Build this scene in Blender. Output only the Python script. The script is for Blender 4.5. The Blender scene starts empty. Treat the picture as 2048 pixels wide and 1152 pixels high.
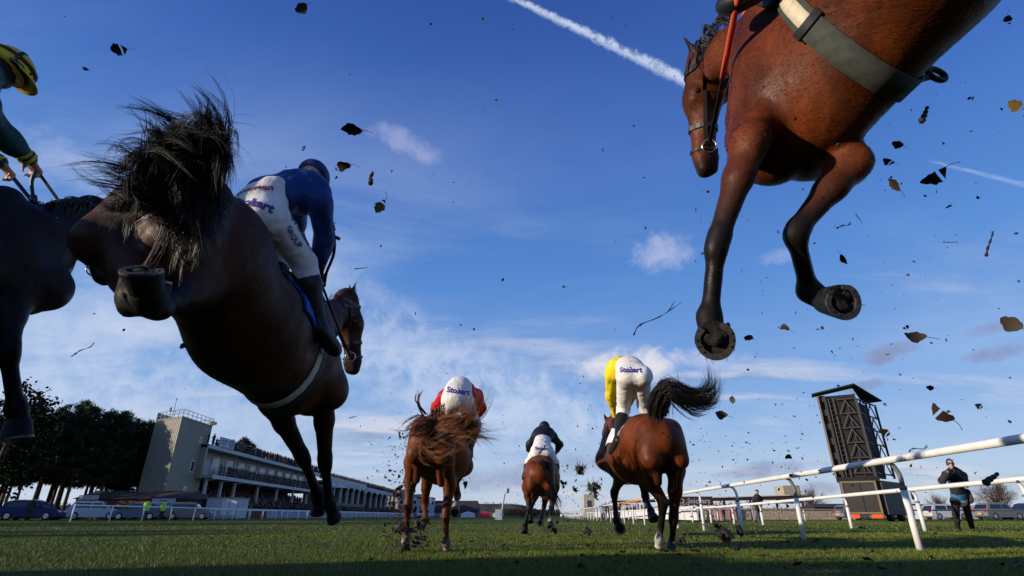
import bpy, math, random
import numpy as np
from mathutils import Vector, Matrix
from mathutils.bvhtree import BVHTree
rnd = random.Random(7)
nr = np.random.default_rng(11)
R_ = math.radians
scene = bpy.context.scene
COL = scene.collection

# ------------------------------------------------------------------ camera
cam = bpy.data.cameras.new('camera'); camo = bpy.data.objects.new('camera', cam)
COL.objects.link(camo); scene.camera = camo
cam.sensor_width = 36.0; cam.lens = 36.0 * 1053 / 2048
cam.clip_start = 0.05; cam.clip_end = 9000
camo.location = (0, 0, .37); camo.rotation_euler = (R_(90 + 23.4), 0, 0)

# ------------------------------------------------------------------ light and sky
SUN_EL, SUN_AZ = 12.5, math.degrees(math.atan2(-.942, -.335))       # azimuth measured from +Y towards +X
TOSUN = Vector((math.sin(R_(SUN_AZ)) * math.cos(R_(SUN_EL)), math.cos(R_(SUN_AZ)) * math.cos(R_(SUN_EL)), math.sin(R_(SUN_EL))))
sl = bpy.data.lights.new('sun', 'SUN'); sl.energy = 5.0; sl.angle = R_(.55); sl.color = (1.0, .86, .68)
so = bpy.data.objects.new('sun', sl); COL.objects.link(so)
so.rotation_euler = TOSUN.to_track_quat('Z', 'Y').to_euler(); so.location = TOSUN * 60

world = bpy.data.worlds.new('World'); scene.world = world; world.use_nodes = True
NT = world.node_tree; NT.nodes.clear()


class NG:
    """small helper to write node graphs as expressions"""
    def __init__(s, nt): s.nt = nt
    def node(s, t, **kw):
        n = s.nt.nodes.new(t)
        for k, v in kw.items(): setattr(n, k, v)
        return n
    def put(s, sock, v):
        if isinstance(v, bpy.types.NodeSocket): s.nt.links.new(v, sock)
        elif v is not None: sock.default_value = v
    def m(s, op, a, b=None, c=None, clamp=False):
        n = s.node('ShaderNodeMath', operation=op, use_clamp=clamp)
        for i, v in enumerate((a, b, c)):
            if v is not None: s.put(n.inputs[i], v)
        return n.outputs[0]
    def vm(s, op, a, b=None):
        n = s.node('ShaderNodeVectorMath', operation=op)
        s.put(n.inputs[0], a)
        if b is not None: s.put(n.inputs[1], b)
        return n.outputs['Value' if op in ('DOT_PRODUCT', 'LENGTH', 'DISTANCE') else 'Vector']
    def noise(s, vec, scale, detail=4, rough=.55, dist=0.0, lac=2.0):
        n = s.node('ShaderNodeTexNoise')
        s.put(n.inputs['Vector'], vec); s.put(n.inputs['Scale'], scale); s.put(n.inputs['Detail'], detail)
        s.put(n.inputs['Roughness'], rough); s.put(n.inputs['Distortion'], dist); s.put(n.inputs['Lacunarity'], lac)
        return n.outputs['Fac']
    def smooth(s, v, a, b, lo=0.0, hi=1.0):
        n = s.node('ShaderNodeMapRange', interpolation_type='SMOOTHSTEP')
        for i, x in enumerate((v, a, b, lo, hi)): s.put(n.inputs[i], x)
        return n.outputs[0]
    def mix(s, f, a, b, mode='MIX'):
        n = s.node('ShaderNodeMix', data_type='RGBA', blend_type=mode)
        s.put(n.inputs[0], f)
        s.put(n.inputs[6], a if isinstance(a, bpy.types.NodeSocket) else (*a, 1))
        s.put(n.inputs[7], b if isinstance(b, bpy.types.NodeSocket) else (*b, 1))
        return n.outputs[2]
    def mapping(s, vec, scale=(1, 1, 1), rot=(0, 0, 0), loc=(0, 0, 0)):
        n = s.node('ShaderNodeMapping'); s.put(n.inputs[0], vec)
        n.inputs[1].default_value = loc; n.inputs[2].default_value = rot; n.inputs[3].default_value = scale
        return n.outputs[0]


def build_sky():
    g = NG(NT)
    D = g.node('ShaderNodeTexCoord').outputs['Generated']
    sx = g.node('ShaderNodeSeparateXYZ'); g.put(sx.inputs[0], D)
    X, Y, Z = sx.outputs
    sky = g.node('ShaderNodeTexSky', sky_type='NISHITA', sun_disc=False, sun_elevation=R_(SUN_EL), sun_rotation=R_(SUN_AZ),
                 altitude=100, air_density=1.0, dust_density=.35, ozone_density=2.2)
    hs = g.node('ShaderNodeHueSaturation'); g.put(hs.inputs['Color'], sky.outputs[0])
    hs.inputs['Saturation'].default_value = 1.25; hs.inputs['Hue'].default_value = .512; hs.inputs['Value'].default_value = 1.25
    zz = g.m('MAXIMUM', Z, 0.0)
    # clear winter air: deep blue overhead, pale at the horizon, the same all round
    rp = g.node('ShaderNodeValToRGB'); g.put(rp.inputs[0], zz)
    el = rp.color_ramp.elements
    stops = [(0.0, (.52, .60, .77)), (.07, (.42, .55, .81)), (.2, (.235, .425, .80)), (.39, (.112, .29, .72)), (.61, (.056, .165, .56)), (.79, (.036, .098, .40)), (1.0, (.024, .065, .30))]
    el[0].position, el[1].position = 0.0, 1.0
    for p_, c_ in stops[1:-1]: el.new(p_)
    for e_, (p_, c_) in zip(el, stops): e_.color = (*c_, 1)
    gr = g.node('ShaderNodeVectorMath', operation='SCALE'); g.put(gr.inputs[0], rp.outputs[0]); gr.inputs['Scale'].default_value = 10.0
    base = g.mix(.80, hs.outputs[0], gr.outputs[0])
    den = g.m('ADD', zz, .16)
    cx = g.node('ShaderNodeCombineXYZ')
    g.put(cx.inputs[0], g.m('DIVIDE', X, den)); g.put(cx.inputs[1], g.m('DIVIDE', Y, den))
    P = cx.outputs[0]
    # thin streaky high cloud
    c1 = g.noise(g.mapping(P, (.7, 1.5, 1), (0, 0, R_(28)), (3.1, .7, 0)), 1.25, 9, .62, .55)
    c2 = g.noise(g.mapping(P, (1, 1, 1), (0, 0, 0), (9, 4, 0)), .55, 3, .5)
    low = g.smooth(Z, .78, .15)
    left = g.smooth(X, .55, -.5, .25, 1.0)
    m1 = g.m('MULTIPLY', g.smooth(g.m('ADD', c1, g.m('MULTIPLY', g.m('SUBTRACT', c2, .5), .75)), .36, .80), g.m('MULTIPLY', low, left))
    col = g.mix(g.m('MULTIPLY', m1, .80), base, (6.3, 7.2, 8.8))
    # soft broken cloud low over the horizon
    c3 = g.noise(g.mapping(P, (.42, 1.0, 1), (0, 0, R_(-8)), (1.3, 5.2, 0)), 1.7, 8, .58, .2)
    m3 = g.m('MULTIPLY', g.smooth(c3, .53, .70), g.m('MULTIPLY', g.smooth(Z, .42, .20), g.smooth(Z, .0, .03)))
    c4 = g.noise(g.mapping(P, (.42, 1.0, 1), (0, 0, R_(-8)), (1.36, 5.05, 0)), 1.7, 8, .58, .2)
    shade = g.smooth(g.m('SUBTRACT', c3, c4), -.06, .06)
    pc = g.mix(shade, (2.6, 3.0, 4.6), (7.0, 7.0, 7.9))
    col = g.mix(g.m('MULTIPLY', m3, .72), col, pc)
    # single small clouds: direction, angular half sizes, tilt, strength, lit
    PUFFS = [((-0.648, 0.734, 0.205), (0.752, 0.56, 0.346), (0.139, 0.379, -0.915), 0.181, 0.0823, 0.42, (6.6, 7.3, 8.8)), ((-0.224, 0.931, 0.289), (0.947, 0.272, -0.172), (-0.239, 0.234, -0.942), 0.2965, 0.0539, 0.42, (6.6, 7.3, 8.8)), ((-0.059, 0.977, 0.206), (0.984, 0.083, -0.156), (-0.17, 0.193, -0.966), 0.2784, 0.051, 0.42, (6.6, 7.3, 8.8)), ((-0.487, 0.861, 0.149), (0.871, 0.49, -0.031), (-0.1, 0.115, -0.988), 0.2121, 0.0566, 0.42, (6.6, 7.3, 8.8)), ((-0.343, 0.856, 0.386), (0.879, 0.433, -0.202), (-0.34, 0.27, -0.901), 0.2018, 0.0378, 0.25, (6.6, 7.3, 8.8)), ((-0.625, 0.631, 0.459), (0.612, 0.759, -0.222), (-0.489, 0.142, -0.861), 0.0908, 0.0284, 0.22, (6.6, 7.3, 8.8)), ((0.088, 0.984, 0.153), (0.993, -0.085, -0.082), (-0.068, 0.159, -0.985), 0.2369, 0.0456, 0.35, (6.6, 7.3, 8.8)), ((0.217, 0.942, 0.256), (0.972, -0.235, 0.009), (0.069, 0.247, -0.967), 0.0983, 0.0268, 0.85, (8.5, 8.2, 8.4)), ((0.334, 0.907, 0.258), (0.94, -0.329, -0.093), (-0.0, 0.274, -0.962), 0.0751, 0.0167, 0.5, (6.0, 6.2, 8.2)), ((0.274, 0.855, 0.44), (0.924, -0.365, 0.114), (0.259, 0.375, -0.89), 0.0524, 0.035, 0.55, (6.0, 6.2, 8.2)), ((0.46, 0.792, 0.402), (0.868, -0.496, -0.032), (0.174, 0.363, -0.915), 0.0372, 0.0134, 0.3, (6.0, 6.2, 8.2)), ((0.575, 0.785, 0.229), (0.771, -0.618, 0.155), (0.263, 0.088, -0.961), 0.0389, 0.0126, 0.8, (2.5, 2.7, 4.4)), ((0.675, 0.708, 0.207), (0.707, -0.703, 0.075), (0.198, 0.095, -0.975), 0.0317, 0.0112, 0.8, (2.5, 2.7, 4.4)), ((0.548, 0.816, 0.185), (0.801, -0.58, 0.149), (0.229, 0.067, -0.971), 0.0312, 0.0091, 0.7, (2.5, 2.7, 4.4)), ((0.673, 0.699, 0.242), (0.699, -0.71, 0.086), (0.232, 0.111, -0.966), 0.0284, 0.0082, 0.5, (2.5, 2.7, 4.4)), ((0.407, 0.911, 0.069), (0.905, -0.418, 0.075), (0.097, 0.032, -0.995), 0.0747, 0.0119, 0.6, (2.5, 2.7, 4.4)), ((0.335, 0.939, 0.075), (0.939, -0.344, 0.007), (0.033, 0.068, -0.997), 0.0557, 0.0111, 0.5, (6.0, 6.2, 8.2)), ((0.486, 0.873, 0.04), (0.869, -0.493, 0.033), (0.048, 0.019, -0.999), 0.0608, 0.0095, 0.5, (2.5, 2.7, 4.4)), ((-0.192, 0.764, 0.616), (0.89, 0.395, -0.227), (-0.417, 0.504, -0.756), 0.0618, 0.0221, 0.35, (6.0, 6.2, 8.2)), ((0.639, 0.769, 0.032), (0.765, -0.643, 0.015), (0.032, 0.015, -0.999), 0.047, 0.0094, 0.45, (2.5, 2.7, 4.4)), ((-0.021, 0.998, 0.063), (0.998, 0.008, 0.066), (0.066, 0.064, -0.996), 0.1161, 0.0197, 0.5, (2.5, 2.7, 4.4)), ((0.113, 0.99, 0.083), (0.993, -0.121, -0.01), (0.0, 0.084, -0.996), 0.071, 0.0178, 0.4, (2.5, 2.7, 4.4))]
    nz = g.noise(D, 26, 6, .65, .4)
    for (d, e1, e2, a, b, st, pcol) in PUFFS:
        df = g.vm('SUBTRACT', D, d)
        u = g.m('DIVIDE', g.vm('DOT_PRODUCT', df, e1), a); v = g.m('DIVIDE', g.vm('DOT_PRODUCT', df, e2), b)
        q = g.m('ADD', g.m('MULTIPLY', u, u), g.m('MULTIPLY', v, v))
        q = g.m('ADD', q, g.m('MULTIPLY', g.m('SUBTRACT', nz, .5), -4.2))
        f = g.m('MULTIPLY', g.smooth(q, 1.5, -.5), st)
        col = g.mix(f, col, pcol)
    # condensation trails
    TRAILS = [((-0.388, 0.729, -0.563), (0.909, 0.203, -0.363), -0.1716, 0.1716, 0.0105, 0.8), ((-0.222, 0.714, -0.664), (0.72, -0.339, -0.606), -0.0417, 0.0417, 0.0042, 0.28)]
    n5 = g.noise(D, 60, 5, .7, .6)
    for (nrm, tan, s0, s1, wid, st) in TRAILS:
        w = g.m('ADD', g.vm('DOT_PRODUCT', D, nrm), g.m('MULTIPLY', g.m('SUBTRACT', n5, .5), wid * 1.7))
        t = g.vm('DOT_PRODUCT', D, tan)
        wd = g.smooth(t, s0, s1, wid * .62, wid * 1.15)
        prof = g.smooth(g.m('DIVIDE', g.m('ABSOLUTE', w), wd), 1.15, .1)
        rng = g.m('MULTIPLY', g.smooth(t, s0 - .03, s0), g.smooth(t, s1 + .05, s1))
        f = g.m('MULTIPLY', g.m('MULTIPLY', prof, rng), g.m('MULTIPLY', g.smooth(n5, .15, .6), st))
        col = g.mix(f, col, (6.6, 7.6, 9.4))
    bg = g.node('ShaderNodeBackground'); g.put(bg.inputs[0], col); bg.inputs[1].default_value = .1
    out = g.node('ShaderNodeOutputWorld'); NT.links.new(bg.outputs[0], out.inputs[0])


build_sky()
vs = scene.view_settings
vs.view_transform = 'Standard'; vs.look = 'None'; vs.gamma = 1.0; vs.use_curve_mapping = False; vs.exposure = 0.0
scene.cycles.max_bounces = 5; scene.cycles.diffuse_bounces = 3; scene.cycles.glossy_bounces = 2
scene.cycles.transparent_max_bounces = 6; scene.cycles.use_denoising = True

# ------------------------------------------------------------------ materials
MATS = {}
def mat(name, col=(.5, .5, .5), rough=.6, spec=.4, var=.0, vscale=8.0, bump=.0, bscale=60.0, metal=0.0, attr=None, col2=None,
        stretch=(1, 1, 1), sheen=0.0, emit=None, wrinkle=0.0, form=0.0, rvar=None, spots=None):
    if name in MATS: return MATS[name]
    M = bpy.data.materials.new(name); M.use_nodes = True; nt = M.node_tree; g = NG(nt)
    b = nt.nodes['Principled BSDF']
    b.inputs['Roughness'].default_value = rough; b.inputs['Specular IOR Level'].default_value = spec; b.inputs['Metallic'].default_value = metal
    if sheen: b.inputs['Sheen Weight'].default_value = sheen; b.inputs['Sheen Roughness'].default_value = .4
    oc = g.node('ShaderNodeTexCoord').outputs['Object']
    c = None
    if attr:
        a = g.node('ShaderNodeAttribute', attribute_name=attr); c = a.outputs['Color']
    if col2 is not None:
        c = g.mix(g.smooth(g.noise(g.mapping(oc, stretch), vscale, 6, .62), .38, .64), col, col2)
    elif var:
        n = g.noise(g.mapping(oc, stretch), vscale, 5, .6)
        k = g.smooth(n, .25, .75, 1 - var, 1 + var)
        cc = g.node('ShaderNodeCombineXYZ')
        for i in range(3): g.put(cc.inputs[i], k)
        c = g.mix(1.0, c if c is not None else col, cc.outputs[0], 'MULTIPLY')
    if c is None: b.inputs['Base Color'].default_value = (*col, 1)
    else: g.put(b.inputs['Base Color'], c)
    if spots:
        f = g.m('MULTIPLY', g.smooth(g.noise(oc, spots[0], 3, .6, .3), spots[1], spots[1] + .05), .75)
        c = g.mix(f, c if c is not None else col, (.10, .065, .04)); g.put(b.inputs['Base Color'], c)
    if rvar: g.put(b.inputs['Roughness'], g.smooth(g.noise(oc, 5.5, 4, .6, .5), .3, .7, rvar[0], rvar[1]))
    h = None
    if bump:
        h = g.m('MULTIPLY', g.noise(g.mapping(oc, stretch), bscale, 3, .6), bump)
    if form:
        w = g.m('MULTIPLY', g.noise(oc, 7.5, 3, .55, .6), form)
        h = w if h is None else g.m('ADD', h, w)
    if wrinkle:
        w = g.m('MULTIPLY', g.noise(g.mapping(oc, (1, 1, .55)), 11, 3, .5, 1.2), wrinkle)
        h = w if h is None else g.m('ADD', h, w)
    if h is not None:
        bn = g.node('ShaderNodeBump'); bn.inputs['Strength'].default_value = 1.0; bn.inputs['Distance'].default_value = 1.0
        g.put(bn.inputs['Height'], h); g.put(b.inputs['Normal'], bn.outputs[0])
    if emit:
        b.inputs['Emission Color'].default_value = (*emit[0], 1); b.inputs['Emission Strength'].default_value = emit[1]
    MATS[name] = M
    return M


# ------------------------------------------------------------------ object helpers
def link(o): COL.objects.link(o); return o

def tag(o, label=None, cat=None, group=None, kind=None):
    if label: o['label'] = label
    if cat: o['category'] = cat
    if group: o['group'] = group
    if kind: o['kind'] = kind
    return o

def empty(name, loc, label, cat, group=None, rz=0.0):
    o = bpy.data.objects.new(name, None); o.location = loc; o.rotation_euler = (0, 0, rz); o.empty_display_size = .2
    link(o); return tag(o, label, cat, group)

def mk(name, V, Fc, m=None, parent=None, smooth=False, world=True, col=None, mats=None, mi=None):
    """one mesh object; with world=True and a parent the vertices are given in world space and moved into the parent's frame"""
    V = np.asarray(V, dtype=np.float32).reshape(-1, 3)
    if parent is not None and world:
        r = parent
        off = np.zeros(3)
        while r is not None: off += np.array(r.location); r = r.parent
        V = V - off
    me = bpy.data.meshes.new(name)
    if isinstance(Fc, np.ndarray):
        n, k = Fc.shape
        me.vertices.add(len(V)); me.vertices.foreach_set('co', V.ravel())
        me.loops.add(n * k); me.loops.foreach_set('vertex_index', Fc.ravel().astype(np.int32))
        me.polygons.add(n); me.polygons.foreach_set('loop_start', np.arange(0, n * k, k, dtype=np.int32))
        me.update(calc_edges=True); me.validate()
    else:
        me.from_pydata(V.tolist(), [], [list(f) for f in Fc]); me.update()
    if smooth: me.polygons.foreach_set('use_smooth', np.ones(len(me.polygons), dtype=bool))
    if col is not None:
        ca = me.color_attributes.new('coat', 'FLOAT_COLOR', 'POINT')
        c4 = np.ones((len(V), 4), dtype=np.float32); c4[:, :3] = col; ca.data.foreach_set('color', c4.ravel())
    for x in (mats or ([m] if m else [])): me.materials.append(x)
    if mi is not None: me.polygons.foreach_set('material_index', np.asarray(mi, dtype=np.int32)); me.update()
    o = bpy.data.objects.new(name, me); link(o)
    if parent is not None: o.parent = parent
    return o

def copy_tree(o, parent=None):
    c = o.copy(); COL.objects.link(c); c.parent = parent
    for ch in list(o.children): copy_tree(ch, c)
    return c

class MB:
    """collects plain shapes into one mesh"""
    def __init__(s): s.v = []; s.f = []
    def add(s, V, Fc):
        n = len(s.v); s.v.extend([tuple(map(float, p)) for p in V]); s.f.extend([tuple(int(i) + n for i in f) for f in Fc]); return s
    def box(s, a, b):
        (x0, y0, z0), (x1, y1, z1) = a, b
        return s.add([(x0, y0, z0), (x1, y0, z0), (x1, y1, z0), (x0, y1, z0), (x0, y0, z1), (x1, y0, z1), (x1, y1, z1), (x0, y1, z1)],
                     [(0, 3, 2, 1), (4, 5, 6, 7), (0, 1, 5, 4), (1, 2, 6, 5), (2, 3, 7, 6), (3, 0, 4, 7)])
    def hexa(s, P): return s.add(P, [(0, 3, 2, 1), (4, 5, 6, 7), (0, 1, 5, 4), (1, 2, 6, 5), (2, 3, 7, 6), (3, 0, 4, 7)])
    def tube(s, pts, rad, n=8, cap=True):
        pts = [Vector(p) for p in pts]; m = len(pts)
        rad = [rad] * m if not hasattr(rad, '__len__') else rad
        V = []; Fc = []; ref = None
        for i, p in enumerate(pts):
            t = (pts[min(i + 1, m - 1)] - pts[max(i - 1, 0)])
            t = t.normalized() if t.length > 1e-9 else Vector((0, 0, 1))
            if ref is None: ref = t.orthogonal().normalized()
            ref = (ref - t * ref.dot(t)); ref = ref.normalized() if ref.length > 1e-6 else t.orthogonal().normalized()
            b = t.cross(ref)
            for k in range(n):
                a = 2 * math.pi * k / n; V.append(p + (ref * math.cos(a) + b * math.sin(a)) * rad[i])
        for i in range(m - 1):
            for k in range(n):
                q = (k + 1) % n; Fc.append((i * n + k, i * n + q, (i + 1) * n + q, (i + 1) * n + k))
        if cap: Fc.append(tuple(range(n - 1, -1, -1))); Fc.append(tuple((m - 1) * n + k for k in range(n)))
        return s.add(V, Fc)
    def ribbon(s, pts, nrm, w, t):
        """flat strap: width w across, thickness t along nrm"""
        pts = [Vector(p) for p in pts]; m = len(pts); V = []; Fc = []
        for i, p in enumerate(pts):
            d = (pts[min(i + 1, m - 1)] - pts[max(i - 1, 0)]).normalized(); n = Vector(nrm[i]) if hasattr(nrm[0], '__len__') else Vector(nrm)
            n = (n - d * n.dot(d)).normalized(); b = d.cross(n)
            for (u, v) in ((-1, 0), (1, 0), (1, 1), (-1, 1)): V.append(p + b * (u * w / 2) + n * (v * t))
        for i in range(m - 1):
            for k in range(4):
                q = (k + 1) % 4; Fc.append((i * 4 + k, i * 4 + q, (i + 1) * 4 + q, (i + 1) * 4 + k))
        Fc.append((3, 2, 1, 0)); Fc.append(tuple((m - 1) * 4 + k for k in range(4)))
        return s.add(V, Fc)
    def ball(s, c, r, n=8, m=6):
        c = Vector(c); r = (r, r, r) if not hasattr(r, '__len__') else r; V = [c + Vector((0, 0, -r[2]))]; Fc = []
        for i in range(1, m):
            a = math.pi * i / m
            for k in range(n):
                b = 2 * math.pi * k / n; V.append(c + Vector((r[0] * math.sin(a) * math.cos(b), r[1] * math.sin(a) * math.sin(b), -r[2] * math.cos(a))))
        V.append(c + Vector((0, 0, r[2]))); L = len(V) - 1
        for k in range(n):
            q = (k + 1) % n; Fc.append((0, 1 + q, 1 + k)); Fc.append((L, 1 + (m - 2) * n + k, 1 + (m - 2) * n + q))
            for i in range(m - 2): Fc.append((1 + i * n + k, 1 + i * n + q, 1 + (i + 1) * n + q, 1 + (i + 1) * n + k))
        return s.add(V, Fc)
    def prism(s, poly, h0, h1, axis='z'):
        """polygon in the plane across the axis, extruded along it"""
        n = len(poly); V = []
        for h in (h0, h1):
            for (a, b) in poly: V.append({'z': (a, b, h), 'x': (h, a, b), 'y': (a, h, b)}[axis])
        Fc = [tuple(range(n - 1, -1, -1)), tuple(range(n, 2 * n))] + [(i, (i + 1) % n, n + (i + 1) % n, n + i) for i in range(n)]
        return s.add(V, Fc)
    def build(s, name, m, parent=None, smooth=False, world=True): return mk(name, s.v, s.f, m, parent, smooth, world)


def V3(p): return np.array(p, dtype=float)
def unit(v): v = np.asarray(v, float); n = np.linalg.norm(v); return v / n if n > 1e-9 else v
def lerp(a, b, t): return np.asarray(a, float) * (1 - t) + np.asarray(b, float) * t
def catmull(P, n):
    P = np.asarray(P, float)
    if len(P) == 2: return np.array([lerp(P[0], P[1], t) for t in np.linspace(0, 1, n)])
    Q = np.vstack([2 * P[0] - P[1], P, 2 * P[-1] - P[-2]]); out = []
    for t in np.linspace(0, len(P) - 1 - 1e-6, n):
        i = int(t); u = t - i; a, b, c, d = Q[i:i + 4]
        out.append(.5 * ((2 * b) + (c - a) * u + (2 * a - 5 * b + 4 * c - d) * u * u + (3 * b - a - 3 * c + d) * u ** 3))
    return np.array(out)


# ------------------------------------------------------------------ smooth bodies from blended limbs
class Body:
    def __init__(s, h=.012): s.pr = []; s.h = h
    def cap(s, a, b, r0, r1=None, k=.05, side=None, col=None, cut=False):
        a = V3(a); b = V3(b)
        if np.linalg.norm(b - a) < 1e-5: b = a + V3((0, 0, 1e-4))
        r1 = r0 if r1 is None else r1
        r0 = (r0, r0) if not hasattr(r0, '__len__') else r0; r1 = (r1, r1) if not hasattr(r1, '__len__') else r1
        ax = unit(b - a)
        sd = V3(side) if side is not None else (V3((1, 0, 0)) if abs(ax[0]) < .8 else V3((0, 1, 0)))
        sd = sd - ax * (sd @ ax); sd = unit(sd); up = np.cross(ax, sd)
        c = col if col is not None else (.1, .1, .1)
        c0, c1 = (c if hasattr(c[0], '__len__') else (c, c))
        s.pr.append((a, b, ax, np.linalg.norm(b - a), sd, up, r0, r1, k, V3(c0), V3(c1), cut)); return s
    def dist(s, p, X, Y, Z):
        a, b, ax, L, sd, up, r0, r1 = p[:8]
        dx, dy, dz = X - a[0], Y - a[1], Z - a[2]
        al = dx * ax[0] + dy * ax[1] + dz * ax[2]
        t = np.clip(al / L, 0, 1)
        u = dx * sd[0] + dy * sd[1] + dz * sd[2]; v = dx * up[0] + dy * up[1] + dz * up[2]; w = al - t * L
        ru = r0[0] + (r1[0] - r0[0]) * t; rv = r0[1] + (r1[1] - r0[1]) * t; rw = np.sqrt(ru * rv)
        k0 = np.sqrt((u / ru) ** 2 + (v / rv) ** 2 + (w / rw) ** 2) + 1e-9
        k1 = np.sqrt((u / ru ** 2) ** 2 + (v / rv ** 2) ** 2 + (w / rw ** 2) ** 2) + 1e-9
        return k0 * (k0 - 1) / k1, t
    def grid(s):
        h = s.h
        lo = np.min([np.minimum(p[0] - max(p[6]), p[1] - max(p[7])) for p in s.pr], 0) - .05
        hi = np.max([np.maximum(p[0] + max(p[6]), p[1] + max(p[7])) for p in s.pr], 0) + .05
        n = np.ceil((hi - lo) / h).astype(int) + 1
        D = np.full(n, .3, dtype=np.float32); ax = [lo[i] + h * np.arange(n[i]) for i in range(3)]
        for p in s.pr:
            m = max(max(p[6]), max(p[7])) + p[8] + .03
            i0 = np.maximum(((np.minimum(p[0], p[1]) - m - lo) / h).astype(int), 0); i1 = np.minimum(((np.maximum(p[0], p[1]) + m - lo) / h).astype(int) + 2, n)
            sl_ = tuple(slice(i0[i], i1[i]) for i in range(3))
            X = ax[0][sl_[0]][:, None, None]; Y = ax[1][sl_[1]][None, :, None]; Z = ax[2][sl_[2]][None, None, :]
            d, _ = s.dist(p, X, Y, Z); d = d.astype(np.float32); c = D[sl_]; k = p[8]
            if p[11]:
                d = -d; hh = np.maximum(k - np.abs(c - d), 0) / k; D[sl_] = np.maximum(c, d) + hh * hh * k / 4
            else:
                hh = np.maximum(k - np.abs(c - d), 0) / k; D[sl_] = np.minimum(c, d) - hh * hh * k / 4
        s.D, s.lo = D, lo
        return s
    def fold(s, amp, fr, seed=0):
        """cloth folds: a warped wave added to the distance"""
        n = s.D.shape; h = s.h; r = np.random.default_rng(seed)
        X = (s.lo[0] + h * np.arange(n[0]))[:, None, None]; Y = (s.lo[1] + h * np.arange(n[1]))[None, :, None]; Z = (s.lo[2] + h * np.arange(n[2]))[None, None, :]
        out = 0
        for i in range(5):
            d = unit(r.normal(size=3)) * fr * (1 + .6 * i); w = r.normal(size=3) * fr * .5
            out = out + np.sin(X * d[0] + Y * d[1] + Z * d[2] + 1.5 * np.sin(X * w[0] + Y * w[1] + Z * w[2] + i) + 9 * i) / (1 + .5 * i)
        s.D = (s.D + amp * out).astype(np.float32); return s
    def mesh(s):
        D, h = s.D, s.h
        S = D < 0
        c = np.zeros(tuple(np.array(D.shape) - 1), dtype=np.int8)
        off = [(i, j, k) for i in (0, 1) for j in (0, 1) for k in (0, 1)]
        N = D.shape
        for (i, j, k) in off: c += S[i:N[0] - 1 + i, j:N[1] - 1 + j, k:N[2] - 1 + k]
        mix = (c > 0) & (c < 8); ijk = np.argwhere(mix); idx = np.full(c.shape, -1, dtype=np.int64); idx[mix] = np.arange(len(ijk))
        val = {o: D[ijk[:, 0] + o[0], ijk[:, 1] + o[1], ijk[:, 2] + o[2]] for o in off}
        acc = np.zeros((len(ijk), 3)); num = np.zeros(len(ijk))
        for a in off:
            for e in range(3):
                if a[e] == 0:
                    b = list(a); b[e] = 1; b = tuple(b); va, vb = val[a], val[b]; mk_ = (va < 0) != (vb < 0)
                    t = np.where(mk_, va / np.where(mk_, va - vb, 1), 0)
                    for q in range(3): acc[:, q] += np.where(mk_, a[q] + t * (b[q] - a[q]), 0)
                    num += mk_
        V = (ijk + acc / num[:, None]) * h + s.lo
        F = []
        for e in range(3):
            f, g_ = (e + 1) % 3, (e + 2) % 3
            sl0 = [slice(None)] * 3; sl1 = [slice(None)] * 3; sl0[e] = slice(0, -1); sl1[e] = slice(1, None)
            A = S[tuple(sl0)]; B = S[tuple(sl1)]; w = np.argwhere(A != B)
            w = w[(w[:, f] > 0) & (w[:, g_] > 0) & (w[:, f] < N[f] - 1) & (w[:, g_] < N[g_] - 1)]
            ins = A[w[:, 0], w[:, 1], w[:, 2]]
            def cell(df, dg):
                q = w.copy(); q[:, f] += df; q[:, g_] += dg; return idx[q[:, 0], q[:, 1], q[:, 2]]
            Q = np.stack([cell(-1, -1), cell(0, -1), cell(0, 0), cell(-1, 0)], 1)
            Q[~ins] = Q[~ins][:, ::-1]; F.append(Q)
        F = np.vstack(F); F = F[(F >= 0).all(1)]
        for _ in range(2):                                     # one light relaxation
            A = np.zeros_like(V); n = np.zeros(len(V))
            for k in range(4):
                np.add.at(A, F[:, k], V[F[:, (k + 1) % 4]]); np.add.at(n, F[:, k], 1)
            V = V * .5 + .5 * A / np.maximum(n, 1)[:, None]
        return V, F
    def colors(s, V, soft=.018):
        out = np.zeros((len(V), 3)); W = np.zeros(len(V)) + 1e-9
        for p in s.pr:
            if p[11]: continue
            m = max(max(p[6]), max(p[7])) + .12; lo = np.minimum(p[0], p[1]) - m; hi = np.maximum(p[0], p[1]) + m
            q = np.where(((V > lo) & (V < hi)).all(1))[0]
            if not len(q): continue
            d, t = s.dist(p, V[q, 0], V[q, 1], V[q, 2]); w = np.exp(-np.clip(d, -.2, .3) / soft)
            t = t * t * (3 - 2 * t)
            out[q] += w[:, None] * (p[9] * (1 - t)[:, None] + p[10] * t[:, None]); W[q] += w
        return out / W[:, None]
    def hit(s, c, d, r0=.0, r1=.6):
        """distance from c along d to where the surface is left"""
        t = np.arange(r0, r1, .004); P = np.asarray(c)[None] + t[:, None] * np.asarray(d)[None]; q = (P - s.lo) / s.h
        i = np.clip(np.floor(q).astype(int), 0, np.array(s.D.shape) - 2); f = np.clip(q - i, 0, 1); v = 0
        for a in (0, 1):
            for b in (0, 1):
                for e in (0, 1):
                    v = v + s.D[i[:, 0] + a, i[:, 1] + b, i[:, 2] + e] * np.abs(1 - a - f[:, 0]) * np.abs(1 - b - f[:, 1]) * np.abs(1 - e - f[:, 2])
        ins = np.where(v < 0)[0]
        if not len(ins): return 0.0
        out = np.where(v[ins[0]:] >= 0)[0]
        return float(t[ins[0] + out[0]]) if len(out) else float(t[-1])


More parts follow.
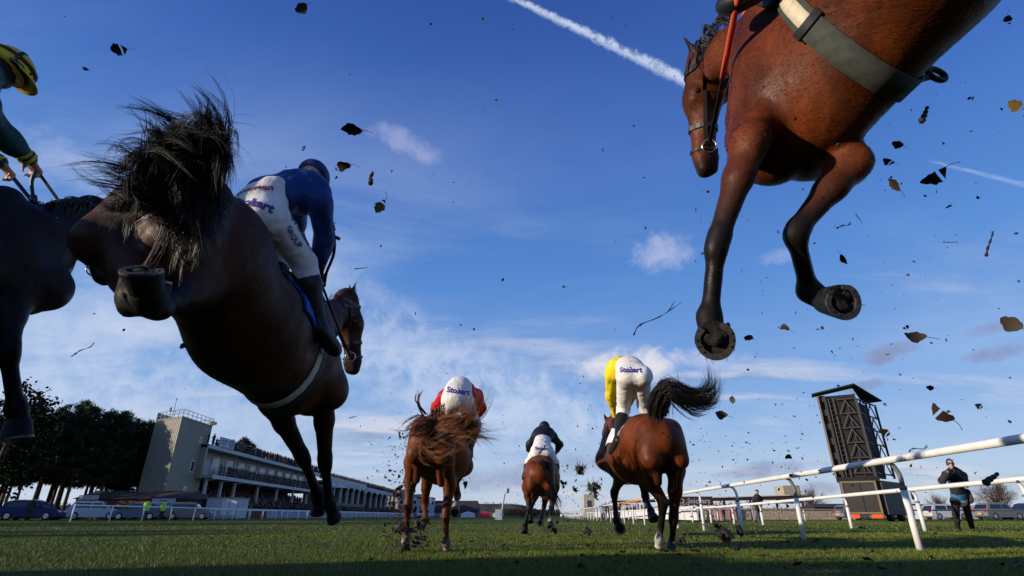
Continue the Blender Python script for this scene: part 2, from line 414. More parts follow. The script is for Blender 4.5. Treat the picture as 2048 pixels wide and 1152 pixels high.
def coat_hair(V, F, C, parent, count, length, flow, seed):
    """the short lie of the coat: thin slivers along the body, each a little lighter or darker than its skin"""
    r = np.random.default_rng(seed); A = V[F[:, 0]]; B_ = V[F[:, 1]]; D = V[F[:, 3]]; n = np.cross(B_ - A, D - A); ar = np.linalg.norm(n, axis=1); n = n / (ar[:, None] + 1e-12)
    pick = r.choice(len(F), count, p=ar / ar.sum()); u, v = r.uniform(0, 1, (2, count, 1)); P = A[pick] + (B_ - A)[pick] * u + (D - A)[pick] * v; N = n[pick]
    d = np.asarray(flow)[None] + r.normal(0, .30, (count, 3)); d = d - N * (d * N).sum(1)[:, None]; d = d / (np.linalg.norm(d, axis=1)[:, None] + 1e-9); d = d + N * r.uniform(.06, .30, (count, 1)); w = np.cross(N, d)
    L = length * r.uniform(.5, 1.3, (count, 1)) * (.35 + .65 * np.clip(C[F[pick, 0], 0] / C[:, 0].max(), 0, 1))[:, None]; P = P - N * .001
    VV = np.stack([P - w * .0012, P + w * .0012, P + d * L], 1).reshape(-1, 3); sw = .5 + .5 * np.sin(P[:, 0] * 31 + 2.2 * np.sin(P[:, 1] * 17 + P[:, 2] * 9)) * np.sin(P[:, 2] * 23 + 1.7 * np.sin(P[:, 0] * 13)); c = C[F[pick, 0]] * (r.uniform(.35, 1.5, count) + .55 * sw * r.uniform(0, 1, count))[:, None]
    return VV, np.arange(3 * count).reshape(-1, 3), np.repeat(c, 3, 0)


def strands(name, m, parent, guides, width, seg=8, seed=1, kink=.012):
    """hair: thin three sided tapering tubes; guides = (points, count, spread at root, spread at tip)"""
    r = np.random.default_rng(seed); V = []; F = []; n0 = 0
    for (pts, cnt, s0, s1) in guides:
        G = catmull(pts, seg)
        nl = max(3, cnt // 11); LK = [(r.normal(size=3) * s0, r.normal(size=3) * s1, r.uniform(.74, 1.0), r.uniform(0, 6, 3), kink * r.uniform(.3, 1.5)) for _ in range(nl)]
        for _ in range(cnt):
            lk = LK[r.integers(nl)]; fly = r.uniform() < .12                # hairs gather in locks, a few fly loose
            o0 = lk[0] + r.normal(size=3) * s0 * .35; o1 = lk[1] * (1.2 if fly else 1) + r.normal(size=3) * s1 * (.7 if fly else .10); ln = lk[2] * r.uniform(.86, 1.0); ph = lk[3] + r.normal(0, .25, 3); am = lk[4]
            tt = np.linspace(0, ln, seg); P = np.stack([np.interp(tt, np.linspace(0, 1, seg), G[:, q]) for q in range(3)], 1)
            P = P + o0[None] * (1 - tt)[:, None] + o1[None] * (tt ** 1.4)[:, None] + am * np.sin(tt[:, None] * 7 + ph[None]) * tt[:, None]
            w = width * r.uniform(.5, 1.2)
            T = np.gradient(P, axis=0); T /= np.linalg.norm(T, axis=1)[:, None] + 1e-9
            a = np.cross(T, [.3, .5, .8]); a /= np.linalg.norm(a, axis=1)[:, None] + 1e-9; b = np.cross(T, a)
            wd = w * (1 - .88 * (tt / ln) ** 1.5)
            for q in range(3):
                an = 2.094 * q; V.append(P + (a * math.cos(an) + b * math.sin(an)) * wd[:, None])
            for q in range(3):
                for i in range(seg - 1): F.append((n0 + q * seg + i, n0 + (q + 1) % 3 * seg + i, n0 + (q + 1) % 3 * seg + i + 1, n0 + q * seg + i + 1))
            n0 += 3 * seg
    return mk(name, np.vstack(V), np.array(F), m, parent, smooth=True)

# ================================================================== ground
def ground_mat():
    M = bpy.data.materials.new('turf'); M.use_nodes = True; g = NG(M.node_tree); b = M.node_tree.nodes['Principled BSDF']
    oc = g.node('ShaderNodeTexCoord').outputs['Object']
    n1 = g.noise(oc, .09, 5, .6); n2 = g.noise(oc, 3.2, 6, .7); n3 = g.noise(g.mapping(oc, (.25, 1, 1)), .8, 4, .6)
    c = g.mix(g.smooth(n1, .35, .65), (.048, .080, .008), (.098, .116, .016))
    c = g.mix(g.m('MULTIPLY', g.smooth(n2, .48, .75), .6), c, (.022, .040, .008))
    c = g.mix(g.m('MULTIPLY', g.smooth(n3, .60, .78), .6), c, (.10, .085, .030))
    g.put(b.inputs['Base Color'], c); b.inputs['Roughness'].default_value = .9; b.inputs['Specular IOR Level'].default_value = .15
    bn = g.node('ShaderNodeBump'); bn.inputs['Distance'].default_value = .05; g.put(bn.inputs['Height'], g.noise(oc, 38, 4, .7)); g.put(b.inputs['Normal'], bn.outputs[0])
    return M
turf = ground_mat()
gv = [(-4000, -300, 0), (4000, -300, 0), (4000, 5000, 0), (-4000, 5000, 0)]
tag(mk('ground', gv, [(0, 1, 2, 3)], turf), kind='structure')

def grass():
    M = bpy.data.materials.new('grass_blades'); M.use_nodes = True; g = NG(M.node_tree); b = M.node_tree.nodes['Principled BSDF']
    a = g.node('ShaderNodeAttribute', attribute_name='coat'); g.put(b.inputs['Base Color'], a.outputs['Color'])
    b.inputs['Roughness'].default_value = .5; b.inputs['Specular IOR Level'].default_value = .14
    b.inputs['Transmission Weight'].default_value = 0
    V = []; C = []; r = np.random.default_rng(5)
    def band(y0, y1, n, h0, h1, w):
        y = np.sqrt(r.uniform(y0 * y0, y1 * y1, n)); x = r.uniform(-1.12, 1.12, n) * y + r.normal(0, .02, n)
        cl = .5 + .5 * np.sin(x * 1.7 + 2 * np.sin(y * 1.1)) * np.sin(y * 2.3 + x * .6); hh = r.uniform(h0, h1, n) * (.65 + .6 * cl)
        az = r.uniform(0, 2 * np.pi, n); ln = r.normal(0, .35, (n, 2)) * hh[:, None]
        d = np.stack([np.cos(az), np.sin(az), np.zeros(n)], 1) * (w * r.uniform(.6, 1.3, n))[:, None]
        p = np.stack([x, y, np.full(n, -.004)], 1)
        m = p + np.stack([ln[:, 0] * .35, ln[:, 1] * .35, hh * .6], 1); t = p + np.stack([ln[:, 0], ln[:, 1], hh], 1)
        V.append(np.stack([p - d, p + d, m + d * .7, m - d * .7, t], 1).reshape(-1, 3))
        u = r.uniform(0, 1, n)[:, None]; dry = (r.uniform(0, 1, n) < .10)[:, None]
        c = np.array([.050, .095, .006]) * (1 - u) + np.array([.165, .205, .015]) * u; c = np.where(dry, np.array([.34, .29, .12]), c)
        C.append(np.repeat(c, 5, 0))
    band(2.8, 7, 120000, .014, .042, .0013); band(7, 14, 120000, .016, .045, .0022); band(14, 45, 110000, .02, .05, .006)
    V = np.vstack(V); n = len(V) // 5; i = np.arange(n)[:, None] * 5
    F = np.vstack([i + np.array([[0, 1, 2, 3]]), ]); T = i + np.array([[3, 2, 4, 4]])
    Fq = F.tolist(); Ft = (i + np.array([[3, 2, 4]])).tolist()
    me = bpy.data.meshes.new('grass'); me.vertices.add(len(V)); me.vertices.foreach_set('co', V.astype(np.float32).ravel())
    lt = np.concatenate([F.ravel(), (i + np.array([[3, 2, 4]])).ravel()]).astype(np.int32)
    me.loops.add(len(lt)); me.loops.foreach_set('vertex_index', lt); me.polygons.add(2 * n)
    me.polygons.foreach_set('loop_start', np.concatenate([np.arange(n) * 4, 4 * n + np.arange(n) * 3]).astype(np.int32)); me.update(calc_edges=True)
    ca = me.color_attributes.new('coat', 'FLOAT_COLOR', 'POINT'); c4 = np.ones((len(V), 4), np.float32); c4[:, :3] = np.vstack(C); ca.data.foreach_set('color', c4.ravel())
    me.materials.append(M); o = bpy.data.objects.new('grass', me); link(o); tag(o, 'short green turf grass of the racecourse', 'grass', kind='stuff')
grass()

# ================================================================== far land
def hills():
    pts = [(-2200, 20), (-900, 26), (-420, 34), (-330, 36), (-150, 33), (-70, 31), (-20, 30), (25, 26), (60, 17), (90, 7), (120, 0)]
    xs = np.linspace(-2200, 125, 150); V = []; r = np.random.default_rng(3)
    prof = np.interp(xs, [p[0] for p in pts], [p[1] for p in pts]); prof = np.maximum(prof + .5 * np.sin(xs * .03) + .4 * np.sin(xs * .09), -.5)
    rows = 14
    for k in range(rows):
        t = k / (rows - 1); f = t * t * (3 - 2 * t)
        for x, p in zip(xs, prof): V.append((x, 1100 + 420 * t, -.6 + (p + .8) * f * (1 + .05 * math.sin(x * .02 + k))))
    for x, p in zip(xs, prof): V.append((x, 2200, -2))
    n = len(xs); F = [(k * n + i, k * n + i + 1, (k + 1) * n + i + 1, (k + 1) * n + i) for k in range(rows) for i in range(n - 1)]
    m = mat('far_fields', (.062, .070, .052), rough=1, spec=0, col2=(.150, .140, .100), vscale=.016, stretch=(1, .35, 6))
    tag(mk('hills', V, F, m, smooth=True), kind='structure')
hills()
def hedgerows():
    r = np.random.default_rng(17); q = []
    pts = [(-420, 34), (-330, 36), (-150, 33), (-70, 31), (-20, 30), (25, 26), (60, 17), (90, 7)]
    def blob(c, s):
        for _ in range(10):
            o = c + r.normal(0, .45, 3) * s; a = unit(r.normal(size=3)); b = unit(np.cross(a, r.normal(size=3))); l = s * r.uniform(.25, .5); q.append([o - a * l, o + b * l, o + a * l, o - b * l])
    for x in np.arange(-420, 88, 6.0):
        if r.uniform() < .55: blob(np.array([x, 1512, np.interp(x, [p[0] for p in pts], [p[1] for p in pts]) + 1.0]), r.uniform(1.5, 3.2))
    for k in range(7):
        t = r.uniform(.25, .9); f = t * t * (3 - 2 * t)
        for x in np.arange(-400, 80, 7.0):
            if r.uniform() < .6 and math.sin(x * .013 + k * 2) > -.4: blob(np.array([x, 1100 + 420 * t, (np.interp(x, [p[0] for p in pts], [p[1] for p in pts]) + .8) * f + .8]), r.uniform(1.2, 2.6))
    tag(mk('hedgerows', np.array(q).reshape(-1, 3), np.arange(4 * len(q)).reshape(-1, 4), mat('hedge_leaves', (.030, .032, .022), rough=1, spec=0)), 'dark hedgerows and small woods across the far hill', 'hedgerow', kind='stuff')
hedgerows()

# ================================================================== trees
needle = mat('pine_needles', (.018, .032, .013), rough=.7, spec=.2, var=.5, vscale=.6)
bark = mat('bark', (.085, .055, .038), rough=.95, var=.5, vscale=2.0, bump=.05, bscale=9, stretch=(1, 1, .3))
twigm = mat('bare_twigs', (.085, .052, .034), rough=.95, var=.4, vscale=.5)
leafy = mat('evergreen_leaves', (.011, .019, .007), rough=.8, spec=.05, var=.5, vscale=.8)

def pine_mesh(seed, H=15.0):
    r = np.random.default_rng(seed); V = []; tr = MB(); lean = r.normal(0, .25, 2)
    top = np.array([lean[0], lean[1], H])
    tr.tube(catmull([(0, 0, -.1), (lean[0] * .2, 0, H * .35), (lean[0] * .7, lean[1] * .7, H * .75), top], 8), [.24, .22, .20, .17, .14, .11, .07, .03], 7)
    n = 0; q = []
    for k in range(84):
        z = H * (r.uniform(.24, 1.0) ** .8); f = (z / H - .20) / .80; L = (3.2 * (1 - f) ** .55 * min(1, f * 3 + .35) + .35) * r.uniform(.55, 1.25)
        a = r.uniform(0, 6.283); b = np.array([lean[0] * f, lean[1] * f, z]); d = np.array([math.cos(a), math.sin(a), r.uniform(.0, .55)]); e = b + d * L
        tr.tube([b, lerp(b, e, .5) + (0, 0, -.05), e], [.05, .035, .015], 4)
        for j in range(int(5 + 5 * L)):
            c = lerp(b, e, r.uniform(.35, 1.05)) + r.normal(0, .22, 3) * (1, 1, .55); s = r.uniform(.25, .55)
            for _ in range(7):
                u = unit(r.normal(size=3) + (.35, .1, .35)); w = unit(np.cross(u, r.normal(size=3))); o = c + r.normal(0, .14, 3)
                q.append([o - w * .05, o + w * .05, o + u * s + w * .035, o + u * s - w * .035])
    Q = np.array(q).reshape(-1, 3); F = np.arange(len(Q)).reshape(-1, 4)
    return tr, Q, F

def bare_mesh(seed, H=7.0, W=3.4, dens=1.0):
    r = np.random.default_rng(seed); tr = MB(); tr.tube([(0, 0, -.1), (.1, 0, H * .22), (.05, .1, H * .4)], [.28, .22, .16], 7); q = []
    for k in range(int(46 * dens)):
        a = r.uniform(0, 6.283); el = r.uniform(.05, 1.45); L = .5 * H * r.uniform(.8, 1.15); b = np.array([0, 0, H * r.uniform(.2, .45)])
        d = np.array([math.cos(a) * math.cos(el) * W / (H * .5), math.sin(a) * math.cos(el) * W / (H * .5), math.sin(el) * 1.15]); e = b + d * L
        if k < 14: tr.tube([b, lerp(b, e, .5) + r.normal(0, .1, 3), e], [.10, .06, .02], 5)
        for j in range(80):
            t = r.uniform(.3, 1.0); c = lerp(b, e, t) + r.normal(0, .30, 3); u = unit(d + r.normal(0, .6, 3)); s = r.uniform(.3, .8); w = unit(np.cross(u, r.normal(size=3))) * .022
            q.append([c - w, c + w, c + u * s + w * .3, c + u * s - w * .3])
    Q = np.array(q).reshape(-1, 3); return tr, Q, np.arange(len(Q)).reshape(-1, 4)

def leafy_mesh(seed, H=9.0, W=3.0):
    r = np.random.default_rng(seed); tr = MB(); tr.tube([(0, 0, -.1), (.1, .05, H * .5), (0, 0, H * .8)], [.25, .18, .06], 7); q = []
    for k in range(190):
        u = unit(r.normal(size=3)); c = np.array([0, 0, H * .56]) + u * np.array([W, W, H * .42]) * r.uniform(.45, 1.0) ** .5; rad = r.uniform(.35, .8)
        for _ in range(20):
            o = c + r.normal(0, .5, 3) * rad; a = unit(r.normal(size=3)); b = unit(np.cross(a, r.normal(size=3))); s = r.uniform(.10, .20)
            q.append([o - a * s, o + b * s * .6, o + a * s, o - b * s * .6])
    Q = np.array(q).reshape(-1, 3); return tr, Q, np.arange(len(Q)).reshape(-1, 4)

def tree_proto(kind, seed, *a):
    fn, nm, mm = {'pine': (pine_mesh, 'pine_tree', needle), 'bare': (bare_mesh, 'bare_tree', twigm), 'leafy': (leafy_mesh, 'evergreen_tree', leafy)}[kind]
    tr, Q, F = fn(seed, *a); e = empty(nm, (0, 0, 0), None, 'tree'); tr.build('trunk', bark, e, True, world=False); mk('crown', Q, F, mm, e, world=False); return e
TREEP = {}
def tree(kind, v, loc, sc, rz, label, group):
    k = (kind, v)
    if k not in TREEP: t = TREEP[k] = tree_proto(kind, 40 + v)
    else: t = copy_tree(TREEP[k])
    t.location = loc; t.rotation_euler = (0, 0, rz); t.scale = (sc, sc, sc * rnd.uniform(.95, 1.08)); t['category'] = 'tree'; t['label'] = label; t['group'] = group
    return t

PG = 'pines in the belt beside the course'
for i, (x, y, hh) in enumerate([(-76, 84, 15), (-72.3, 80, 16.2), (-69.6, 83, 15.6), (-66.4, 82, 15.0), (-63.8, 80, 15.9), (-61.2, 82, 15.6), (-58.6, 84, 13.4), (-56.4, 86, 14.0), (-80, 86, 15),
        (-75, 92, 15), (-71, 94, 15.5), (-67, 93, 14.5), (-63, 95, 15.5), (-78, 79, 15), (-59, 96, 14.5), (-84, 84, 16), (-69, 76, 12.5), (-65, 74.5, 12), (-74, 75, 13), (-61.5, 76, 11.5), (-57, 79, 12.5), (-58.5, 73, 13.5), (-63, 70, 13.5), (-56, 91, 13.5), (-82, 92, 15), (-88, 88, 15), (-86, 80, 15), (-72, 88, 15), (-65.5, 88, 14.8), (-60.5, 89, 14.2), (-68, 99, 14), (-74, 99, 15)]):
    PL = ('pine just right of the lowered black foreleg', 'tallest pine of the belt, its top nearest to the lowered foreleg', 'second tall pine of the belt counted from the lowered foreleg', 'pine with a rounded top in the middle of the belt', 'tall pine right of the middle of the belt', 'last tall pine before the dip beside the tower', 'low pine in the dip left of the tower', 'pine touching the left edge of the tower')
    tree('pine', i % 4, (x, y, 0), hh / 15.0, rnd.uniform(0, 6.28), PL[i] if i < 8 else 'dark scots pine standing deep in the belt behind the front row', PG)
for i, (x, y, hh) in enumerate([(-58, 117, 15.3), (-60, 123, 15.0), (-62, 131, 15.4), (-64, 140, 14.4), (-60.5, 112, 13.2)]):
    tree('pine', (i + 1) % 4, (x, y, 0), hh / 15.0, rnd.uniform(0, 6.28), 'pine whose top shows above the grandstand roof crowd', 'pines behind the grandstand')
for i, y in enumerate((-44, -37, -33, -22, -17, -6, -1, 9, 14, 19, 30, 36, 40, 50, 54)):   # the belt goes on beyond the left edge and shades the turf
    tree('pine', i % 4, (-58 + rnd.uniform(-5, 4), y, 0), rnd.uniform(.72, .90) if y < 5 else rnd.uniform(.86, 1.08), rnd.uniform(0, 6.28), 'scots pine of the belt beyond the left edge', 'pines beyond the left edge')
for i, (x, y, hh, lab) in enumerate([(-54.9, 80.0, 13.0, 'dense rounded evergreen standing against the left side of the tower'), (-58.5, 63.0, 14.5, 'dense evergreen beyond the left edge nearest the cars'), (-62.0, 55.0, 14.5, 'second dense evergreen beyond the left edge'), (-60.0, 46.0, 14.0, 'third dense evergreen beyond the left edge')]):
    tree('leafy', i % 3, (x, y, 0), hh / 9.0, i * 1.3, lab, 'dense evergreens near the tower')
for i, (x, y, hh) in enumerate([(-54.0, 74.2, 13.6), (-56.6, 72.0, 13.8), (-59.0, 70.0, 13.6), (-62.0, 69.0, 13.4), (-55.8, 76.5, 13.2), (-65.5, 71, 13), (-69, 72, 12.6)]):
    tree('pine', (i + 2) % 4, (x, y, 0), hh / 15.0, i * 2.1, 'shorter pine at the front of the belt between the cars and the tower', 'shorter pines at the front of the belt')
# shaded wood floor behind the cars
r_ = np.random.default_rng(8); q = []
for k in range(5200):
    c = np.array([r_.uniform(-92, -46), r_.uniform(88, 101), abs(r_.normal(0, .9))]); a = unit(r_.normal(size=3)); b = unit(np.cross(a, r_.normal(size=3))); s = r_.uniform(.15, .4); q.append([c - a * s, c + b * s * .6, c + a * s, c - b * s * .6])
tag(mk('undergrowth', np.array(q).reshape(-1, 3), np.arange(4 * len(q)).reshape(-1, 4), leafy), 'dark undergrowth along the foot of the pine belt', 'undergrowth', kind='stuff')

for i, (x, y, hh, v, lab) in enumerate([(68.5, 80, 5.2, 0, 'round bare winter tree standing just right of the photographer'), (80.5, 84, 6.2, 1, 'bare winter tree cut by the right edge'), (75, 100, 4.2, 2, 'low bare tree left of the photographer behind the white cabin'),
        (60, 92, 5.6, 3, 'bare tree behind the screen lorry cab'), (50.5, 96, 5.0, 2, 'brown bare tree between the shelter and the screen lorry'), (92, 96, 6.0, 1, 'bare tree beyond the right edge')]):
    tree('bare', v, (x, y, -.2), hh / 7.0, i * 1.7, lab, 'bare winter trees on the right')
for i in range(46):
    x = rnd.uniform(-150, 300); y = rnd.uniform(330, 520)
    if -40 < x < 70: continue
    tree('bare', i % 4, (x, y, -.3), rnd.uniform(.7, 1.25), rnd.uniform(0, 6), 'distant tree of the wooded horizon', 'distant trees on the horizon')

# ================================================================== rails
white_p = mat('white_plastic_rail', (.70, .69, .66), rough=.4, spec=.4, col2=(.80, .78, .74), vscale=5, spots=(22, .735))
grey_p = mat('grey_rail_joint', (.16, .16, .165), rough=.5)
orange_p = mat('orange_rail_sleeve', (.75, .23, .03), rough=.45)
soil = mat('mud', (.028, .017, .010), rough=.75, spec=.4, var=.5, vscale=30, bump=.01, bscale=60)

def running_rail(name, label, path, ys, ht, rr, arm, joints=(), sleeves=(), group='white running rails', y_end=None, y_start=None, low=None, bend=True):
    """a plastic rail carried on goose necked posts"""
    y0 = y_start if y_start is not None else ys[0] - 1; y1 = y_end or ys[-1]
    e = empty(name, (path(ys[0]), ys[0], 0), label, 'rail', group)
    hz = ht if callable(ht) else (lambda y: ht)
    P = [(path(y), y, hz(y)) for y in np.linspace(y0, y1, max(3, int((y1 - y0) / 4)))]
    ra = MB().tube(P, rr, 14).build('rail', white_p, e, True)
    for (a, b, m) in list(joints) + list(sleeves):
        MB().tube([(path(y), y, hz(y)) for y in np.linspace(a, b, 4)], rr * 1.03, 14).build('rail_sleeve', m, e, True)
    if low: MB().tube([(path(y), y, low) for y in np.linspace(y0, y1, max(3, int((y1 - y0) / 4)))], rr * .7, 8).build('lower_rail', white_p, e, True)
    for y in ys:
        x = path(y); px_ = x + arm; M_ = MB(); s = rr * .92; ht = hz(y)
        if bend:
            M_.tube([(px_, y, -.05), (px_, y, ht - .30)], s, 12).build('post', white_p, e, True)
            nk = MB().tube(catmull([(px_, y, ht - .30), (px_, y, ht - .17), (x + arm * .55, y, ht - .05), (x + arm * .1, y, ht - .03)], 9), s * .72, 10); nk.build('post_neck', grey_p if y < 12 else white_p, e, True)
            MB().tube([(px_, y, ht - .34), (px_, y, ht - .295)], s * 1.12, 12).build('collar', grey_p, e, True)
        else: M_.tube([(px_, y, -.05), (px_, y, ht)], s, 8).build('post', white_p, e, True)
    return e
fp = lambda y: 4.30 + .05 * y
ysA = [6.85 + 2.94 * i for i in range(-1, 34)]
running_rail('running_rail', 'near white running rail on goose neck posts with an orange sleeve', fp, [y for y in ysA if y > 3], 1.0, .041, .12, joints=[(12.6, 12.85, grey_p)], sleeves=[(24.0, 31.0, orange_p)], y_end=103, y_start=2.2)
fp2 = lambda y: 10.7 + .006 * y
running_rail('running_rail', 'thinner white running rail behind the near one, in front of the photographer', fp2, [12.0 + 3.3 * i for i in range(-1, 28)], (lambda y: max(.80, 1.08 - .0165 * (y - 12))), .056, .12, y_end=99, y_start=8.0)
fl = lambda y: -28.0
running_rail('running_rail', 'long white rail in front of the parked cars and the grandstand', fl, [36.5 + 3.5 * i for i in range(0, 60)], 1.0, .05, .0, y_start=36.5, y_end=243, bend=False)
fl2 = lambda y: -31.0
running_rail('running_rail', 'inner white rail starting beside the white cabin below the grandstand', fl2, [58.6 + 3.1 * i for i in range(0, 55)], .95, .05, .0, y_start=58.6, y_end=229, bend=False, low=None)

# grey green rail and low wall across the right hand side
greyrail = mat('grey_metal_rail', (.20, .22, .21), rough=.5)
e = empty('fence_rail', (14, 44, 0), 'low grey metal rail in front of the stone wall', 'rail')
MB().tube([(12, 44, .85), (20, 43, .85), (26, 42.5, .75), (60, 41, .75)], .045, 8).build('rail', greyrail, e, True)
for x in np.arange(12.5, 60, 3.2): MB().tube([(x, 44 - (x - 12) * .065, -.05), (x, 44 - (x - 12) * .065, .8)], .04, 8).build('post', white_p, e, True)

stone = mat('pale_stone', (.42, .33, .24), rough=.9, var=.35, vscale=4, bump=.02, bscale=14)
e = empty('stone_wall', (25, 62, 0), 'low pale stone wall behind the man in the flat cap', 'wall')
k = 0
for row in range(3):
    x = 20.5 + (row % 2) * .5
    while x < 36.2:
        w = rnd.uniform(.75, 1.25); MB().box((x, 62 + rnd.uniform(-.03, .03), row * .33 - .05), (x + w - .03, 62.4, row * .33 + .26)).build('stone', stone, e); x += w
MB().box((20.4, 61.9, .93), (36.3, 62.5, 1.02)).build('coping', stone, e)

# ================================================================== crowds
def crowd_geo(P, seed, face, sc=1.0, pal=None):
    """many small standing people: legs, trunk with shoulders and arms, head"""
    r = np.random.default_rng(seed); n = 7; prof = [(.0, .10, .07), (.45, .12, .09), (.85, .16, .11), (1.12, .15, .10), (1.38, .23, .12), (1.46, .10, .07), (1.50, .05, .05)]
    ang = np.arange(6) * math.pi / 3; base = []; 
    for z, a, b in prof: base += [(math.cos(t) * a, math.sin(t) * b, z) for t in ang]
    head = [(0, 0, 1.48)] + [(math.cos(t) * .085, math.sin(t) * .10, 1.60) for t in ang] + [(math.cos(t) * .065, math.sin(t) * .075, 1.70) for t in ang] + [(0, 0, 1.745)]
    nb = len(base); base = np.array(base + head); F = []
    for i in range(n - 1):
        for q in range(6): F.append((i * 6 + q, i * 6 + (q + 1) % 6, (i + 1) * 6 + (q + 1) % 6, (i + 1) * 6 + q))
    for q in range(6):
        a, b = nb + 1 + q, nb + 1 + (q + 1) % 6; F += [(nb, b, a, a), (a, b, b + 6, a + 6), (a + 6, b + 6, nb + 13, nb + 13)]
    F = [f if f[2] != f[3] else f[:3] for f in F]
    V = []; C = []; FF = []; pal = pal or [(.015, .016, .02), (.02, .025, .05), (.03, .026, .022), (.06, .055, .05), (.045, .02, .018), (.10, .02, .025), (.03, .045, .03), (.012, .012, .014), (.16, .12, .09), (.02, .05, .12)]
    m = len(base)
    for i, p in enumerate(P):
        s = sc * r.uniform(.92, 1.08); a = face + r.normal(0, .5); ca, sa = math.cos(a), math.sin(a); B_ = base * s; X = B_[:, 0] * ca - B_[:, 1] * sa; Y = B_[:, 0] * sa + B_[:, 1] * ca
        V.append(np.stack([X + p[0], Y + p[1], B_[:, 2] + p[2]], 1)); col = np.zeros((m, 3)); col[:nb] = pal[r.integers(len(pal))]; col[:12] = pal[r.integers(min(4, len(pal)))]; col[nb:] = (.42, .25, .18); col[nb + 7:] = pal[r.integers(len(pal))]
        C.append(col); FF += [tuple(q + i * m for q in f) for f in F]
    return np.vstack(V), FF, np.vstack(C)
crowd_m = mat('crowd_clothes', attr='coat', rough=.85, spec=.15)
def crowd(name, label, P, seed, face=0.0, pal=None, sc=1.0):
    V, F, C = crowd_geo(P, seed, face, sc, pal); return tag(mk(name, V, F, crowd_m, col=C), label, 'crowd', kind='stuff')

# ================================================================== the tower
clad = mat('cream_metal_cladding', (.27, .25, .195), rough=.55, var=.08, vscale=.6)
steelw = mat('painted_steel', (.12, .12, .125), rough=.5); whitew = mat('white_paint', (.44, .45, .47), rough=.6, var=.08, vscale=.5)
glass_d = mat('dark_window_glass', (.02, .025, .03), rough=.08, spec=.7); frame_w = mat('white_frame', (.66, .67, .68), rough=.5)
A_, B_, C_ = (-50.6, 76.2), (-45.0, 73.0), (-45.4, 81.5); D_ = (-51.0, 84.7)
tw = empty('tower', (-48, 78, 0), 'tall cream metal clad tower with a railed roof at the end of the grandstand', 'tower')
def clad_wall(name, a, b, z0, z1, m, parent, pitch=.40, dep=.05):
    a = np.array(a); b = np.array(b); L = np.linalg.norm(b - a); u = (b - a) / L; nn = np.array([u[1], -u[0]]); n = int(L / pitch); V = []; F = []
    for i in range(n):
        for (f, o) in ((0, 0), (.5, 0), (.6, dep), (.9, dep)):
            p = a + u * min((i + f) * L / n, L) + nn * o; V += [(p[0], p[1], z0), (p[0], p[1], z1)]
    p = b; V += [(p[0], p[1], z0), (p[0], p[1], z1)]
    for i in range(len(V) // 2 - 1): F.append((2 * i, 2 * i + 2, 2 * i + 3, 2 * i + 1))
    return mk(name, V, F, m, parent)
for i, (a, b) in enumerate(((A_, B_), (B_, C_), (C_, D_), (D_, A_))): clad_wall('wall', a, b, -.1, 12.9, clad, tw)
MB().prism([A_, B_, C_, D_], 12.6, 12.8).build('roof', steelw, tw)
def face_pt(a, b, t, z, o=0.0):
    a = np.array(a); b = np.array(b); u = (b - a) / np.linalg.norm(b - a); p = a + (b - a) * t + np.array([u[1], -u[0]]) * o; return (p[0], p[1], z)
for (t, z, h_, w_) in ((.70, 9.6, 1.3, .09), (.62, 6.0, 1.6, .11), (.55, 1.9, 2.2, .10)):
    fr = MB().hexa([face_pt(B_, C_, t - w_ / 2, z, -.02), face_pt(B_, C_, t + w_ / 2, z, -.02), face_pt(B_, C_, t + w_ / 2, z, .10), face_pt(B_, C_, t - w_ / 2, z, .10),
        face_pt(B_, C_, t - w_ / 2, z + h_, -.02), face_pt(B_, C_, t + w_ / 2, z + h_, -.02), face_pt(B_, C_, t + w_ / 2, z + h_, .10), face_pt(B_, C_, t - w_ / 2, z + h_, .10)]).build('window', frame_w, tw)
    g_ = w_ * .36
    MB().hexa([face_pt(B_, C_, t - g_, z + .12, .09), face_pt(B_, C_, t + g_, z + .12, .09), face_pt(B_, C_, t + g_, z + .12, .115), face_pt(B_, C_, t - g_, z + .12, .115),
        face_pt(B_, C_, t - g_, z + h_ - .12, .09), face_pt(B_, C_, t + g_, z + h_ - .12, .09), face_pt(B_, C_, t + g_, z + h_ - .12, .115), face_pt(B_, C_, t - g_, z + h_ - .12, .115)]).build('pane', glass_d, fr)
for (a, b, n) in ((A_, B_, 6), (B_, C_, 7), (C_, D_, 6), (D_, A_, 7)):
    for z in (13.35, 13.85): MB().tube([face_pt(a, b, 0, z), face_pt(a, b, 1, z)], .035, 6).build('railing', steelw, tw)
    for i in range(n): MB().tube([face_pt(a, b, i / n, 12.8), face_pt(a, b, i / n, 13.87)], .045, 6).build('railing_post', steelw, tw)
MB().add([face_pt(D_, A_, .02, 12.8), face_pt(D_, A_, 1, 12.8), face_pt(D_, A_, 1, 13.9), face_pt(D_, A_, .02, 13.9)] + [face_pt(D_, A_, .02, 12.8, -.06), face_pt(D_, A_, 1, 12.8, -.06), face_pt(D_, A_, 1, 13.9, -.06), face_pt(D_, A_, .02, 13.9, -.06)], [(0, 1, 2, 3), (7, 6, 5, 4), (0, 4, 5, 1), (1, 5, 6, 2), (2, 6, 7, 3), (3, 7, 4, 0)]).build('roof_screen', clad, tw)
an = MB(); an.tube([(-49.6, 78, 12.8), (-49.6, 78, 16.2)], .05, 6); an.tube([(-50.1, 78, 14.4), (-49.1, 78, 14.4)], .03, 5); an.tube([(-48.9, 78.3, 14.6), (-47.4, 78.6, 14.5)], .02, 5); an.ball((-49.6, 78, 16.25), .1); an.box((-50.2, 77.9, 14.4), (-50.0, 78.1, 15.0)); an.build('aerial', steelw, tw)
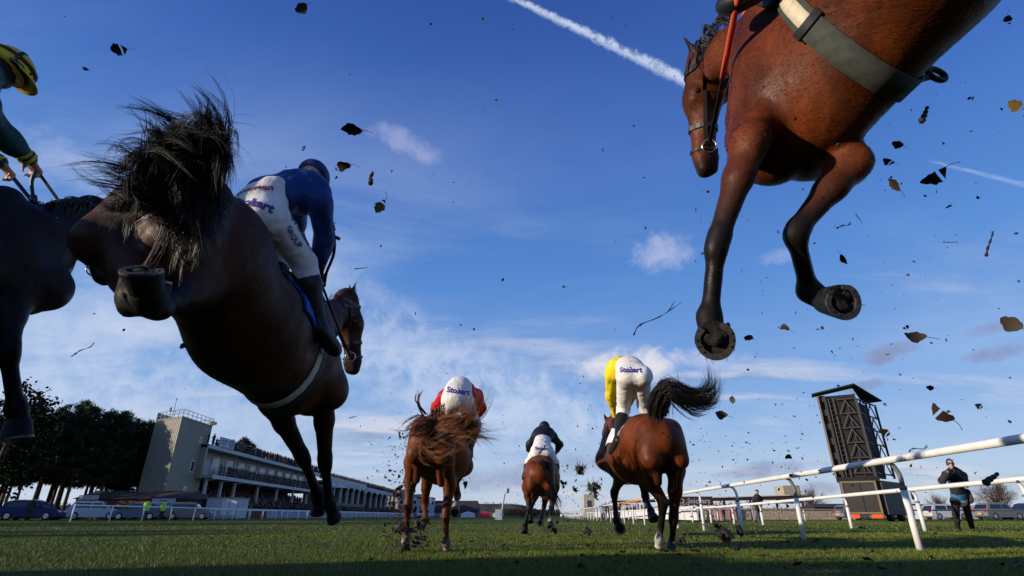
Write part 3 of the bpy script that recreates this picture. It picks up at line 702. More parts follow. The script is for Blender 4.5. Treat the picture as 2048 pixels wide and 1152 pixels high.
fl_ = MB(); fl_.box((-45.5, 80.9, 12.9), (-45.1, 81.3, 13.5)); fl_.tube([(-45.3, 81, 13.2), (-44.6, 80.7, 13.1)], .06, 6); fl_.box((-44.8, 80.4, 12.9), (-44.4, 80.8, 13.3)); fl_.build('floodlight', steelw, tw)

# ================================================================== grandstand, near part
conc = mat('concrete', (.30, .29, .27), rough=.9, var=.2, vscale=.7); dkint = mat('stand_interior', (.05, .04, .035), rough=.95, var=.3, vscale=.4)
brick_m = mat('dark_red_brick', (.11, .045, .03), rough=.9, var=.3, vscale=2)
gs = empty('grandstand', (-45, 110, 0), 'long grandstand with a white balcony wall and packed terraces', 'grandstand')
sx = lambda y: -43.0 - (y - 80) * .055                            # front edge of the stand
def slab(name, y0, y1, f0, f1, z0, z1, m, par): return MB().hexa([(sx(y0) + f0, y0, z0), (sx(y0) + f1, y0, z0), (sx(y1) + f1, y1, z0), (sx(y1) + f0, y1, z0), (sx(y0) + f0, y0, z1), (sx(y0) + f1, y0, z1), (sx(y1) + f1, y1, z1), (sx(y1) + f0, y1, z1)]).build(name, m, par)
slab('balcony_floor', 80, 138, -8, 0, 5.35, 5.75, conc, gs); slab('fascia', 80, 138, .0, .12, 5.30, 5.80, whitew, gs)
slab('roof_slab', 79.5, 138, -8, -1.6, 9.55, 9.95, conc, gs); slab('cornice', 79.5, 138, -1.6, -1.4, 9.50, 10.05, whitew, gs)
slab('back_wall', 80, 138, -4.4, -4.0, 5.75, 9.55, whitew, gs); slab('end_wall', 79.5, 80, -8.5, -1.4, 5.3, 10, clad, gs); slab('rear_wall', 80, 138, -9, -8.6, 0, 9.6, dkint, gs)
MB().hexa([(sx(80) - 6.6, 79.42, 6.6), (sx(80) - 3.4, 79.42, 6.6), (sx(80) - 3.4, 79.5, 6.6), (sx(80) - 6.6, 79.5, 6.6), (sx(80) - 6.6, 79.42, 9), (sx(80) - 3.4, 79.42, 9), (sx(80) - 3.4, 79.5, 9), (sx(80) - 6.6, 79.5, 9)]).build('end_window', glass_d, gs)
for i, y in enumerate(np.arange(81, 138, 4.8)):
    x = sx(y)
    if i % 2 == 0 or i < 3: MB().box((x - 1.35, y - .18, 0), (x - 1.0, y + .18, 5.35)).build('column', whitew, gs)
    MB().hexa([(x - .9, y - .1, 5.02), (x + .05, y - .1, 5.2), (x + .05, y + .1, 5.2), (x - .9, y + .1, 5.02), (x - .9, y - .1, 5.34), (x + .05, y - .1, 5.34), (x + .05, y + .1, 5.34), (x - .9, y + .1, 5.34)]).build('bracket', whitew, gs)
    w_ = MB(); w_.tube([(x - 2.0, y, 5.75), (x - 2.0, y, 9.5)], .05, 6); w_.tube([(x - 2.0, y, 8.6), (x - 2.0, y - 1.1, 9.5)], .03, 5); w_.tube([(x - 2.0, y, 8.6), (x - 2.0, y + 1.1, 9.5)], .03, 5); w_.build('balcony_post', steelw, gs)
    f_ = MB().box((x - 4.0, y + 1.2, 6.3), (x - 3.93, y + 3.6, 8.9)).build('window', frame_w, gs); MB().box((x - 3.93, y + 1.35, 6.45), (x - 3.90, y + 3.45, 8.75)).build('pane', mat('reflecting_glass', (.35, .38, .42), rough=.12, spec=.6), f_)
for z in (6.2, 6.55, 6.85): MB().tube([(sx(80) - .1, 80, z), (sx(138) - .1, 138, z)], .03, 5).build('balcony_rail', steelw, gs)
for y in np.arange(80.2, 138, 1.2): MB().tube([(sx(y) - .1, y, 5.75), (sx(y) - .1, y, 6.87)], .025, 5).build('rail_post', steelw, gs)
for z in (10.5, 11.0): MB().tube([(sx(80) - 1.7, 80, z), (sx(138) - 1.7, 138, z)], .03, 5).build('roof_rail', steelw, gs)
for i in range(9): slab('terrace_step', 80, 138, 1.5 - i, 2.5 - i, 0, .35 + i * .36, conc, gs)
slab('front_wall', 82, 140, 2.6, 2.8, 0, 1.0, brick_m, gs)
# sign on the roof edge: pale board, blue ring and two faint lines
sb = MB().box((sx(84) - 1.42, 83.0, 10.1), (sx(84) - 1.34, 87.6, 11.5)).build('sign_board', whitew, gs)
blue_ink = mat('blue_ink', (.03, .08, .30), rough=.6)
ring = MB().tube([(sx(84) - 1.33, 86.6 + .45 * math.cos(t), 10.8 + .45 * math.sin(t)) for t in np.linspace(0, 2 * math.pi, 17)], .07, 5); ring.build('sign_emblem', blue_ink, sb)
for (z, w_) in ((11.0, 1.9), (10.6, 1.5)): MB().box((sx(84) - 1.34, 83.5, z - .08), (sx(84) - 1.325, 83.5 + w_, z + .08)).build('sign_line', blue_ink, sb)

r2 = np.random.default_rng(21)
P = [(sx(y) + 2 - i - .1 + r2.uniform(-.2, .2), y, .35 + i * .36) for i in range(9) for y in np.arange(80.5, 138, .62) + r2.uniform(-.15, .15) if r2.uniform() < .86]
crowd('terrace_crowd', 'dense crowd on the terrace under the grandstand balcony', P, 1)
P = [(sx(y) - .5 - k * .8 + r2.uniform(-.15, .15), y + r2.uniform(-.2, .2), 5.75) for k in range(2) for y in np.arange(86, 138, .62) if r2.uniform() < .9] + [(sx(84) - .6, 83.4, 5.75), (sx(84) - .7, 84.1, 5.75)]
crowd('balcony_crowd', 'crowd leaning on the grandstand balcony rail', P, 2)
P = [(sx(y) - 2.0 - k * .75 + r2.uniform(-.15, .15), y + r2.uniform(-.25, .25), 9.95 + .12 * k) for k in range(4) for y in np.arange(88, 138, .7) if r2.uniform() < .85]
crowd('roof_crowd', 'crowd standing along the roof rail of the grandstand', P, 3)
for i, (y, dx) in enumerate(((80.4, -1.9), (81.9, -1.9), (82.5, -2.1), (88.2, -1.9), (89.0, -2.0))):
    V, F, Cc = crowd_geo([(sx(y) + dx, y, 9.95)], 70 + i, 0, 1.06, [(.014, .014, .016)])
    o = mk('person', V, F, crowd_m, col=Cc); tag(o, ('dark figure alone at the tower end of the grandstand roof', 'left one of two dark figures beside the roof sign', 'right one of two dark figures touching the roof sign', 'dark figure just behind the far end of the roof sign', 'dark figure second along from the far end of the roof sign')[i], 'person', 'people on the grandstand roof')

# ================================================================== grandstand, arcaded part
ar = empty('arcaded_stand', (-48, 190, 0), 'farther white arcaded stand with a row of round arches', 'grandstand')
ax_ = lambda y: -46.6 - (y - 141) * .032
def arch_bay(y0, y1, z0, zs, z1, th, par):
    n = 10; V = []; F = []; c = (y0 + y1) / 2; hw = (y1 - y0) / 2 - .42; x = ax_(c)
    ins = [(c + hw * math.cos(t), zs + (z1 - zs - .35) * math.sin(t)) for t in np.linspace(math.pi, 0, n + 1)]
    out = [(y0 + (y1 - y0) * i / n, z1) for i in range(n + 1)]
    for xx in (x, x - th):
        V += [(xx, a, b) for a, b in ins] + [(xx, a, b) for a, b in out]
    m = 2 * (n + 1)
    for i in range(n): F += [(i, i + 1, n + 2 + i, n + 1 + i), (m + n + 1 + i, m + n + 2 + i, m + i + 1, m + i), (i, m + i, m + i + 1, i + 1)]
    k = len(V); V += [(x, y0, zs), (x - th, y0, zs), (x, y1, zs), (x - th, y1, zs)]
    F += [(k, 0, n + 1), (k + 2, 2 * n + 1, n), (k, k + 1, m, 0), (k + 2, n, m + n, k + 3)]
    mk('arch', V, F, whitew, par)
    MB().box((x - th, y0 - .30, z0), (x + .1, y0 + .30, zs + .2)).build('column', whitew, par)
for i in range(6): arch_bay(142 + i * 7, 149 + i * 7, 3.6, 6.8, 8.3, .5, ar)
for i in range(7): arch_bay(186 + i * 9.2, 195.2 + i * 9.2, 2.5, 6.6, 8.3, .5, ar)
def aslab(name, y0, y1, f0, f1, z0, z1, m): return MB().hexa([(ax_(y0) + f0, y0, z0), (ax_(y0) + f1, y0, z0), (ax_(y1) + f1, y1, z0), (ax_(y1) + f0, y1, z0), (ax_(y0) + f0, y0, z1), (ax_(y0) + f1, y0, z1), (ax_(y1) + f1, y1, z1), (ax_(y1) + f0, y1, z1)]).build(name, m, ar)
aslab('parapet', 140, 185, -.4, .12, 8.3, 9.7, whitew); aslab('parapet', 186, 251, -.4, .12, 8.3, 9.0, whitew); aslab('roof_slab', 140, 251, -9, -.4, 8.3, 8.6, conc)
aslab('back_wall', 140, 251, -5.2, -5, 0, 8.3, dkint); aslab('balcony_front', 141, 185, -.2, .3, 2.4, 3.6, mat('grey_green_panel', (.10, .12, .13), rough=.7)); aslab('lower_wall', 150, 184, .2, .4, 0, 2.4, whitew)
for z in (9.9, 10.4): MB().tube([(ax_(140), 140, z), (ax_(251), 251, z)], .035, 5).build('roof_rail', steelw, ar)
for i in range(7): aslab('terrace_step', 186, 250, 3 - i, 4 - i, 0, .3 + i * .35, conc)
P = [(ax_(y) - .8 - k * .8, y + r2.uniform(-.3, .3), 8.7 + .3 * k) for k in range(5) for y in np.arange(140, 251, .85) if r2.uniform() < .8]
crowd('roof_crowd', 'crowd along the roof of the arcaded stand', P, 4)
P = [(ax_(y) + 3.6 - i, y + r2.uniform(-.3, .3), .3 + i * .35) for i in range(7) for y in np.arange(150, 250, 1.1) if r2.uniform() < .8]
crowd('terrace_crowd', 'crowd on the steps below the arcaded stand', P, 5)
wc = mat('white_umbrella_cloth', (.72, .70, .66), rough=.8)
for i, (x, y) in enumerate(((-45.4, 139, ), (-45.0, 146))):
    e = empty('parasol', (x, y, 0), ('left', 'right')[i] + ' one of two white parasols between the two stands', 'parasol', 'white parasols between the stands')
    MB().tube([(x, y, 0), (x, y, 7.6)], .06, 6).build('pole', steelw, e); V = [(x, y, 8.1)] + [(x + 2.3 * math.cos(t), y + 2.3 * math.sin(t), 7.0) for t in np.arange(8) * math.pi / 4] + [(x, y, 7.7)]
    mk('canopy', V, [(0, 1 + i_, 1 + (i_ + 1) % 8) for i_ in range(8)] + [(9, 1 + (i_ + 1) % 8, 1 + i_) for i_ in range(8)], wc, e)

# ================================================================== buildings beyond
beige = mat('beige_render', (.36, .31, .23), rough=.85, var=.12, vscale=.3); tile_r = mat('dark_roof', (.045, .035, .03), rough=.85, var=.3, vscale=.4)
def house(name, label, x0, x1, y0, y1, h, m, roof=None, rh=0.0, rows=0, cols=0):
    e = empty(name, ((x0 + x1) / 2, y0, 0), label, 'building'); MB().box((x0, y0, -.1), (x1, y1, h)).build('wall', m, e)
    if rh: MB().hexa([(x0 - .3, y0 - .3, h), (x1 + .3, y0 - .3, h), (x1 + .3, y1 + .3, h), (x0 - .3, y1 + .3, h), (x0 + .5, (y0 + y1) / 2 - .1, h + rh), (x1 - .5, (y0 + y1) / 2 - .1, h + rh), (x1 - .5, (y0 + y1) / 2 + .1, h + rh), (x0 + .5, (y0 + y1) / 2 + .1, h + rh)]).build('roof', roof, e)
    elif roof: MB().box((x0 - .2, y0 - .2, h), (x1 + .2, y1, h + .35)).build('roof', roof, e)
    for r in range(rows):
        for c in range(cols):
            a = x0 + (x1 - x0) * (c + .25) / cols; b = x0 + (x1 - x0) * (c + .75) / cols; z = h * (r + .35) / rows; z2 = h * (r + .75) / rows
            f = MB().box((a, y0 - .06, z), (b, y0 + .05, z2)).build('window', frame_w, e); MB().box((a + .12, y0 - .09, z + .12), (b - .12, y0 - .055, z2 - .12)).build('pane', glass_d, f)
    return e
house('building', 'beige flat roofed block behind the far end of the arcaded stand', -66, -52.5, 262, 280, 11.5, beige, conc, 0, 3, 3)
house('building', 'smaller beige block with a roof box at the end of the stands', -52.0, -43, 266, 282, 9.4, beige, conc, 0, 2, 3)
house('building', 'pale building with two rows of windows seen between the chestnut legs', -50, -35.5, 250, 262, 7.6, whitew, tile_r, 0, 2, 5)
house('barn', 'long dark roofed barn below the hill', -38, -15.8, 262, 280, 2.6, brick_m, tile_r, 4.4)
house('tower_block', 'small beige gate tower with one opening above the white rail', 25.0, 28.6, 197, 200, 7.3, mat('beige_gate', (.44, .40, .28), rough=.8), None, 0, 1, 1)

# brick hut and signs at the tower's foot
e = house('hut', 'low dark hut with a sloping roof at the foot of the tower', -51.5, -38.2, 67, 72, 2.2, brick_m, tile_r, 1.0)
for (x, y, z, w_, h_, lab) in ((-49.6, 66.4, 2.35, 2.3, .5, 'narrow white sign above the hut door'), (-40.6, 66.2, 1.75, 2.7, .95, 'white sign board with two lines on the hut front')):
    e = empty('sign', (x, y, 0), lab, 'sign'); MB().box((x - w_ / 2, y - .05, z - h_ / 2), (x + w_ / 2, y + .02, z + h_ / 2)).build('board', whitew, e)
    for sgn in (-1, 1): MB().box((x + sgn * w_ * .4 - .04, y + .02, -.05), (x + sgn * w_ * .4 + .04, y + .09, z)).build('leg', steelw, e)
    if h_ > .6:
        for (dz, ww, q) in ((.22, 1.0, .12), (-.12, 2.1, .24)):
            for k in range(int(ww / .2)): MB().box((x - ww / 2 + k * .2, y - .065, z + dz - q / 2), (x - ww / 2 + k * .2 + .12, y - .05, z + dz + q / 2)).build('lettering', blue_ink, e)
e = empty('cabin', (-35.6, 70, 0), 'white cabin with open panels beside the inner rail', 'cabin')
MB().box((-37.6, 70, .1), (-33.6, 72.5, 2.35)).build('wall', whitew, e); MB().box((-37.7, 69.9, 2.35), (-33.5, 72.6, 2.45)).build('roof', conc, e)
for a in (-35.2, -34.2): MB().box((a - .42, 69.93, .4), (a + .42, 70.0, 2.2)).build('panel', frame_w, e)
MB().box((-37.2, 69.94, 1.0), (-35.9, 70, 1.1)).build('shelf', steelw, e)

# ================================================================== the fence just jumped, behind the camera
e = empty('steeplechase_fence', (0, -2.6, 0), 'birch steeplechase fence the horses have just jumped', 'fence')
r4 = np.random.default_rng(6); q = []
for k in range(9000):
    c = np.array([r4.uniform(-11, 9.5), r4.uniform(-3.3, -2.0), 0]); t = c + (r4.normal(0, .07), r4.normal(0, .05), r4.uniform(1.25, 1.6)); w = np.array([math.cos(k), math.sin(k), 0]) * .010; q.append([c - w, c + w, t + w * .4, t - w * .4])
tag(mk('birch', np.array(q).reshape(-1, 3), np.arange(4 * len(q)).reshape(-1, 4), mat('birch_twigs', (.022, .014, .010), rough=.95, var=.4, vscale=3), e), kind='stuff')
MB().box((-11.1, -3.2, 0), (9.6, -2.1, 1.15)).build('packing', mat('birch_twigs', (.022, .014, .010)), e); MB().tube([(-11, -3.55, .32), (9.5, -3.55, .32)], .09, 10).build('take_off_rail', orange_p, e, True)
e = empty('shade_wing', (-7, 0, 0), 'unseen tall boarded wing added to shade the near turf', 'fence')  # unseen wing, added so that its shadow darkens the foreground turf
shade_wing_m = mat('shade_wing_boards', (.03, .07, .035), rough=.7, var=.2, vscale=2)
for i in range(30):
    t0, t1 = i / 30, (i + .93) / 30; a = lerp((-6.6, -3.0, 0), (-7.4, 3.0, 0), t0); b = lerp((-6.6, -3.0, 0), (-7.4, 3.0, 0), t1); z = 2.2 + .04 * math.sin(i * 2.3)
    MB().hexa([(a[0], a[1], -.05), (b[0], b[1], -.05), (b[0] + .03, b[1], -.05), (a[0] + .03, a[1], -.05), (a[0], a[1], z), (b[0], b[1], z), (b[0] + .03, b[1], z), (a[0] + .03, a[1], z)]).build('board', shade_wing_m, e)
MB().tube([(-6.68, -3.0, 1.5), (-7.48, 3.0, 1.5)], .05, 6).build('bar', shade_wing_m, e)
# loose crumbs of turf lying where the field has passed
r5 = np.random.default_rng(12); V = []; F = []
for k in range(420):
    y = r5.uniform(4.2, 15); x = r5.normal(.4, .38) * y * .9; s_ = r5.uniform(.008, .032); n = len(V)
    for _ in range(6): V.append((x + r5.normal(0, s_), y + r5.normal(0, s_), .018 + abs(r5.normal(0, s_ * .6))))
    F += [(n, n + 1, n + 2), (n, n + 2, n + 3), (n, n + 3, n + 1), (n + 1, n + 4, n + 2), (n + 2, n + 4, n + 3), (n + 3, n + 5, n + 1), (n + 4, n + 5, n)]
tag(mk('loose_turf', V, F, soil), 'loose crumbs of soil and turf lying on the grass', 'turf', kind='stuff')
# ================================================================== centre: fence, camera pole, tents
e = empty('steeplechase_fence', (1.2, 86, 0), 'dark birch steeplechase fence far down the course', 'fence')
r3 = np.random.default_rng(4); q = []
for k in range(1500):
    c = np.array([r3.uniform(-1.2, 7.2), r3.uniform(86, 87), 0]); t = c + (r3.normal(0, .08), r3.normal(0, .08), r3.uniform(.9, 1.35)); w = np.array([.03, 0, 0]); q.append([c - w, c + w, t + w * .4, t - w * .4])
b_ = mk('birch', np.array(q).reshape(-1, 3), np.arange(4 * len(q)).reshape(-1, 4), mat('birch_twigs', (.022, .014, .010), rough=.95, var=.4, vscale=3), e); tag(b_, kind='stuff')
MB().box((-1.3, 85.8, 0), (7.3, 86.0, .35)).build('take_off_board', mat('dark_green_board', (.02, .05, .03), rough=.7), e)
e = empty('camera_post', (-1.05, 60, 0), 'white leaning camera post beside a pale blue box', 'post')
MB().tube([(-1.1, 60, 0), (-.98, 60, 1.3), (-.80, 60, 2.45)], .09, 8).build('pole', whitew, e); MB().tube([(-.80, 60, 2.4), (-.5, 60, 2.75)], .07, 6).build('arm', whitew, e); MB().box((-.55, 59.85, 2.6), (-.28, 60.1, 3.05)).build('camera', steelw, e)
e = tag(MB().box((-1.75, 59.5, 0), (-1.05, 60.1, 1.0)).build('box', mat('pale_blue_box', (.42, .48, .55), rough=.6)), 'pale blue box at the foot of the leaning camera post', 'box')
tent = mat('white_tent_cloth', (.74, .73, .72), rough=.7); redc = mat('red_van_paint', (.55, .03, .03), rough=.4)
def tent_at(x, y, w, h, lab, m=tent):
    e = empty('tent', (x, y, 0), lab, 'tent', 'tents and stalls beyond the course'); MB().box((x - w / 2, y - w / 2, 0), (x + w / 2, y + w / 2, h * .6)).build('wall', m, e)
    mk('roof', [(x - w * .54, y - w * .54, h * .6), (x + w * .54, y - w * .54, h * .6), (x + w * .54, y + w * .54, h * .6), (x - w * .54, y + w * .54, h * .6), (x, y, h)], [(0, 1, 4), (1, 2, 4), (2, 3, 4), (3, 0, 4), (3, 2, 1, 0)], m, e)
for (x, y, w, h, lab, m) in ((-8.0, 170, 3.4, 1.7, 'red stall roof below the hill left of the camera post', redc), (-13, 170, 4, 1.6, 'white stall left of the red one', tent), (-4.2, 165, 2.6, 1.5, 'white stall right of the red one', tent), (10.0, 165, 5, 1.7, 'white stall seen past the dark fence', tent), (16.5, 170, 4, 1.6, 'rightmost of the white stalls beside the dark fence', tent),
        (27.5, 150, 7, 5.2, 'pointed white tent beside the beige gate tower', tent), (-19, 165, 3, 1.5, 'small white stall nearest to the chestnut horse', tent)): tent_at(x, y, w, h, lab, m)
hoard = mat('pale_hoarding', (.68, .66, .66), rough=.6, var=.10, vscale=.8); e = empty('hoarding', (14, 60, 0), 'row of pale advertising panels along the far right rail', 'hoarding')
for i in range(26): MB().box((11.6 + i * .25, 36 + i * 3.4, .12), (11.7 + i * .25, 36 + i * 3.4 + 3.3, .95)).build('panel', hoard, e)
e = empty('hoarding', (-33, 70, 0), 'row of pale grey boards behind the left rails', 'hoarding')
for i in range(38): MB().box((-32.6, 76 + i * 4.2, .08), (-32.5, 76 + i * 4.2 + 4.1, .9)).build('panel', mat('grey_board', (.26, .30, .38), rough=.6, var=.1, vscale=.4), e)

# ================================================================== shelter on the right
sh = empty('shelter', (34, 100, 0), 'long low open shelter with a dark roof edge and a white snack sign', 'shelter')
cream2 = mat('cream_edge', (.62, .52, .42), rough=.6); dark_e = mat('dark_roof_edge', (.022, .018, .018), rough=.8)
MB().hexa([(18.5, 100, 2.45), (51, 98, 3.0), (51, 106, 3.2), (18.5, 106, 2.6), (18.5, 100, 2.75), (51, 98, 3.65), (51, 106, 3.85), (18.5, 106, 2.95)]).build('roof', dark_e, sh)
MB().hexa([(18.2, 99.8, 2.76), (48, 97.9, 3.58), (48, 98.2, 3.58), (18.2, 100.1, 2.76), (18.2, 99.8, 2.90), (48, 97.9, 3.74), (48, 98.2, 3.74), (18.2, 100.1, 2.90)]).build('roof_edge', cream2, sh)
for x in np.arange(19, 52, 4.6): MB().box((x - .13, 100, 0), (x + .13, 100.3, 2.9)).build('post', dark_e, sh); 
for x in np.arange(19.5, 51, 4.6): MB().tube([(x, 100.2, 2.0), (x - 1.2, 100.2, 2.75)], .08, 5).build('brace', dark_e, sh)
MB().box((18.8, 105, .0), (51, 105.2, 1.0)).build('back_wall', stone, sh)
MB().box((48.0, 99.5, 2.4), (50.9, 103, 5.3)).build('roof_box', beige, sh)
sg_ = empty('sign', (30.3, 94.8, 0), 'dark board reading Snickers hanging under the shelter roof', 'sign')
MB().box((27.3, 94.9, 1.95), (33.6, 95.1, 3.35)).build('board', mat('brown_board', (.05, .028, .02), rough=.7), sg_)
MB().tube([(28.2 + .55 * math.cos(t), 94.86, 2.65 + .35 * math.sin(t)) for t in np.linspace(0, 6.2832, 15)], .07, 5).build('emblem', whitew, sg_)
text_cu = None
def flat_text(txt, c, size, m, parent, right=(1, 0, 0), up=(0, 0, 1), name='lettering', bold=.0):
    cu = bpy.data.curves.new('t', 'FONT'); cu.body = txt; cu.align_x = 'CENTER'; cu.align_y = 'CENTER'; cu.size = size; cu.resolution_u = 2; cu.offset = bold
    to = bpy.data.objects.new('t', cu); COL.objects.link(to); me = bpy.data.meshes.new_from_object(to.evaluated_get(bpy.context.evaluated_depsgraph_get())); bpy.data.objects.remove(to)
    V = [V3(c) + V3(right) * v.co.x + V3(up) * v.co.y for v in me.vertices]; return mk(name, V, [tuple(p.vertices) for p in me.polygons], m, parent)
flat_text('Snickers', (31.2, 94.87, 2.63), 1.15, whitew, sg_, bold=.02)
P = [(x + r2.uniform(-.3, .3), 99 + r2.uniform(-2.5, 3.5), 0) for x in np.arange(19, 50, .42)]
crowd('shelter_crowd', 'people standing in the sun under the long shelter', P, 6, 0, [(.5, .46, .42), (.02, .02, .03), (.03, .03, .05), (.55, .5, .46), (.3, .25, .2), (.05, .02, .02)])
P = [(x + r2.uniform(-.2, .2), 48 + r2.uniform(0, 3), 0) for x in np.arange(17.2, 21.8, .30)]
crowd('rail_crowd', 'small crowd in pink and grey behind the second rail', P, 7, 0, [(.35, .10, .16), (.25, .20, .2), (.10, .09, .10), (.42, .2, .26), (.3, .28, .27)], .82)
P = [(x, 60 + r2.uniform(0, 25), 0) for x in np.arange(10, 27, .3)]
crowd('far_rail_crowd', 'far crowd beyond the pale advertising panels', P, 8, 0, [(.3, .22, .25), (.05, .05, .07), (.5, .46, .44), (.04, .03, .05), (.2, .05, .1)])
house('shed', 'long low dark red shed between the shelter and the screen lorry', 44.5, 62, 84, 88, 1.55, brick_m, tile_r, .5)
house('cabin', 'long white cabin with a dark door behind the photographer', 50.2, 57.2, 70, 73, 1.55, whitew, None)
tag(MB().box((52.6, 69.9, 0), (53.5, 69.97, 1.25)).build('door', steelw), 'dark open doorway of the long white cabin', 'door')

# ================================================================== screen lorry
sc_ = empty('screen_lorry', (26, 42, 0), 'tall outdoor screen on a lorry, its dark framework back turned to the course', 'lorry')
dark_f = mat('dark_screen_frame', (.009, .008, .008), rough=.7, var=.3, vscale=.8); grey_f = mat('grey_steel_bar', (.040, .038, .037), rough=.55); box_m = mat('grey_brown_panel', (.040, .034, .029), rough=.6, var=.1, vscale=.5); edge_m = mat('pale_edge', (.22, .16, .10), rough=.5)
org = np.array([23.2, 40.0]); u1 = unit(np.array([.87, -.47])); n1 = np.array([u1[1], -u1[0]]); u2 = unit(np.array([.75, .66])); n2 = np.array([u2[1], -u2[0]])
def W1(a, o, z): p = org + u1 * a + n1 * o; return (p[0], p[1], z)
c0 = org + u1 * 2.45
def W2(a, o, z): p = c0 + u2 * a + n2 * o; return (p[0], p[1], z)
def wbox(Wf, a0, a1, o0, o1, z0, z1): return MB().hexa([Wf(a0, o0, z0), Wf(a1, o0, z0), Wf(a1, o1, z0), Wf(a0, o1, z0), Wf(a0, o0, z1), Wf(a1, o0, z1), Wf(a1, o1, z1), Wf(a0, o1, z1)])
wbox(W1, 0, 2.45, -.36, -.30, 2.9, 8.7).build('back_panel', dark_f, sc_); wbox(W2, 0, 4.4, -.7, -.6, 2.9, 8.4).build('back_panel', dark_f, sc_)
wbox(W1, -.06, .06, -.14, .03, 2.9, 8.7).build('side_edge', edge_m, sc_)
for a in (.45, 2.38): wbox(W1, a - .06, a + .06, -.1, .02, 2.9, 8.7).build('upright', grey_f, sc_)
for a in (.06, 2.1, 4.3): wbox(W2, a - .08, a + .08, -.1, .02, 2.9, 8.35).build('upright', grey_f, sc_)
for k, z in enumerate(np.linspace(3.1, 8.3, 6)):
    wbox(W1, .1, .45, -.28, -.20, z, z + .45).build('cable_box', grey_f, sc_)
    wbox(W1, 1.15, 2.3, -.16, -.06, z, z + .09).build('crossbar', grey_f, sc_); wbox(W2, .2, 2.0, -.16, -.06, z, z + .09).build('crossbar', grey_f, sc_); wbox(W2, 2.2, 4.2, -.16, -.06, z, z + .09).build('crossbar', grey_f, sc_)
    if k < 5:
        for (Wf, a0, a1) in ((W1, 1.2, 2.25), (W2, .25, 1.95), (W2, 2.25, 4.2)):
            m_ = (a0 + a1) / 2; MB().tube([Wf(a0, -.12, z), Wf(m_, -.12, z + 1.0)], .045, 5).build('brace', grey_f, sc_); MB().tube([Wf(a1, -.12, z), Wf(m_, -.12, z + 1.0)], .045, 5).build('brace', grey_f, sc_)
ld = empty('ladder', W1(.8, 0, 2.9), None, None); ld.parent = sc_; ld.location = V3(W1(.8, -.1, 2.9)) - V3(sc_.location)
for a in (.68, .98): MB().tube([W1(a, -.12, 2.9), W1(a, -.12, 8.5)], .035, 5).build('stile', grey_f, ld)
for z in np.arange(3.1, 8.4, .32): MB().tube([W1(.68, -.12, z), W1(.98, -.12, z)], .025, 5).build('rung', grey_f, ld)
MB().add([W1(-.35, .35, 8.78), W1(2.5, .40, 9.25), W2(4.6, .45, 8.62), W2(4.6, -.9, 8.62), W1(2.45, -1.0, 9.25), W1(-.35, -.8, 8.78)] + [W1(-.35, .35, 8.88), W1(2.5, .40, 9.36), W2(4.6, .45, 8.72), W2(4.6, -.9, 8.72), W1(2.45, -1.0, 9.36), W1(-.35, -.8, 8.88)],
    [(0, 1, 4, 5)[::-1], (1, 2, 3, 4)[::-1], (6, 7, 10, 11), (7, 8, 9, 10), (0, 6, 11, 5)[::-1], (0, 1, 7, 6), (1, 2, 8, 7), (2, 3, 9, 8), (3, 4, 10, 9), (4, 5, 11, 10)]).build('top_flap', dark_f, sc_)
wbox(W1, .0, 2.6, -.2, .12, 2.55, 2.9).build('sub_frame', dark_f, sc_)
wbox(W1, .15, 2.3, -1.2, .25, .45, 2.62).build('box_body', box_m, sc_); wbox(W2, .05, 4.6, -1.6, .18, .45, 2.62).build('box_body', box_m, sc_)
for (a0, a1, z0, z1) in ((.15, .27, .5, 2.6), (2.18, 2.3, .5, 2.6), (.27, 2.18, 2.5, 2.6), (.27, 2.18, .5, .6)): wbox(W1, a0, a1, .25, .30, z0, z1).build('door_frame', edge_m, sc_)
wbox(W1, 1.30, 1.34, .25, .27, .6, 2.5).build('door_seam', dark_f, sc_)
lamp_o = mat('orange_marker', (.80, .13, .02), rough=.35)
for a in (.55, 1.9): wbox(W1, a - .33, a + .33, .26, .33, .22, .46).build('marker_light', lamp_o, sc_)
for a in (1.0, 3.4):
    p = W2(a, .1, .45); w = MB(); w.tube([p, W2(a, -.2, .45)], .45, 16); t_ = w.build('wheel', mat('tyre', (.015, .015, .016), rough=.85), sc_, True); MB().tube([W2(a, .12, .45), W2(a, .05, .45)], .22, 12).build('rim', grey_f, t_)
cab = MB(); cab.hexa([W2(4.9, .1, .4), W2(6.5, .1, .4), W2(6.5, -2.0, .4), W2(4.9, -2.0, .4), W2(4.9, .05, 2.5), W2(6.2, .05, 2.5), W2(6.2, -2.0, 2.5), W2(4.9, -2.0, 2.5)]); cab.build('cab', mat('dark_cab_paint', (.03, .035, .045), rough=.3, spec=.5), sc_)
wbox(W2, 5.2, 6.1, .1, .13, 1.5, 2.2).build('cab_window', glass_d, sc_); MB().box((W2(6.3, .3, 0)[0], W2(6.3, .3, 0)[1] - .1, 1.5), (W2(6.3, .3, 0)[0] + .2, W2(6.3, .3, 0)[1] + .15, 2.1)).build('mirror', whitew, sc_)

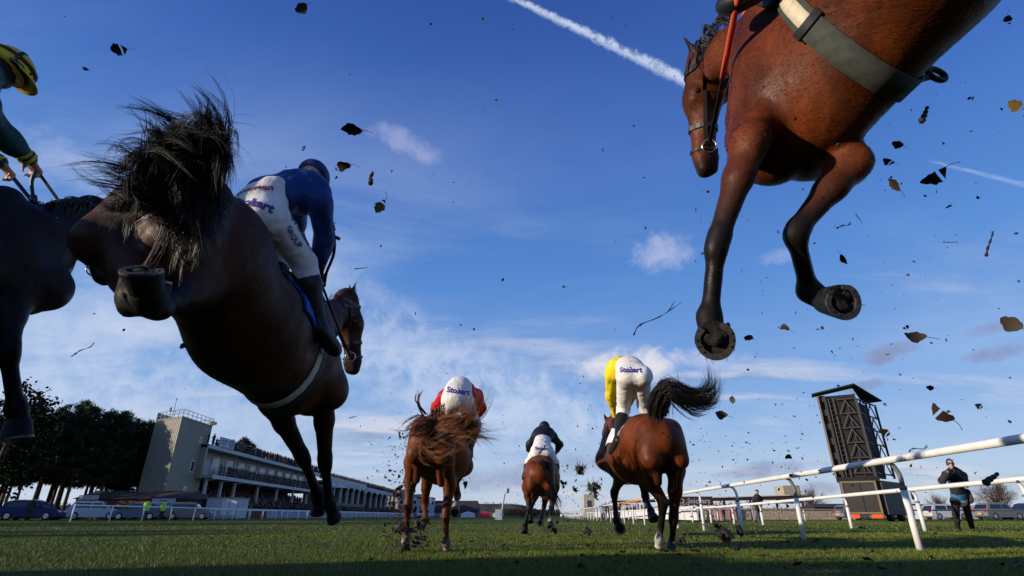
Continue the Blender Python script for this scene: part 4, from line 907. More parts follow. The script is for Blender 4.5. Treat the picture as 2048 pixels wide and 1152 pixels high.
# ================================================================== cars
CARM = {}
def car_mat(name, c): return mat('car_paint_' + name, c, rough=.35, spec=.22)
tyre = mat('tyre', (.015, .015, .016), rough=.85); rimm = mat('alloy_rim', (.45, .45, .46), rough=.3, metal=.8); redl = mat('red_lens', (.35, .01, .01), rough=.2); clearl = mat('clear_lens', (.7, .7, .7), rough=.1); glassc = mat('car_glass', (.012, .015, .018), rough=.05, spec=.8)
def make_car(L=4.4, Wd=1.8, Ht=1.5, hatch=True):
    e = empty('parked_car', (0, 0, 0), None, 'car'); h = L / 2; w = Wd / 2
    low = [(-h, .35), (-h + .05, .75), (-h + .12, .95), (h - 1.15, .98), (h - .25, .78), (h, .62), (h, .30), (h - .3, .22), (-h + .3, .22)]
    V = []; n = len(low)
    for (y, k) in ((-w, .94), (-w * .97, 1.0), (w * .97, 1.0), (w, .94)):
        V += [(a * (1 if abs(y) < w else .985), y, .25 + (b - .25) * (1 if abs(y) < w else .93)) for a, b in low]
    F = [(r * n + i, (r + 1) * n + i, (r + 1) * n + (i + 1) % n, r * n + (i + 1) % n) for r in range(3) for i in range(n)] + [tuple(range(n)), tuple(3 * n + i for i in range(n - 1, -1, -1))]
    mk('body', V, F, car_mat('blue', (.02, .05, .17)), e, world=False)
    roof = [(-h + .18, .95), (-h + .55, Ht - .06), (-h + 1.0, Ht), (.15, Ht), (.55, Ht - .05), (h - 1.25, .97)]
    V = []
    for (y, t) in ((-w * .96, 0), (w * .96, 0)): pass
    m = len(roof); V = [(a, -w * (.96 - .17 * max(0, (b - .95) / (Ht - .95))), b) for a, b in roof] + [(a, w * (.96 - .17 * max(0, (b - .95) / (Ht - .95))), b) for a, b in roof]
    F = [(i, i + 1, m + i + 1, m + i) for i in range(m - 1)] + [tuple(range(m - 1, -1, -1)), tuple(range(m, 2 * m))]
    mk('cabin', V, F, car_mat('blue', (.02, .05, .17)), e, world=False)
    for sgn in (-1, 1):
        for (a0, a1, b0, b1) in ((-h + .55, -.35, -h + .75, -.32), (-.25, h - 1.55, -.22, .45)):
            z0, z1 = .99, Ht - .12; f = lambda z: sgn * (w * (.96 - .17 * (z - .95) / (Ht - .95)) + .008)
            P = [(a0, f(z0), z0), (a1, f(z0), z0), (b1, f(z1), z1), (b0, f(z1), z1)]; Q = [(p[0], p[1] - sgn * .02, p[2]) for p in P]
            mk('side_window', P + Q, [(0, 1, 2, 3), (7, 6, 5, 4), (0, 4, 5, 1), (1, 5, 6, 2), (2, 6, 7, 3), (3, 7, 4, 0)], glassc, e, world=False)
        for a in (-h + .82, h - .85):
            t = MB().tube([(a, sgn * (w - .20), .32), (a, sgn * (w + .012), .32)], .32, 18).build('wheel', tyre, e, True, world=False); MB().tube([(a, sgn * (w - .0), .32), (a, sgn * (w + .03), .32)], .20, 14).build('rim', rimm, t, False, world=False)
        MB().box((-h - .012, sgn * w * .72 - .16, .70), (-h + .10, sgn * w * .72 + .16, .92)).build('tail_light', redl, e, world=False)
        MB().box((h - .25, sgn * w * .70 - .20, .60), (h + .012, sgn * w * .70 + .20, .74)).build('headlight', clearl, e, world=False)
        MB().box((h - 1.5, sgn * (w + .0), .98), (h - 1.35, sgn * (w + .2), 1.12)).build('wing_mirror', tyre, e, world=False)
    P = [(-h + .17, -w * .80, .99), (-h + .17, w * .80, .99), (-h + .50, w * .70, Ht - .12), (-h + .50, -w * .70, Ht - .12)]; mk('rear_window', P + [(p[0] + .04, p[1], p[2]) for p in P], [(3, 2, 1, 0), (4, 5, 6, 7), (0, 1, 5, 4), (2, 3, 7, 6), (1, 2, 6, 5), (3, 0, 4, 7)], glassc, e, world=False)
    P = [(h - 1.28, -w * .82, 1.0), (h - 1.28, w * .82, 1.0), (.60, w * .72, Ht - .10), (.60, -w * .72, Ht - .10)]; mk('windscreen', P + [(p[0] - .04, p[1], p[2]) for p in P], [(0, 1, 2, 3), (7, 6, 5, 4), (4, 5, 1, 0), (6, 7, 3, 2), (5, 6, 2, 1), (7, 4, 0, 3)], glassc, e, world=False)
    MB().box((-h - .02, -.26, .50), (-h + .02, .26, .62)).build('number_plate', mat('plate_yellow', (.55, .45, .08), rough=.5), e, world=False)
    MB().box((-h + .6, -w * .72, Ht + .0), (.3, -w * .68, Ht + .05)).build('roof_bar', rimm, e, world=False); MB().box((-h + .6, w * .68, Ht + .0), (.3, w * .72, Ht + .05)).build('roof_bar', rimm, e, world=False)
    return e
carp = make_car(); CG = 'cars parked behind the left rail'
def car(i, x, y, rz, pn, pc, sc, label, group):
    c = carp if i == 0 else copy_tree(carp)
    c.location = (x, y, 0); c.rotation_euler = (0, 0, rz); c.scale = (sc, sc, sc * 1.06); c['label'] = label; c['group'] = group; c['category'] = 'car'
    m = car_mat(pn, pc)
    for ch in c.children:
        if ch.name.split('.')[0] in ('body', 'cabin'): ch.material_slots[0].link = 'OBJECT'; ch.material_slots[0].material = m
cars = [(-44.0, 52.5, .35, 'deep_blue', (.010, .028, .10), 1.05, 'deep blue estate car with pale roof bars behind the left rail'), (-41.5, 57, .45, 'white', (.50, .51, .54), 1.05, 'white car next to the deep blue one behind the rail'), (-37.6, 57.5, 3.45, 'pale_blue', (.11, .15, .21), .98, 'pale blue grey car right of the white one'),
    (-32.9, 58.5, .30, 'silver', (.17, .17, .185), .98, 'silver hatchback below the white sign board'), (-49.8, 54, .6, 'dark_red', (.10, .012, .016), 1.0, 'dark red car cut by the left edge'), (-48.3, 58.5, .2, 'mid_blue', (.05, .12, .26), 1.0, 'lighter blue car half hidden behind the deep blue estate'), (-40.0, 63, .3, 'black', (.015, .015, .017), 1.0, 'black car behind the hi-vis stewards'),
    (46.9, 62, .0, 'white', (.50, .51, .54), .95, 'white car behind the legs of the photographer'), (51.0, 60, .1, 'silver', (.17, .17, .185), 1.0, 'silver car just right of the photographer'), (55.0, 61, 3.1, 'deep_blue', (.010, .028, .10), 1.0, 'deep blue car in the row right of the photographer'), (59.4, 60.5, .05, 'navy', (.02, .025, .09), 1.0, 'navy car near the right edge'), (63.9, 61, 3.2, 'mid_blue', (.05, .12, .26), 1.0, 'blue car cut by the right edge'), (42.2, 64, .1, 'silver', (.17, .17, .185), .9, 'silver car at the back of the screen lorry'),
    (34.6, 58, .2, 'silver', (.17, .17, .185), .85, 'silver car just left of the screen lorry box')]
for i, (x, y, rz, pn, pc, s_, lab) in enumerate(cars): car(i, x, y, rz, pn, pc, s_, lab, CG if x < 0 else 'cars parked on the right')

POSE = {'A': {'FL': [(-3.099, 2.491, 1.381), (-3.247, 2.875, 1.06), (-3.042, 2.87, 0.789), (-3.029, 2.891, 0.74), (-3.015, 2.922, 0.667)],
       'FR': [(-2.584, 2.502, 1.413), (-2.471, 2.485, 1.115), (-2.427, 2.596, 0.856), (-2.415, 2.621, 0.8), (-2.391, 2.636, 0.708)],
       'HL': [(-2.35, 1.444, 1.123), (-2.292, 1.298, 0.897), (-1.94, 1.08, 0.694), (-1.902, 1.064, 0.646), (-1.873, 1.066, 0.585)],
       'HR': [(-2.304, 1.532, 1.061), (-2.246, 1.371, 0.867), (-2.017, 1.216, 0.662), (-1.948, 1.179, 0.607), (-1.866, 1.144, 0.547)],
       'P': (-2.771, 1.404, 1.411),
       'Q': (-2.734, 2.476, 1.558),
       'head': [(-2.661, 2.899, 2.132), (-2.505, 2.961, 1.705)],
       'neck': [(-2.659, 2.598, 1.755), (-2.68, 2.787, 1.966), (-2.661, 2.901, 2.126)],
       'tail': [(-2.711, 1.018, 1.403), (-2.472, 0.848, 1.231), (-2.416, 0.82, 1.013)]},
 'B': {'FL': [(-1.501, 3.307, 1.036), (-1.437, 3.785, 0.738), (-1.378, 3.988, 0.521), (-1.367, 4.016, 0.456), (-1.371, 4.047, 0.385)],
       'FR': [(-1.232, 3.451, 1.082), (-1.286, 3.799, 0.707), (-1.272, 3.948, 0.461), (-1.258, 3.994, 0.407), (-1.247, 4.068, 0.337)],
       'HL': [(-1.463, 1.849, 1.285), (-1.221, 1.572, 1.018), (-1.007, 1.362, 0.923), (-0.987, 1.32, 0.92), (-0.979, 1.259, 0.935)],
       'HR': [(-1.305, 1.964, 1.244), (-1.22, 1.755, 1.098), (-1.14, 1.583, 0.992), (-1.129, 1.544, 0.983), (-1.106, 1.48, 0.978)],
       'P': (-1.393, 1.982, 1.456),
       'Q': (-1.313, 3.129, 1.197),
       'head': [(-1.293, 3.851, 1.921), (-1.212, 3.97, 1.392)],
       'neck': [(-1.329, 3.108, 1.497), (-1.314, 3.579, 1.667), (-1.293, 3.851, 1.921)],
       'tail': [(-1.14, 1.572, 1.397), (-1.054, 1.444, 1.44), (-1.027, 1.393, 1.482)]},
 'C': {'FL': [(-1.077, 7.147, 0.85), (-1.138, 7.403, 0.511), (-1.078, 7.212, 0.322), (-1.106, 7.164, 0.283), (-1.139, 7.087, 0.233)],
       'FR': [(-0.763, 7.134, 0.88), (-0.73, 7.576, 0.614), (-0.718, 7.305, 0.486), (-0.725, 7.271, 0.438), (-0.729, 7.212, 0.374)],
       'HL': [(-1.172, 6.506, 0.946), (-1.165, 6.385, 0.471), (-1.188, 6.552, 0.162), (-1.211, 6.616, 0.088), (-1.238, 6.675, 0.003)],
       'HR': [(-0.701, 6.518, 0.919), (-0.74, 6.425, 0.379), (-0.738, 6.578, 0.1), (-0.736, 6.643, 0.025), (-0.733, 6.702, -0.059)],
       'P': (-0.881, 6.143, 1.157),
       'Q': (-0.8, 7.1, 1.05),
       'head': [(-0.762, 8.363, 1.441), (-0.775, 8.936, 1.123)],
       'neck': [(-0.86, 7.482, 1.462), (-0.775, 7.935, 1.421), (-0.762, 8.363, 1.441)],
       'tail': [(-0.79, 5.696, 1.358), (-0.687, 5.524, 1.202), (-0.549, 5.422, 1.186)]},
 'D': {'FL': [(0.489, 12.028, 0.777), (0.422, 12.328, 0.585), (0.39, 12.088, 0.386), (0.388, 12.062, 0.319), (0.387, 12.037, 0.252)],
       'FR': [(0.723, 12.028, 0.777), (0.693, 12.346, 0.546), (0.616, 12.0, 0.338), (0.59, 11.919, 0.272), (0.544, 11.855, 0.169)],
       'HL': [(0.299, 11.217, 0.889), (0.329, 11.046, 0.527), (0.259, 11.06, 0.244), (0.249, 11.086, 0.182), (0.23, 11.128, 0.085)],
       'HR': [(0.838, 11.217, 0.889), (0.773, 11.17, 0.493), (0.731, 10.928, 0.297), (0.728, 10.895, 0.246), (0.733, 10.874, 0.169)],
       'P': (0.552, 10.792, 1.114),
       'Q': (0.66, 11.78, 1.17),
       'head': [(0.724, 13.212, 1.314), (0.747, 13.756, 1.063)],
       'neck': [(0.656, 12.256, 1.509), (0.689, 12.743, 1.39), (0.724, 13.212, 1.314)],
       'tail': [(0.58, 10.307, 1.354), (0.63, 10.342, 1.022), (0.778, 10.452, 0.767)]},
 'E': {'FL': [(1.421, 7.187, 0.884), (1.356, 7.507, 0.649), (1.36, 7.491, 0.308), (1.388, 7.464, 0.244), (1.43, 7.414, 0.157)],
       'FR': [(1.685, 7.2, 0.854), (1.8, 7.638, 0.597), (1.782, 7.33, 0.427), (1.775, 7.294, 0.386), (1.773, 7.229, 0.333)],
       'HL': [(1.5, 6.431, 0.868), (1.692, 6.372, 0.502), (1.653, 6.554, 0.131), (1.661, 6.625, 0.042), (1.67, 6.711, -0.08)],
       'HR': [(1.9, 6.436, 0.857), (1.825, 6.495, 0.342), (1.817, 6.643, 0.076), (1.812, 6.69, 0.018), (1.804, 6.758, -0.063)],
       'P': (1.614, 6.102, 1.124),
       'Q': (1.42, 7.1, 1.11),
       'head': [(1.523, 8.265, 1.667), (1.492, 8.751, 1.297)],
       'neck': [(1.627, 7.379, 1.447), (1.565, 7.877, 1.556), (1.523, 8.265, 1.667)],
       'tail': [(1.555, 5.6, 1.404), (1.584, 5.431, 1.542), (1.641, 5.292, 1.486)]},
 'F': {'FL': [(0.861, 1.538, 1.609), (0.705, 1.605, 1.23), (0.671, 1.684, 0.991), (0.672, 1.683, 0.936), (0.672, 1.657, 0.856)],
       'FR': [(1.237, 1.589, 1.548), (0.996, 1.628, 1.288), (1.085, 1.772, 1.125), (1.115, 1.744, 1.078), (1.155, 1.713, 1.035)],
       'HL': [(1.369, 0.735, 1.632), (1.177, 0.367, 1.638), (0.998, 0.255, 1.191), (0.922, 0.23, 1.109), (0.883, 0.204, 1.027)],
       'HR': [(1.551, 0.817, 1.585), (1.426, 0.459, 1.566), (1.156, 0.339, 1.139), (1.104, 0.308, 1.069), (1.042, 0.277, 0.999)],
       'P': (1.516, 0.774, 2.388),
       'Q': (1.149, 1.6, 1.89),
       'head': [(1.005, 2.097, 2.575), (0.991, 2.251, 1.992)],
       'neck': [(1.066, 1.604, 2.248), (1.008, 1.87, 2.394), (1.005, 2.097, 2.575)],
       'tail': [(1.413, 0.364, 2.067), (1.248, 0.165, 1.963), (1.197, 0.065, 1.911)]},
 'bystander': {'AL': [(13.789, 32.285, 1.303), (13.732, 32.387, 1.067), (13.679, 32.152, 0.853), (13.662, 32.066, 0.8)],
               'AR': [(14.188, 32.285, 1.303), (14.245, 32.387, 1.067), (14.046, 32.152, 0.853), (13.971, 32.066, 0.8)],
               'LL': [(13.932, 32.511, 0.78), (13.903, 32.67, 0.414), (13.949, 32.926, 0.073), (13.782, 32.62, 0.024)],
               'LR': [(14.103, 32.511, 0.78), (14.16, 32.67, 0.414), (14.264, 32.926, 0.073), (14.15, 32.62, 0.024)],
               'spine': [(14.017, 32.489, 0.832), (13.989, 32.387, 1.067), (13.96, 32.274, 1.329), (13.96, 32.206, 1.486), (13.96, 32.149, 1.617)]},
 'jA': {'AL': [(-3.192, 2.32, 2.537), (-3.196, 2.515, 2.377), (-3.075, 2.603, 2.318), (-3.063, 2.652, 2.292)],
        'AR': [(-2.731, 2.102, 2.317), (-2.769, 2.312, 2.266), (-2.743, 2.453, 2.23), (-2.751, 2.511, 2.211)],
        'LL': [(-3.225, 2.112, 2.149), (-3.305, 2.523, 2.068), (-3.208, 2.433, 1.697), (-3.205, 2.567, 1.677)],
        'LR': [(-2.739, 1.837, 1.917), (-2.601, 2.056, 1.7), (-2.693, 2.202, 1.363), (-2.653, 2.335, 1.344)],
        'spine': [(-2.922, 1.892, 2.078), (-2.917, 1.915, 2.314), (-2.859, 2.036, 2.47), (-2.85, 2.177, 2.579), (-2.907, 2.264, 2.725)]},
 'jB': {'AL': [(-1.309, 2.761, 2.173), (-1.443, 3.072, 2.083), (-1.326, 3.165, 1.87), (-1.31, 3.186, 1.821)],
        'AR': [(-1.094, 2.56, 2.009), (-1.114, 2.75, 1.87), (-1.194, 2.936, 1.768), (-1.196, 2.99, 1.718)],
        'LL': [(-1.455, 2.565, 1.946), (-1.454, 2.959, 1.842), (-1.379, 2.78, 1.499), (-1.38, 3.014, 1.462)],
        'LR': [(-1.283, 2.398, 1.828), (-1.177, 2.678, 1.686), (-1.076, 2.795, 1.338), (-1.03, 2.959, 1.287)],
        'spine': [(-1.38, 2.446, 1.894), (-1.333, 2.46, 1.987), (-1.248, 2.621, 2.12), (-1.241, 2.733, 2.239), (-1.284, 2.822, 2.36)]},
 'jC': {'AL': [(-0.878, 6.895, 1.811), (-1.018, 7.148, 1.729), (-1.012, 7.556, 1.542), (-1.011, 7.675, 1.518)],
        'AR': [(-0.465, 6.895, 1.811), (-0.418, 7.156, 1.711), (-0.59, 7.556, 1.542), (-0.613, 7.675, 1.518)],
        'LL': [(-0.724, 6.379, 1.619), (-0.923, 6.892, 1.439), (-0.997, 6.644, 1.132), (-1.015, 6.871, 1.11)],
        'LR': [(-0.567, 6.379, 1.619), (-0.474, 6.892, 1.439), (-0.523, 6.656, 1.104), (-0.52, 6.884, 1.081)],
        'spine': [(-0.664, 6.302, 1.67), (-0.648, 6.446, 1.841), (-0.627, 6.955, 1.798), (-0.625, 7.166, 1.814), (-0.624, 7.322, 1.831)]},
 'jD': {'AL': [(0.495, 11.435, 1.895), (0.372, 11.601, 1.763), (0.36, 11.959, 1.69), (0.395, 12.033, 1.645)],
        'AR': [(0.864, 11.435, 1.895), (1.01, 11.601, 1.763), (0.994, 11.959, 1.69), (0.965, 12.033, 1.645)],
        'LL': [(0.503, 11.032, 1.568), (0.355, 11.543, 1.393), (0.264, 11.329, 1.132), (0.279, 11.562, 1.098)],
        'LR': [(0.715, 11.032, 1.568), (0.898, 11.543, 1.393), (0.915, 11.329, 1.132), (0.932, 11.562, 1.098)],
        'spine': [(0.594, 11.024, 1.586), (0.629, 11.202, 1.804), (0.675, 11.41, 1.953), (0.698, 11.59, 2.041), (0.704, 11.671, 2.106)]},
 'jE': {'AL': [(1.282, 6.638, 2.027), (1.3, 6.939, 1.834), (1.422, 7.303, 1.623), (1.456, 7.421, 1.602)],
        'AR': [(1.503, 6.741, 2.04), (1.605, 7.089, 1.865), (1.532, 7.399, 1.653), (1.529, 7.472, 1.611)],
        'LL': [(1.353, 6.151, 1.893), (1.398, 6.66, 1.599), (1.248, 6.401, 1.19), (1.194, 6.611, 1.082)],
        'LR': [(1.519, 6.102, 1.881), (1.63, 6.544, 1.614), (1.86, 6.607, 1.216), (1.92, 6.735, 1.173)],
        'spine': [(1.43, 6.141, 1.915), (1.433, 6.299, 2.055), (1.417, 6.607, 2.098), (1.399, 6.829, 2.088), (1.389, 7.003, 2.064)]},
 'jF': {'AL': [(1.112, 1.217, 3.058), (1.002, 1.33, 2.654), (0.89, 1.403, 2.282), (0.861, 1.393, 2.19)],
        'AR': [(1.505, 1.391, 3.236), (1.446, 1.546, 3.024), (1.165, 1.676, 2.722), (1.14, 1.72, 2.679)],
        'LL': [(1.292, 1.148, 2.639), (1.024, 1.281, 2.478), (0.96, 1.352, 2.226), (0.84, 1.487, 2.29)],
        'LR': [(1.568, 1.266, 2.802), (1.625, 1.563, 2.695), (1.759, 1.596, 2.328), (1.648, 1.705, 2.367)],
        'spine': [(1.407, 1.159, 2.758), (1.366, 1.153, 3.062), (1.258, 1.247, 3.28), (1.229, 1.346, 3.341), (1.216, 1.429, 3.439)]},
 'photographer': {'AL': [(11.966, 15.358, 1.39), (11.597, 15.099, 1.232), (11.663, 14.908, 1.423), (11.62, 14.786, 1.452)],
                  'AR': [(12.578, 15.57, 1.404), (12.403, 15.334, 1.194), (11.879, 14.961, 1.427), (11.742, 14.839, 1.456)],
                  'LL': [(12.242, 15.686, 0.759), (12.312, 15.899, 0.391), (12.452, 16.163, 0.033), (12.157, 15.85, 0.002)],
                  'LR': [(12.577, 15.793, 0.762), (12.746, 16.008, 0.391), (12.945, 16.273, 0.03), (12.682, 15.96, -0.001)],
                  'spine': [(12.395, 15.723, 0.798), (12.34, 15.596, 1.091), (12.285, 15.459, 1.409), (12.173, 15.34, 1.558), (12.076, 15.238, 1.668)]}}
HAIR = {'A': [([(-2.462, 0.96, 1.298), (-2.429, 0.873, 1.185), (-2.302, 0.825, 0.982)], 120, 0.03, 0.06)],
 'Am': [([(-2.955, 2.557, 1.964), (-2.931, 2.529, 1.992), (-2.902, 2.509, 1.999)], 16, 0.014, 0.012),
        ([(-2.915, 2.557, 1.964), (-2.892, 2.529, 1.992), (-2.863, 2.509, 1.999)], 16, 0.014, 0.012),
        ([(-2.875, 2.557, 1.964), (-2.852, 2.529, 1.992), (-2.824, 2.509, 1.999)], 16, 0.014, 0.012),
        ([(-2.836, 2.557, 1.964), (-2.813, 2.529, 1.992), (-2.785, 2.509, 1.999)], 16, 0.014, 0.012),
        ([(-2.796, 2.557, 1.964), (-2.774, 2.529, 1.992), (-2.745, 2.509, 1.999)], 16, 0.014, 0.012),
        ([(-2.756, 2.557, 1.964), (-2.734, 2.529, 1.992), (-2.706, 2.509, 1.999)], 16, 0.014, 0.012),
        ([(-2.717, 2.557, 1.964), (-2.695, 2.529, 1.992), (-2.667, 2.509, 1.999)], 16, 0.014, 0.012),
        ([(-2.677, 2.557, 1.964), (-2.655, 2.529, 1.992), (-2.628, 2.509, 1.999)], 16, 0.014, 0.012),
        ([(-2.638, 2.557, 1.964), (-2.616, 2.529, 1.992), (-2.589, 2.509, 1.999)], 16, 0.014, 0.012),
        ([(-2.598, 2.557, 1.964), (-2.576, 2.529, 1.992), (-2.549, 2.509, 1.999)], 16, 0.014, 0.012),
        ([(-2.558, 2.557, 1.964), (-2.537, 2.529, 1.992), (-2.51, 2.509, 1.999)], 16, 0.014, 0.012),
        ([(-2.519, 2.557, 1.964), (-2.498, 2.529, 1.992), (-2.471, 2.509, 1.999)], 16, 0.014, 0.012),
        ([(-2.479, 2.557, 1.964), (-2.458, 2.529, 1.992), (-2.432, 2.509, 1.999)], 16, 0.014, 0.012),
        ([(-2.439, 2.557, 1.964), (-2.419, 2.529, 1.992), (-2.392, 2.509, 1.999)], 16, 0.014, 0.012),
        ([(-2.4, 2.557, 1.964), (-2.379, 2.529, 1.992), (-2.353, 2.509, 1.999)], 16, 0.014, 0.012)],
 'B': [([(-1.153, 1.619, 1.413), (-1.126, 1.53, 1.504), (-1.069, 1.452, 1.572), (-1.026, 1.38, 1.626), (-1.081, 1.303, 1.689)], 120, 0.03, 0.022),
       ([(-1.153, 1.619, 1.413), (-1.099, 1.53, 1.504), (-1.024, 1.447, 1.584), (-1.004, 1.378, 1.631), (-1.039, 1.312, 1.669)], 140, 0.03, 0.03),
       ([(-1.153, 1.619, 1.413), (-1.155, 1.527, 1.524), (-1.113, 1.455, 1.591), (-1.156, 1.404, 1.607), (-1.221, 1.36, 1.609), (-1.285, 1.318, 1.605)], 68, 0.03, 0.022),
       ([(-1.153, 1.619, 1.413), (-1.167, 1.526, 1.501), (-1.152, 1.451, 1.549), (-1.178, 1.391, 1.562), (-1.23, 1.346, 1.54)], 120, 0.03, 0.035),
       ([(-1.153, 1.619, 1.413), (-1.205, 1.544, 1.472), (-1.21, 1.476, 1.516), (-1.23, 1.431, 1.506), (-1.268, 1.401, 1.464)], 140, 0.035, 0.03),
       ([(-1.153, 1.619, 1.413), (-1.192, 1.551, 1.477), (-1.246, 1.495, 1.51), (-1.277, 1.475, 1.463), (-1.263, 1.48, 1.356)], 660, 0.04, 0.05),
       ([(-1.153, 1.619, 1.413), (-1.093, 1.547, 1.517), (-1.04, 1.5, 1.563), (-0.998, 1.499, 1.502), (-0.981, 1.513, 1.405)], 660, 0.035, 0.022),
       ([(-1.153, 1.619, 1.413), (-1.121, 1.522, 1.541), (-1.081, 1.463, 1.585), (-1.029, 1.429, 1.569), (-0.984, 1.431, 1.471)], 660, 0.04, 0.04),
       ([(-1.153, 1.619, 1.413), (-1.192, 1.537, 1.509), (-1.177, 1.478, 1.55), (-1.144, 1.438, 1.549), (-1.037, 1.424, 1.486)], 660, 0.04, 0.05),
       ([(-1.135, 1.608, 1.389), (-1.123, 1.606, 1.326), (-1.117, 1.61, 1.248), (-1.115, 1.619, 1.16)], 240, 0.035, 0.045),  # this and the next guide: dark locks added to blacken a sunlit rump patch
       ([(-1.15, 1.608, 1.389), (-1.171, 1.6, 1.322), (-1.181, 1.599, 1.242), (-1.177, 1.596, 1.164)], 200, 0.035, 0.05),
       ([(-1.153, 1.619, 1.413), (-1.192, 1.565, 1.444), (-1.246, 1.543, 1.399), (-1.277, 1.522, 1.354), (-1.26, 1.516, 1.272)], 660, 0.04, 0.05),
       ([(-1.153, 1.619, 1.413), (-1.237, 1.561, 1.421), (-1.289, 1.507, 1.421), (-1.336, 1.454, 1.417), (-1.387, 1.399, 1.417)], 160, 0.035, 0.05),
       ([(-1.153, 1.619, 1.413), (-1.237, 1.572, 1.397), (-1.289, 1.524, 1.38), (-1.336, 1.482, 1.352), (-1.366, 1.423, 1.362)], 160, 0.035, 0.045),
       ([(-1.153, 1.619, 1.413), (-1.272, 1.575, 1.389), (-1.303, 1.536, 1.353), (-1.323, 1.503, 1.303), (-1.338, 1.444, 1.313)], 92, 0.03, 0.03)],
 'Bm': [([(-1.419, 3.846, 1.931), (-1.394, 3.781, 1.955), (-1.392, 3.729, 1.95)], 9, 0.02, 0.016), ([(-1.379, 3.846, 1.931), (-1.355, 3.781, 1.955), (-1.338, 3.72, 1.971)], 9, 0.02, 0.016),
        ([(-1.34, 3.846, 1.931), (-1.316, 3.781, 1.955), (-1.285, 3.714, 1.986)], 9, 0.02, 0.016), ([(-1.308, 3.846, 1.931), (-1.285, 3.781, 1.955), (-1.246, 3.72, 1.971)], 9, 0.02, 0.016),
        ([(-1.277, 3.846, 1.931), (-1.254, 3.781, 1.955), (-1.215, 3.708, 2.0)], 9, 0.02, 0.016), ([(-1.253, 3.846, 1.931), (-1.23, 3.781, 1.955), (-1.177, 3.711, 1.993)], 9, 0.02, 0.016)],
 'C': [([(-0.785, 5.745, 1.345), (-0.73, 5.692, 1.242), (-0.583, 5.608, 1.209), (-0.44, 5.463, 1.317), (-0.362, 5.256, 1.57)], 340, 0.035, 0.1),
       ([(-0.785, 5.745, 1.345), (-0.709, 5.713, 1.194), (-0.541, 5.62, 1.18), (-0.379, 5.528, 1.167), (-0.252, 5.468, 1.08)], 480, 0.035, 0.09),
       ([(-0.785, 5.745, 1.345), (-0.785, 5.726, 1.196), (-0.868, 5.634, 1.213), (-0.974, 5.587, 1.125), (-1.097, 5.487, 1.161)], 260, 0.04, 0.07),
       ([(-0.785, 5.745, 1.345), (-0.859, 5.726, 1.196), (-0.899, 5.704, 1.05), (-0.716, 5.634, 1.017), (-0.401, 5.463, 1.217)], 340, 0.04, 0.09),
       ([(-0.785, 5.745, 1.345), (-0.763, 5.704, 1.244), (-0.648, 5.621, 1.242), (-0.485, 5.542, 1.229), (-0.285, 5.463, 1.217)], 400, 0.05, 0.12),
       ([(-0.935, 5.732, 1.375), (-0.99, 5.645, 1.443), (-0.991, 5.555, 1.516), (-0.956, 5.46, 1.6)], 44, 0.02, 0.02),
       ([(-0.785, 5.745, 1.345), (-0.816, 5.704, 1.244), (-0.91, 5.605, 1.28), (-1.051, 5.562, 1.182), (-1.077, 5.523, 1.077)], 120, 0.04, 0.05)],
 'D': [([(0.598, 10.498, 1.291), (0.642, 10.541, 1.034), (0.741, 10.575, 0.798), (0.82, 10.593, 0.598), (0.889, 10.618, 0.384)], 260, 0.035, 0.06),
       ([(0.598, 10.498, 1.291), (0.643, 10.554, 1.035), (0.715, 10.594, 0.816), (0.776, 10.615, 0.642), (0.782, 10.657, 0.418)], 200, 0.035, 0.06)],
 'E': [([(1.564, 5.659, 1.393), (1.599, 5.494, 1.624), (1.717, 5.463, 1.543), (1.91, 5.444, 1.436), (2.056, 5.356, 1.49), (1.993, 5.168, 1.773)], 620, 0.045, 0.05),
       ([(1.564, 5.659, 1.393), (1.62, 5.498, 1.614), (1.749, 5.451, 1.572), (1.884, 5.412, 1.512), (1.995, 5.321, 1.569), (1.933, 5.164, 1.782)], 420, 0.045, 0.045),
       ([(1.564, 5.659, 1.393), (1.63, 5.508, 1.585), (1.757, 5.498, 1.452), (1.892, 5.482, 1.331), (2.053, 5.398, 1.366)], 160, 0.04, 0.04),
       ([(1.564, 5.659, 1.393), (1.567, 5.566, 1.544), (1.602, 5.508, 1.616), (1.684, 5.527, 1.51), (1.729, 5.543, 1.409)], 330, 0.045, 0.04),
       ([(1.564, 5.659, 1.393), (1.639, 5.51, 1.612), (1.713, 5.44, 1.648), (1.744, 5.335, 1.765)], 16, 0.03, 0.012)],
 'F': [([(1.332, 0.361, 1.928), (1.313, 0.205, 1.975), (1.247, 0.094, 1.915)], 120, 0.03, 0.08)],
 'Fm': [([(1.08, 1.815, 2.596), (1.038, 1.813, 2.642), (1.021, 1.854, 2.589), (1.037, 1.884, 2.563)], 34, 0.02, 0.022),
        ([(1.051, 1.829, 2.565), (1.009, 1.827, 2.611), (0.991, 1.868, 2.558), (1.007, 1.898, 2.531)], 34, 0.02, 0.022),
        ([(1.024, 1.842, 2.534), (0.982, 1.841, 2.579), (0.964, 1.882, 2.526), (0.98, 1.912, 2.499)], 34, 0.02, 0.022),
        ([(1.0, 1.857, 2.498), (0.958, 1.856, 2.544), (0.94, 1.897, 2.49), (0.956, 1.927, 2.463)], 34, 0.02, 0.022),
        ([(0.978, 1.875, 2.458), (0.936, 1.873, 2.503), (0.918, 1.915, 2.45), (0.933, 1.945, 2.422)], 34, 0.02, 0.022),
        ([(0.954, 1.886, 2.432), (0.912, 1.885, 2.477), (0.893, 1.927, 2.423), (0.909, 1.957, 2.395)], 34, 0.02, 0.022)]}
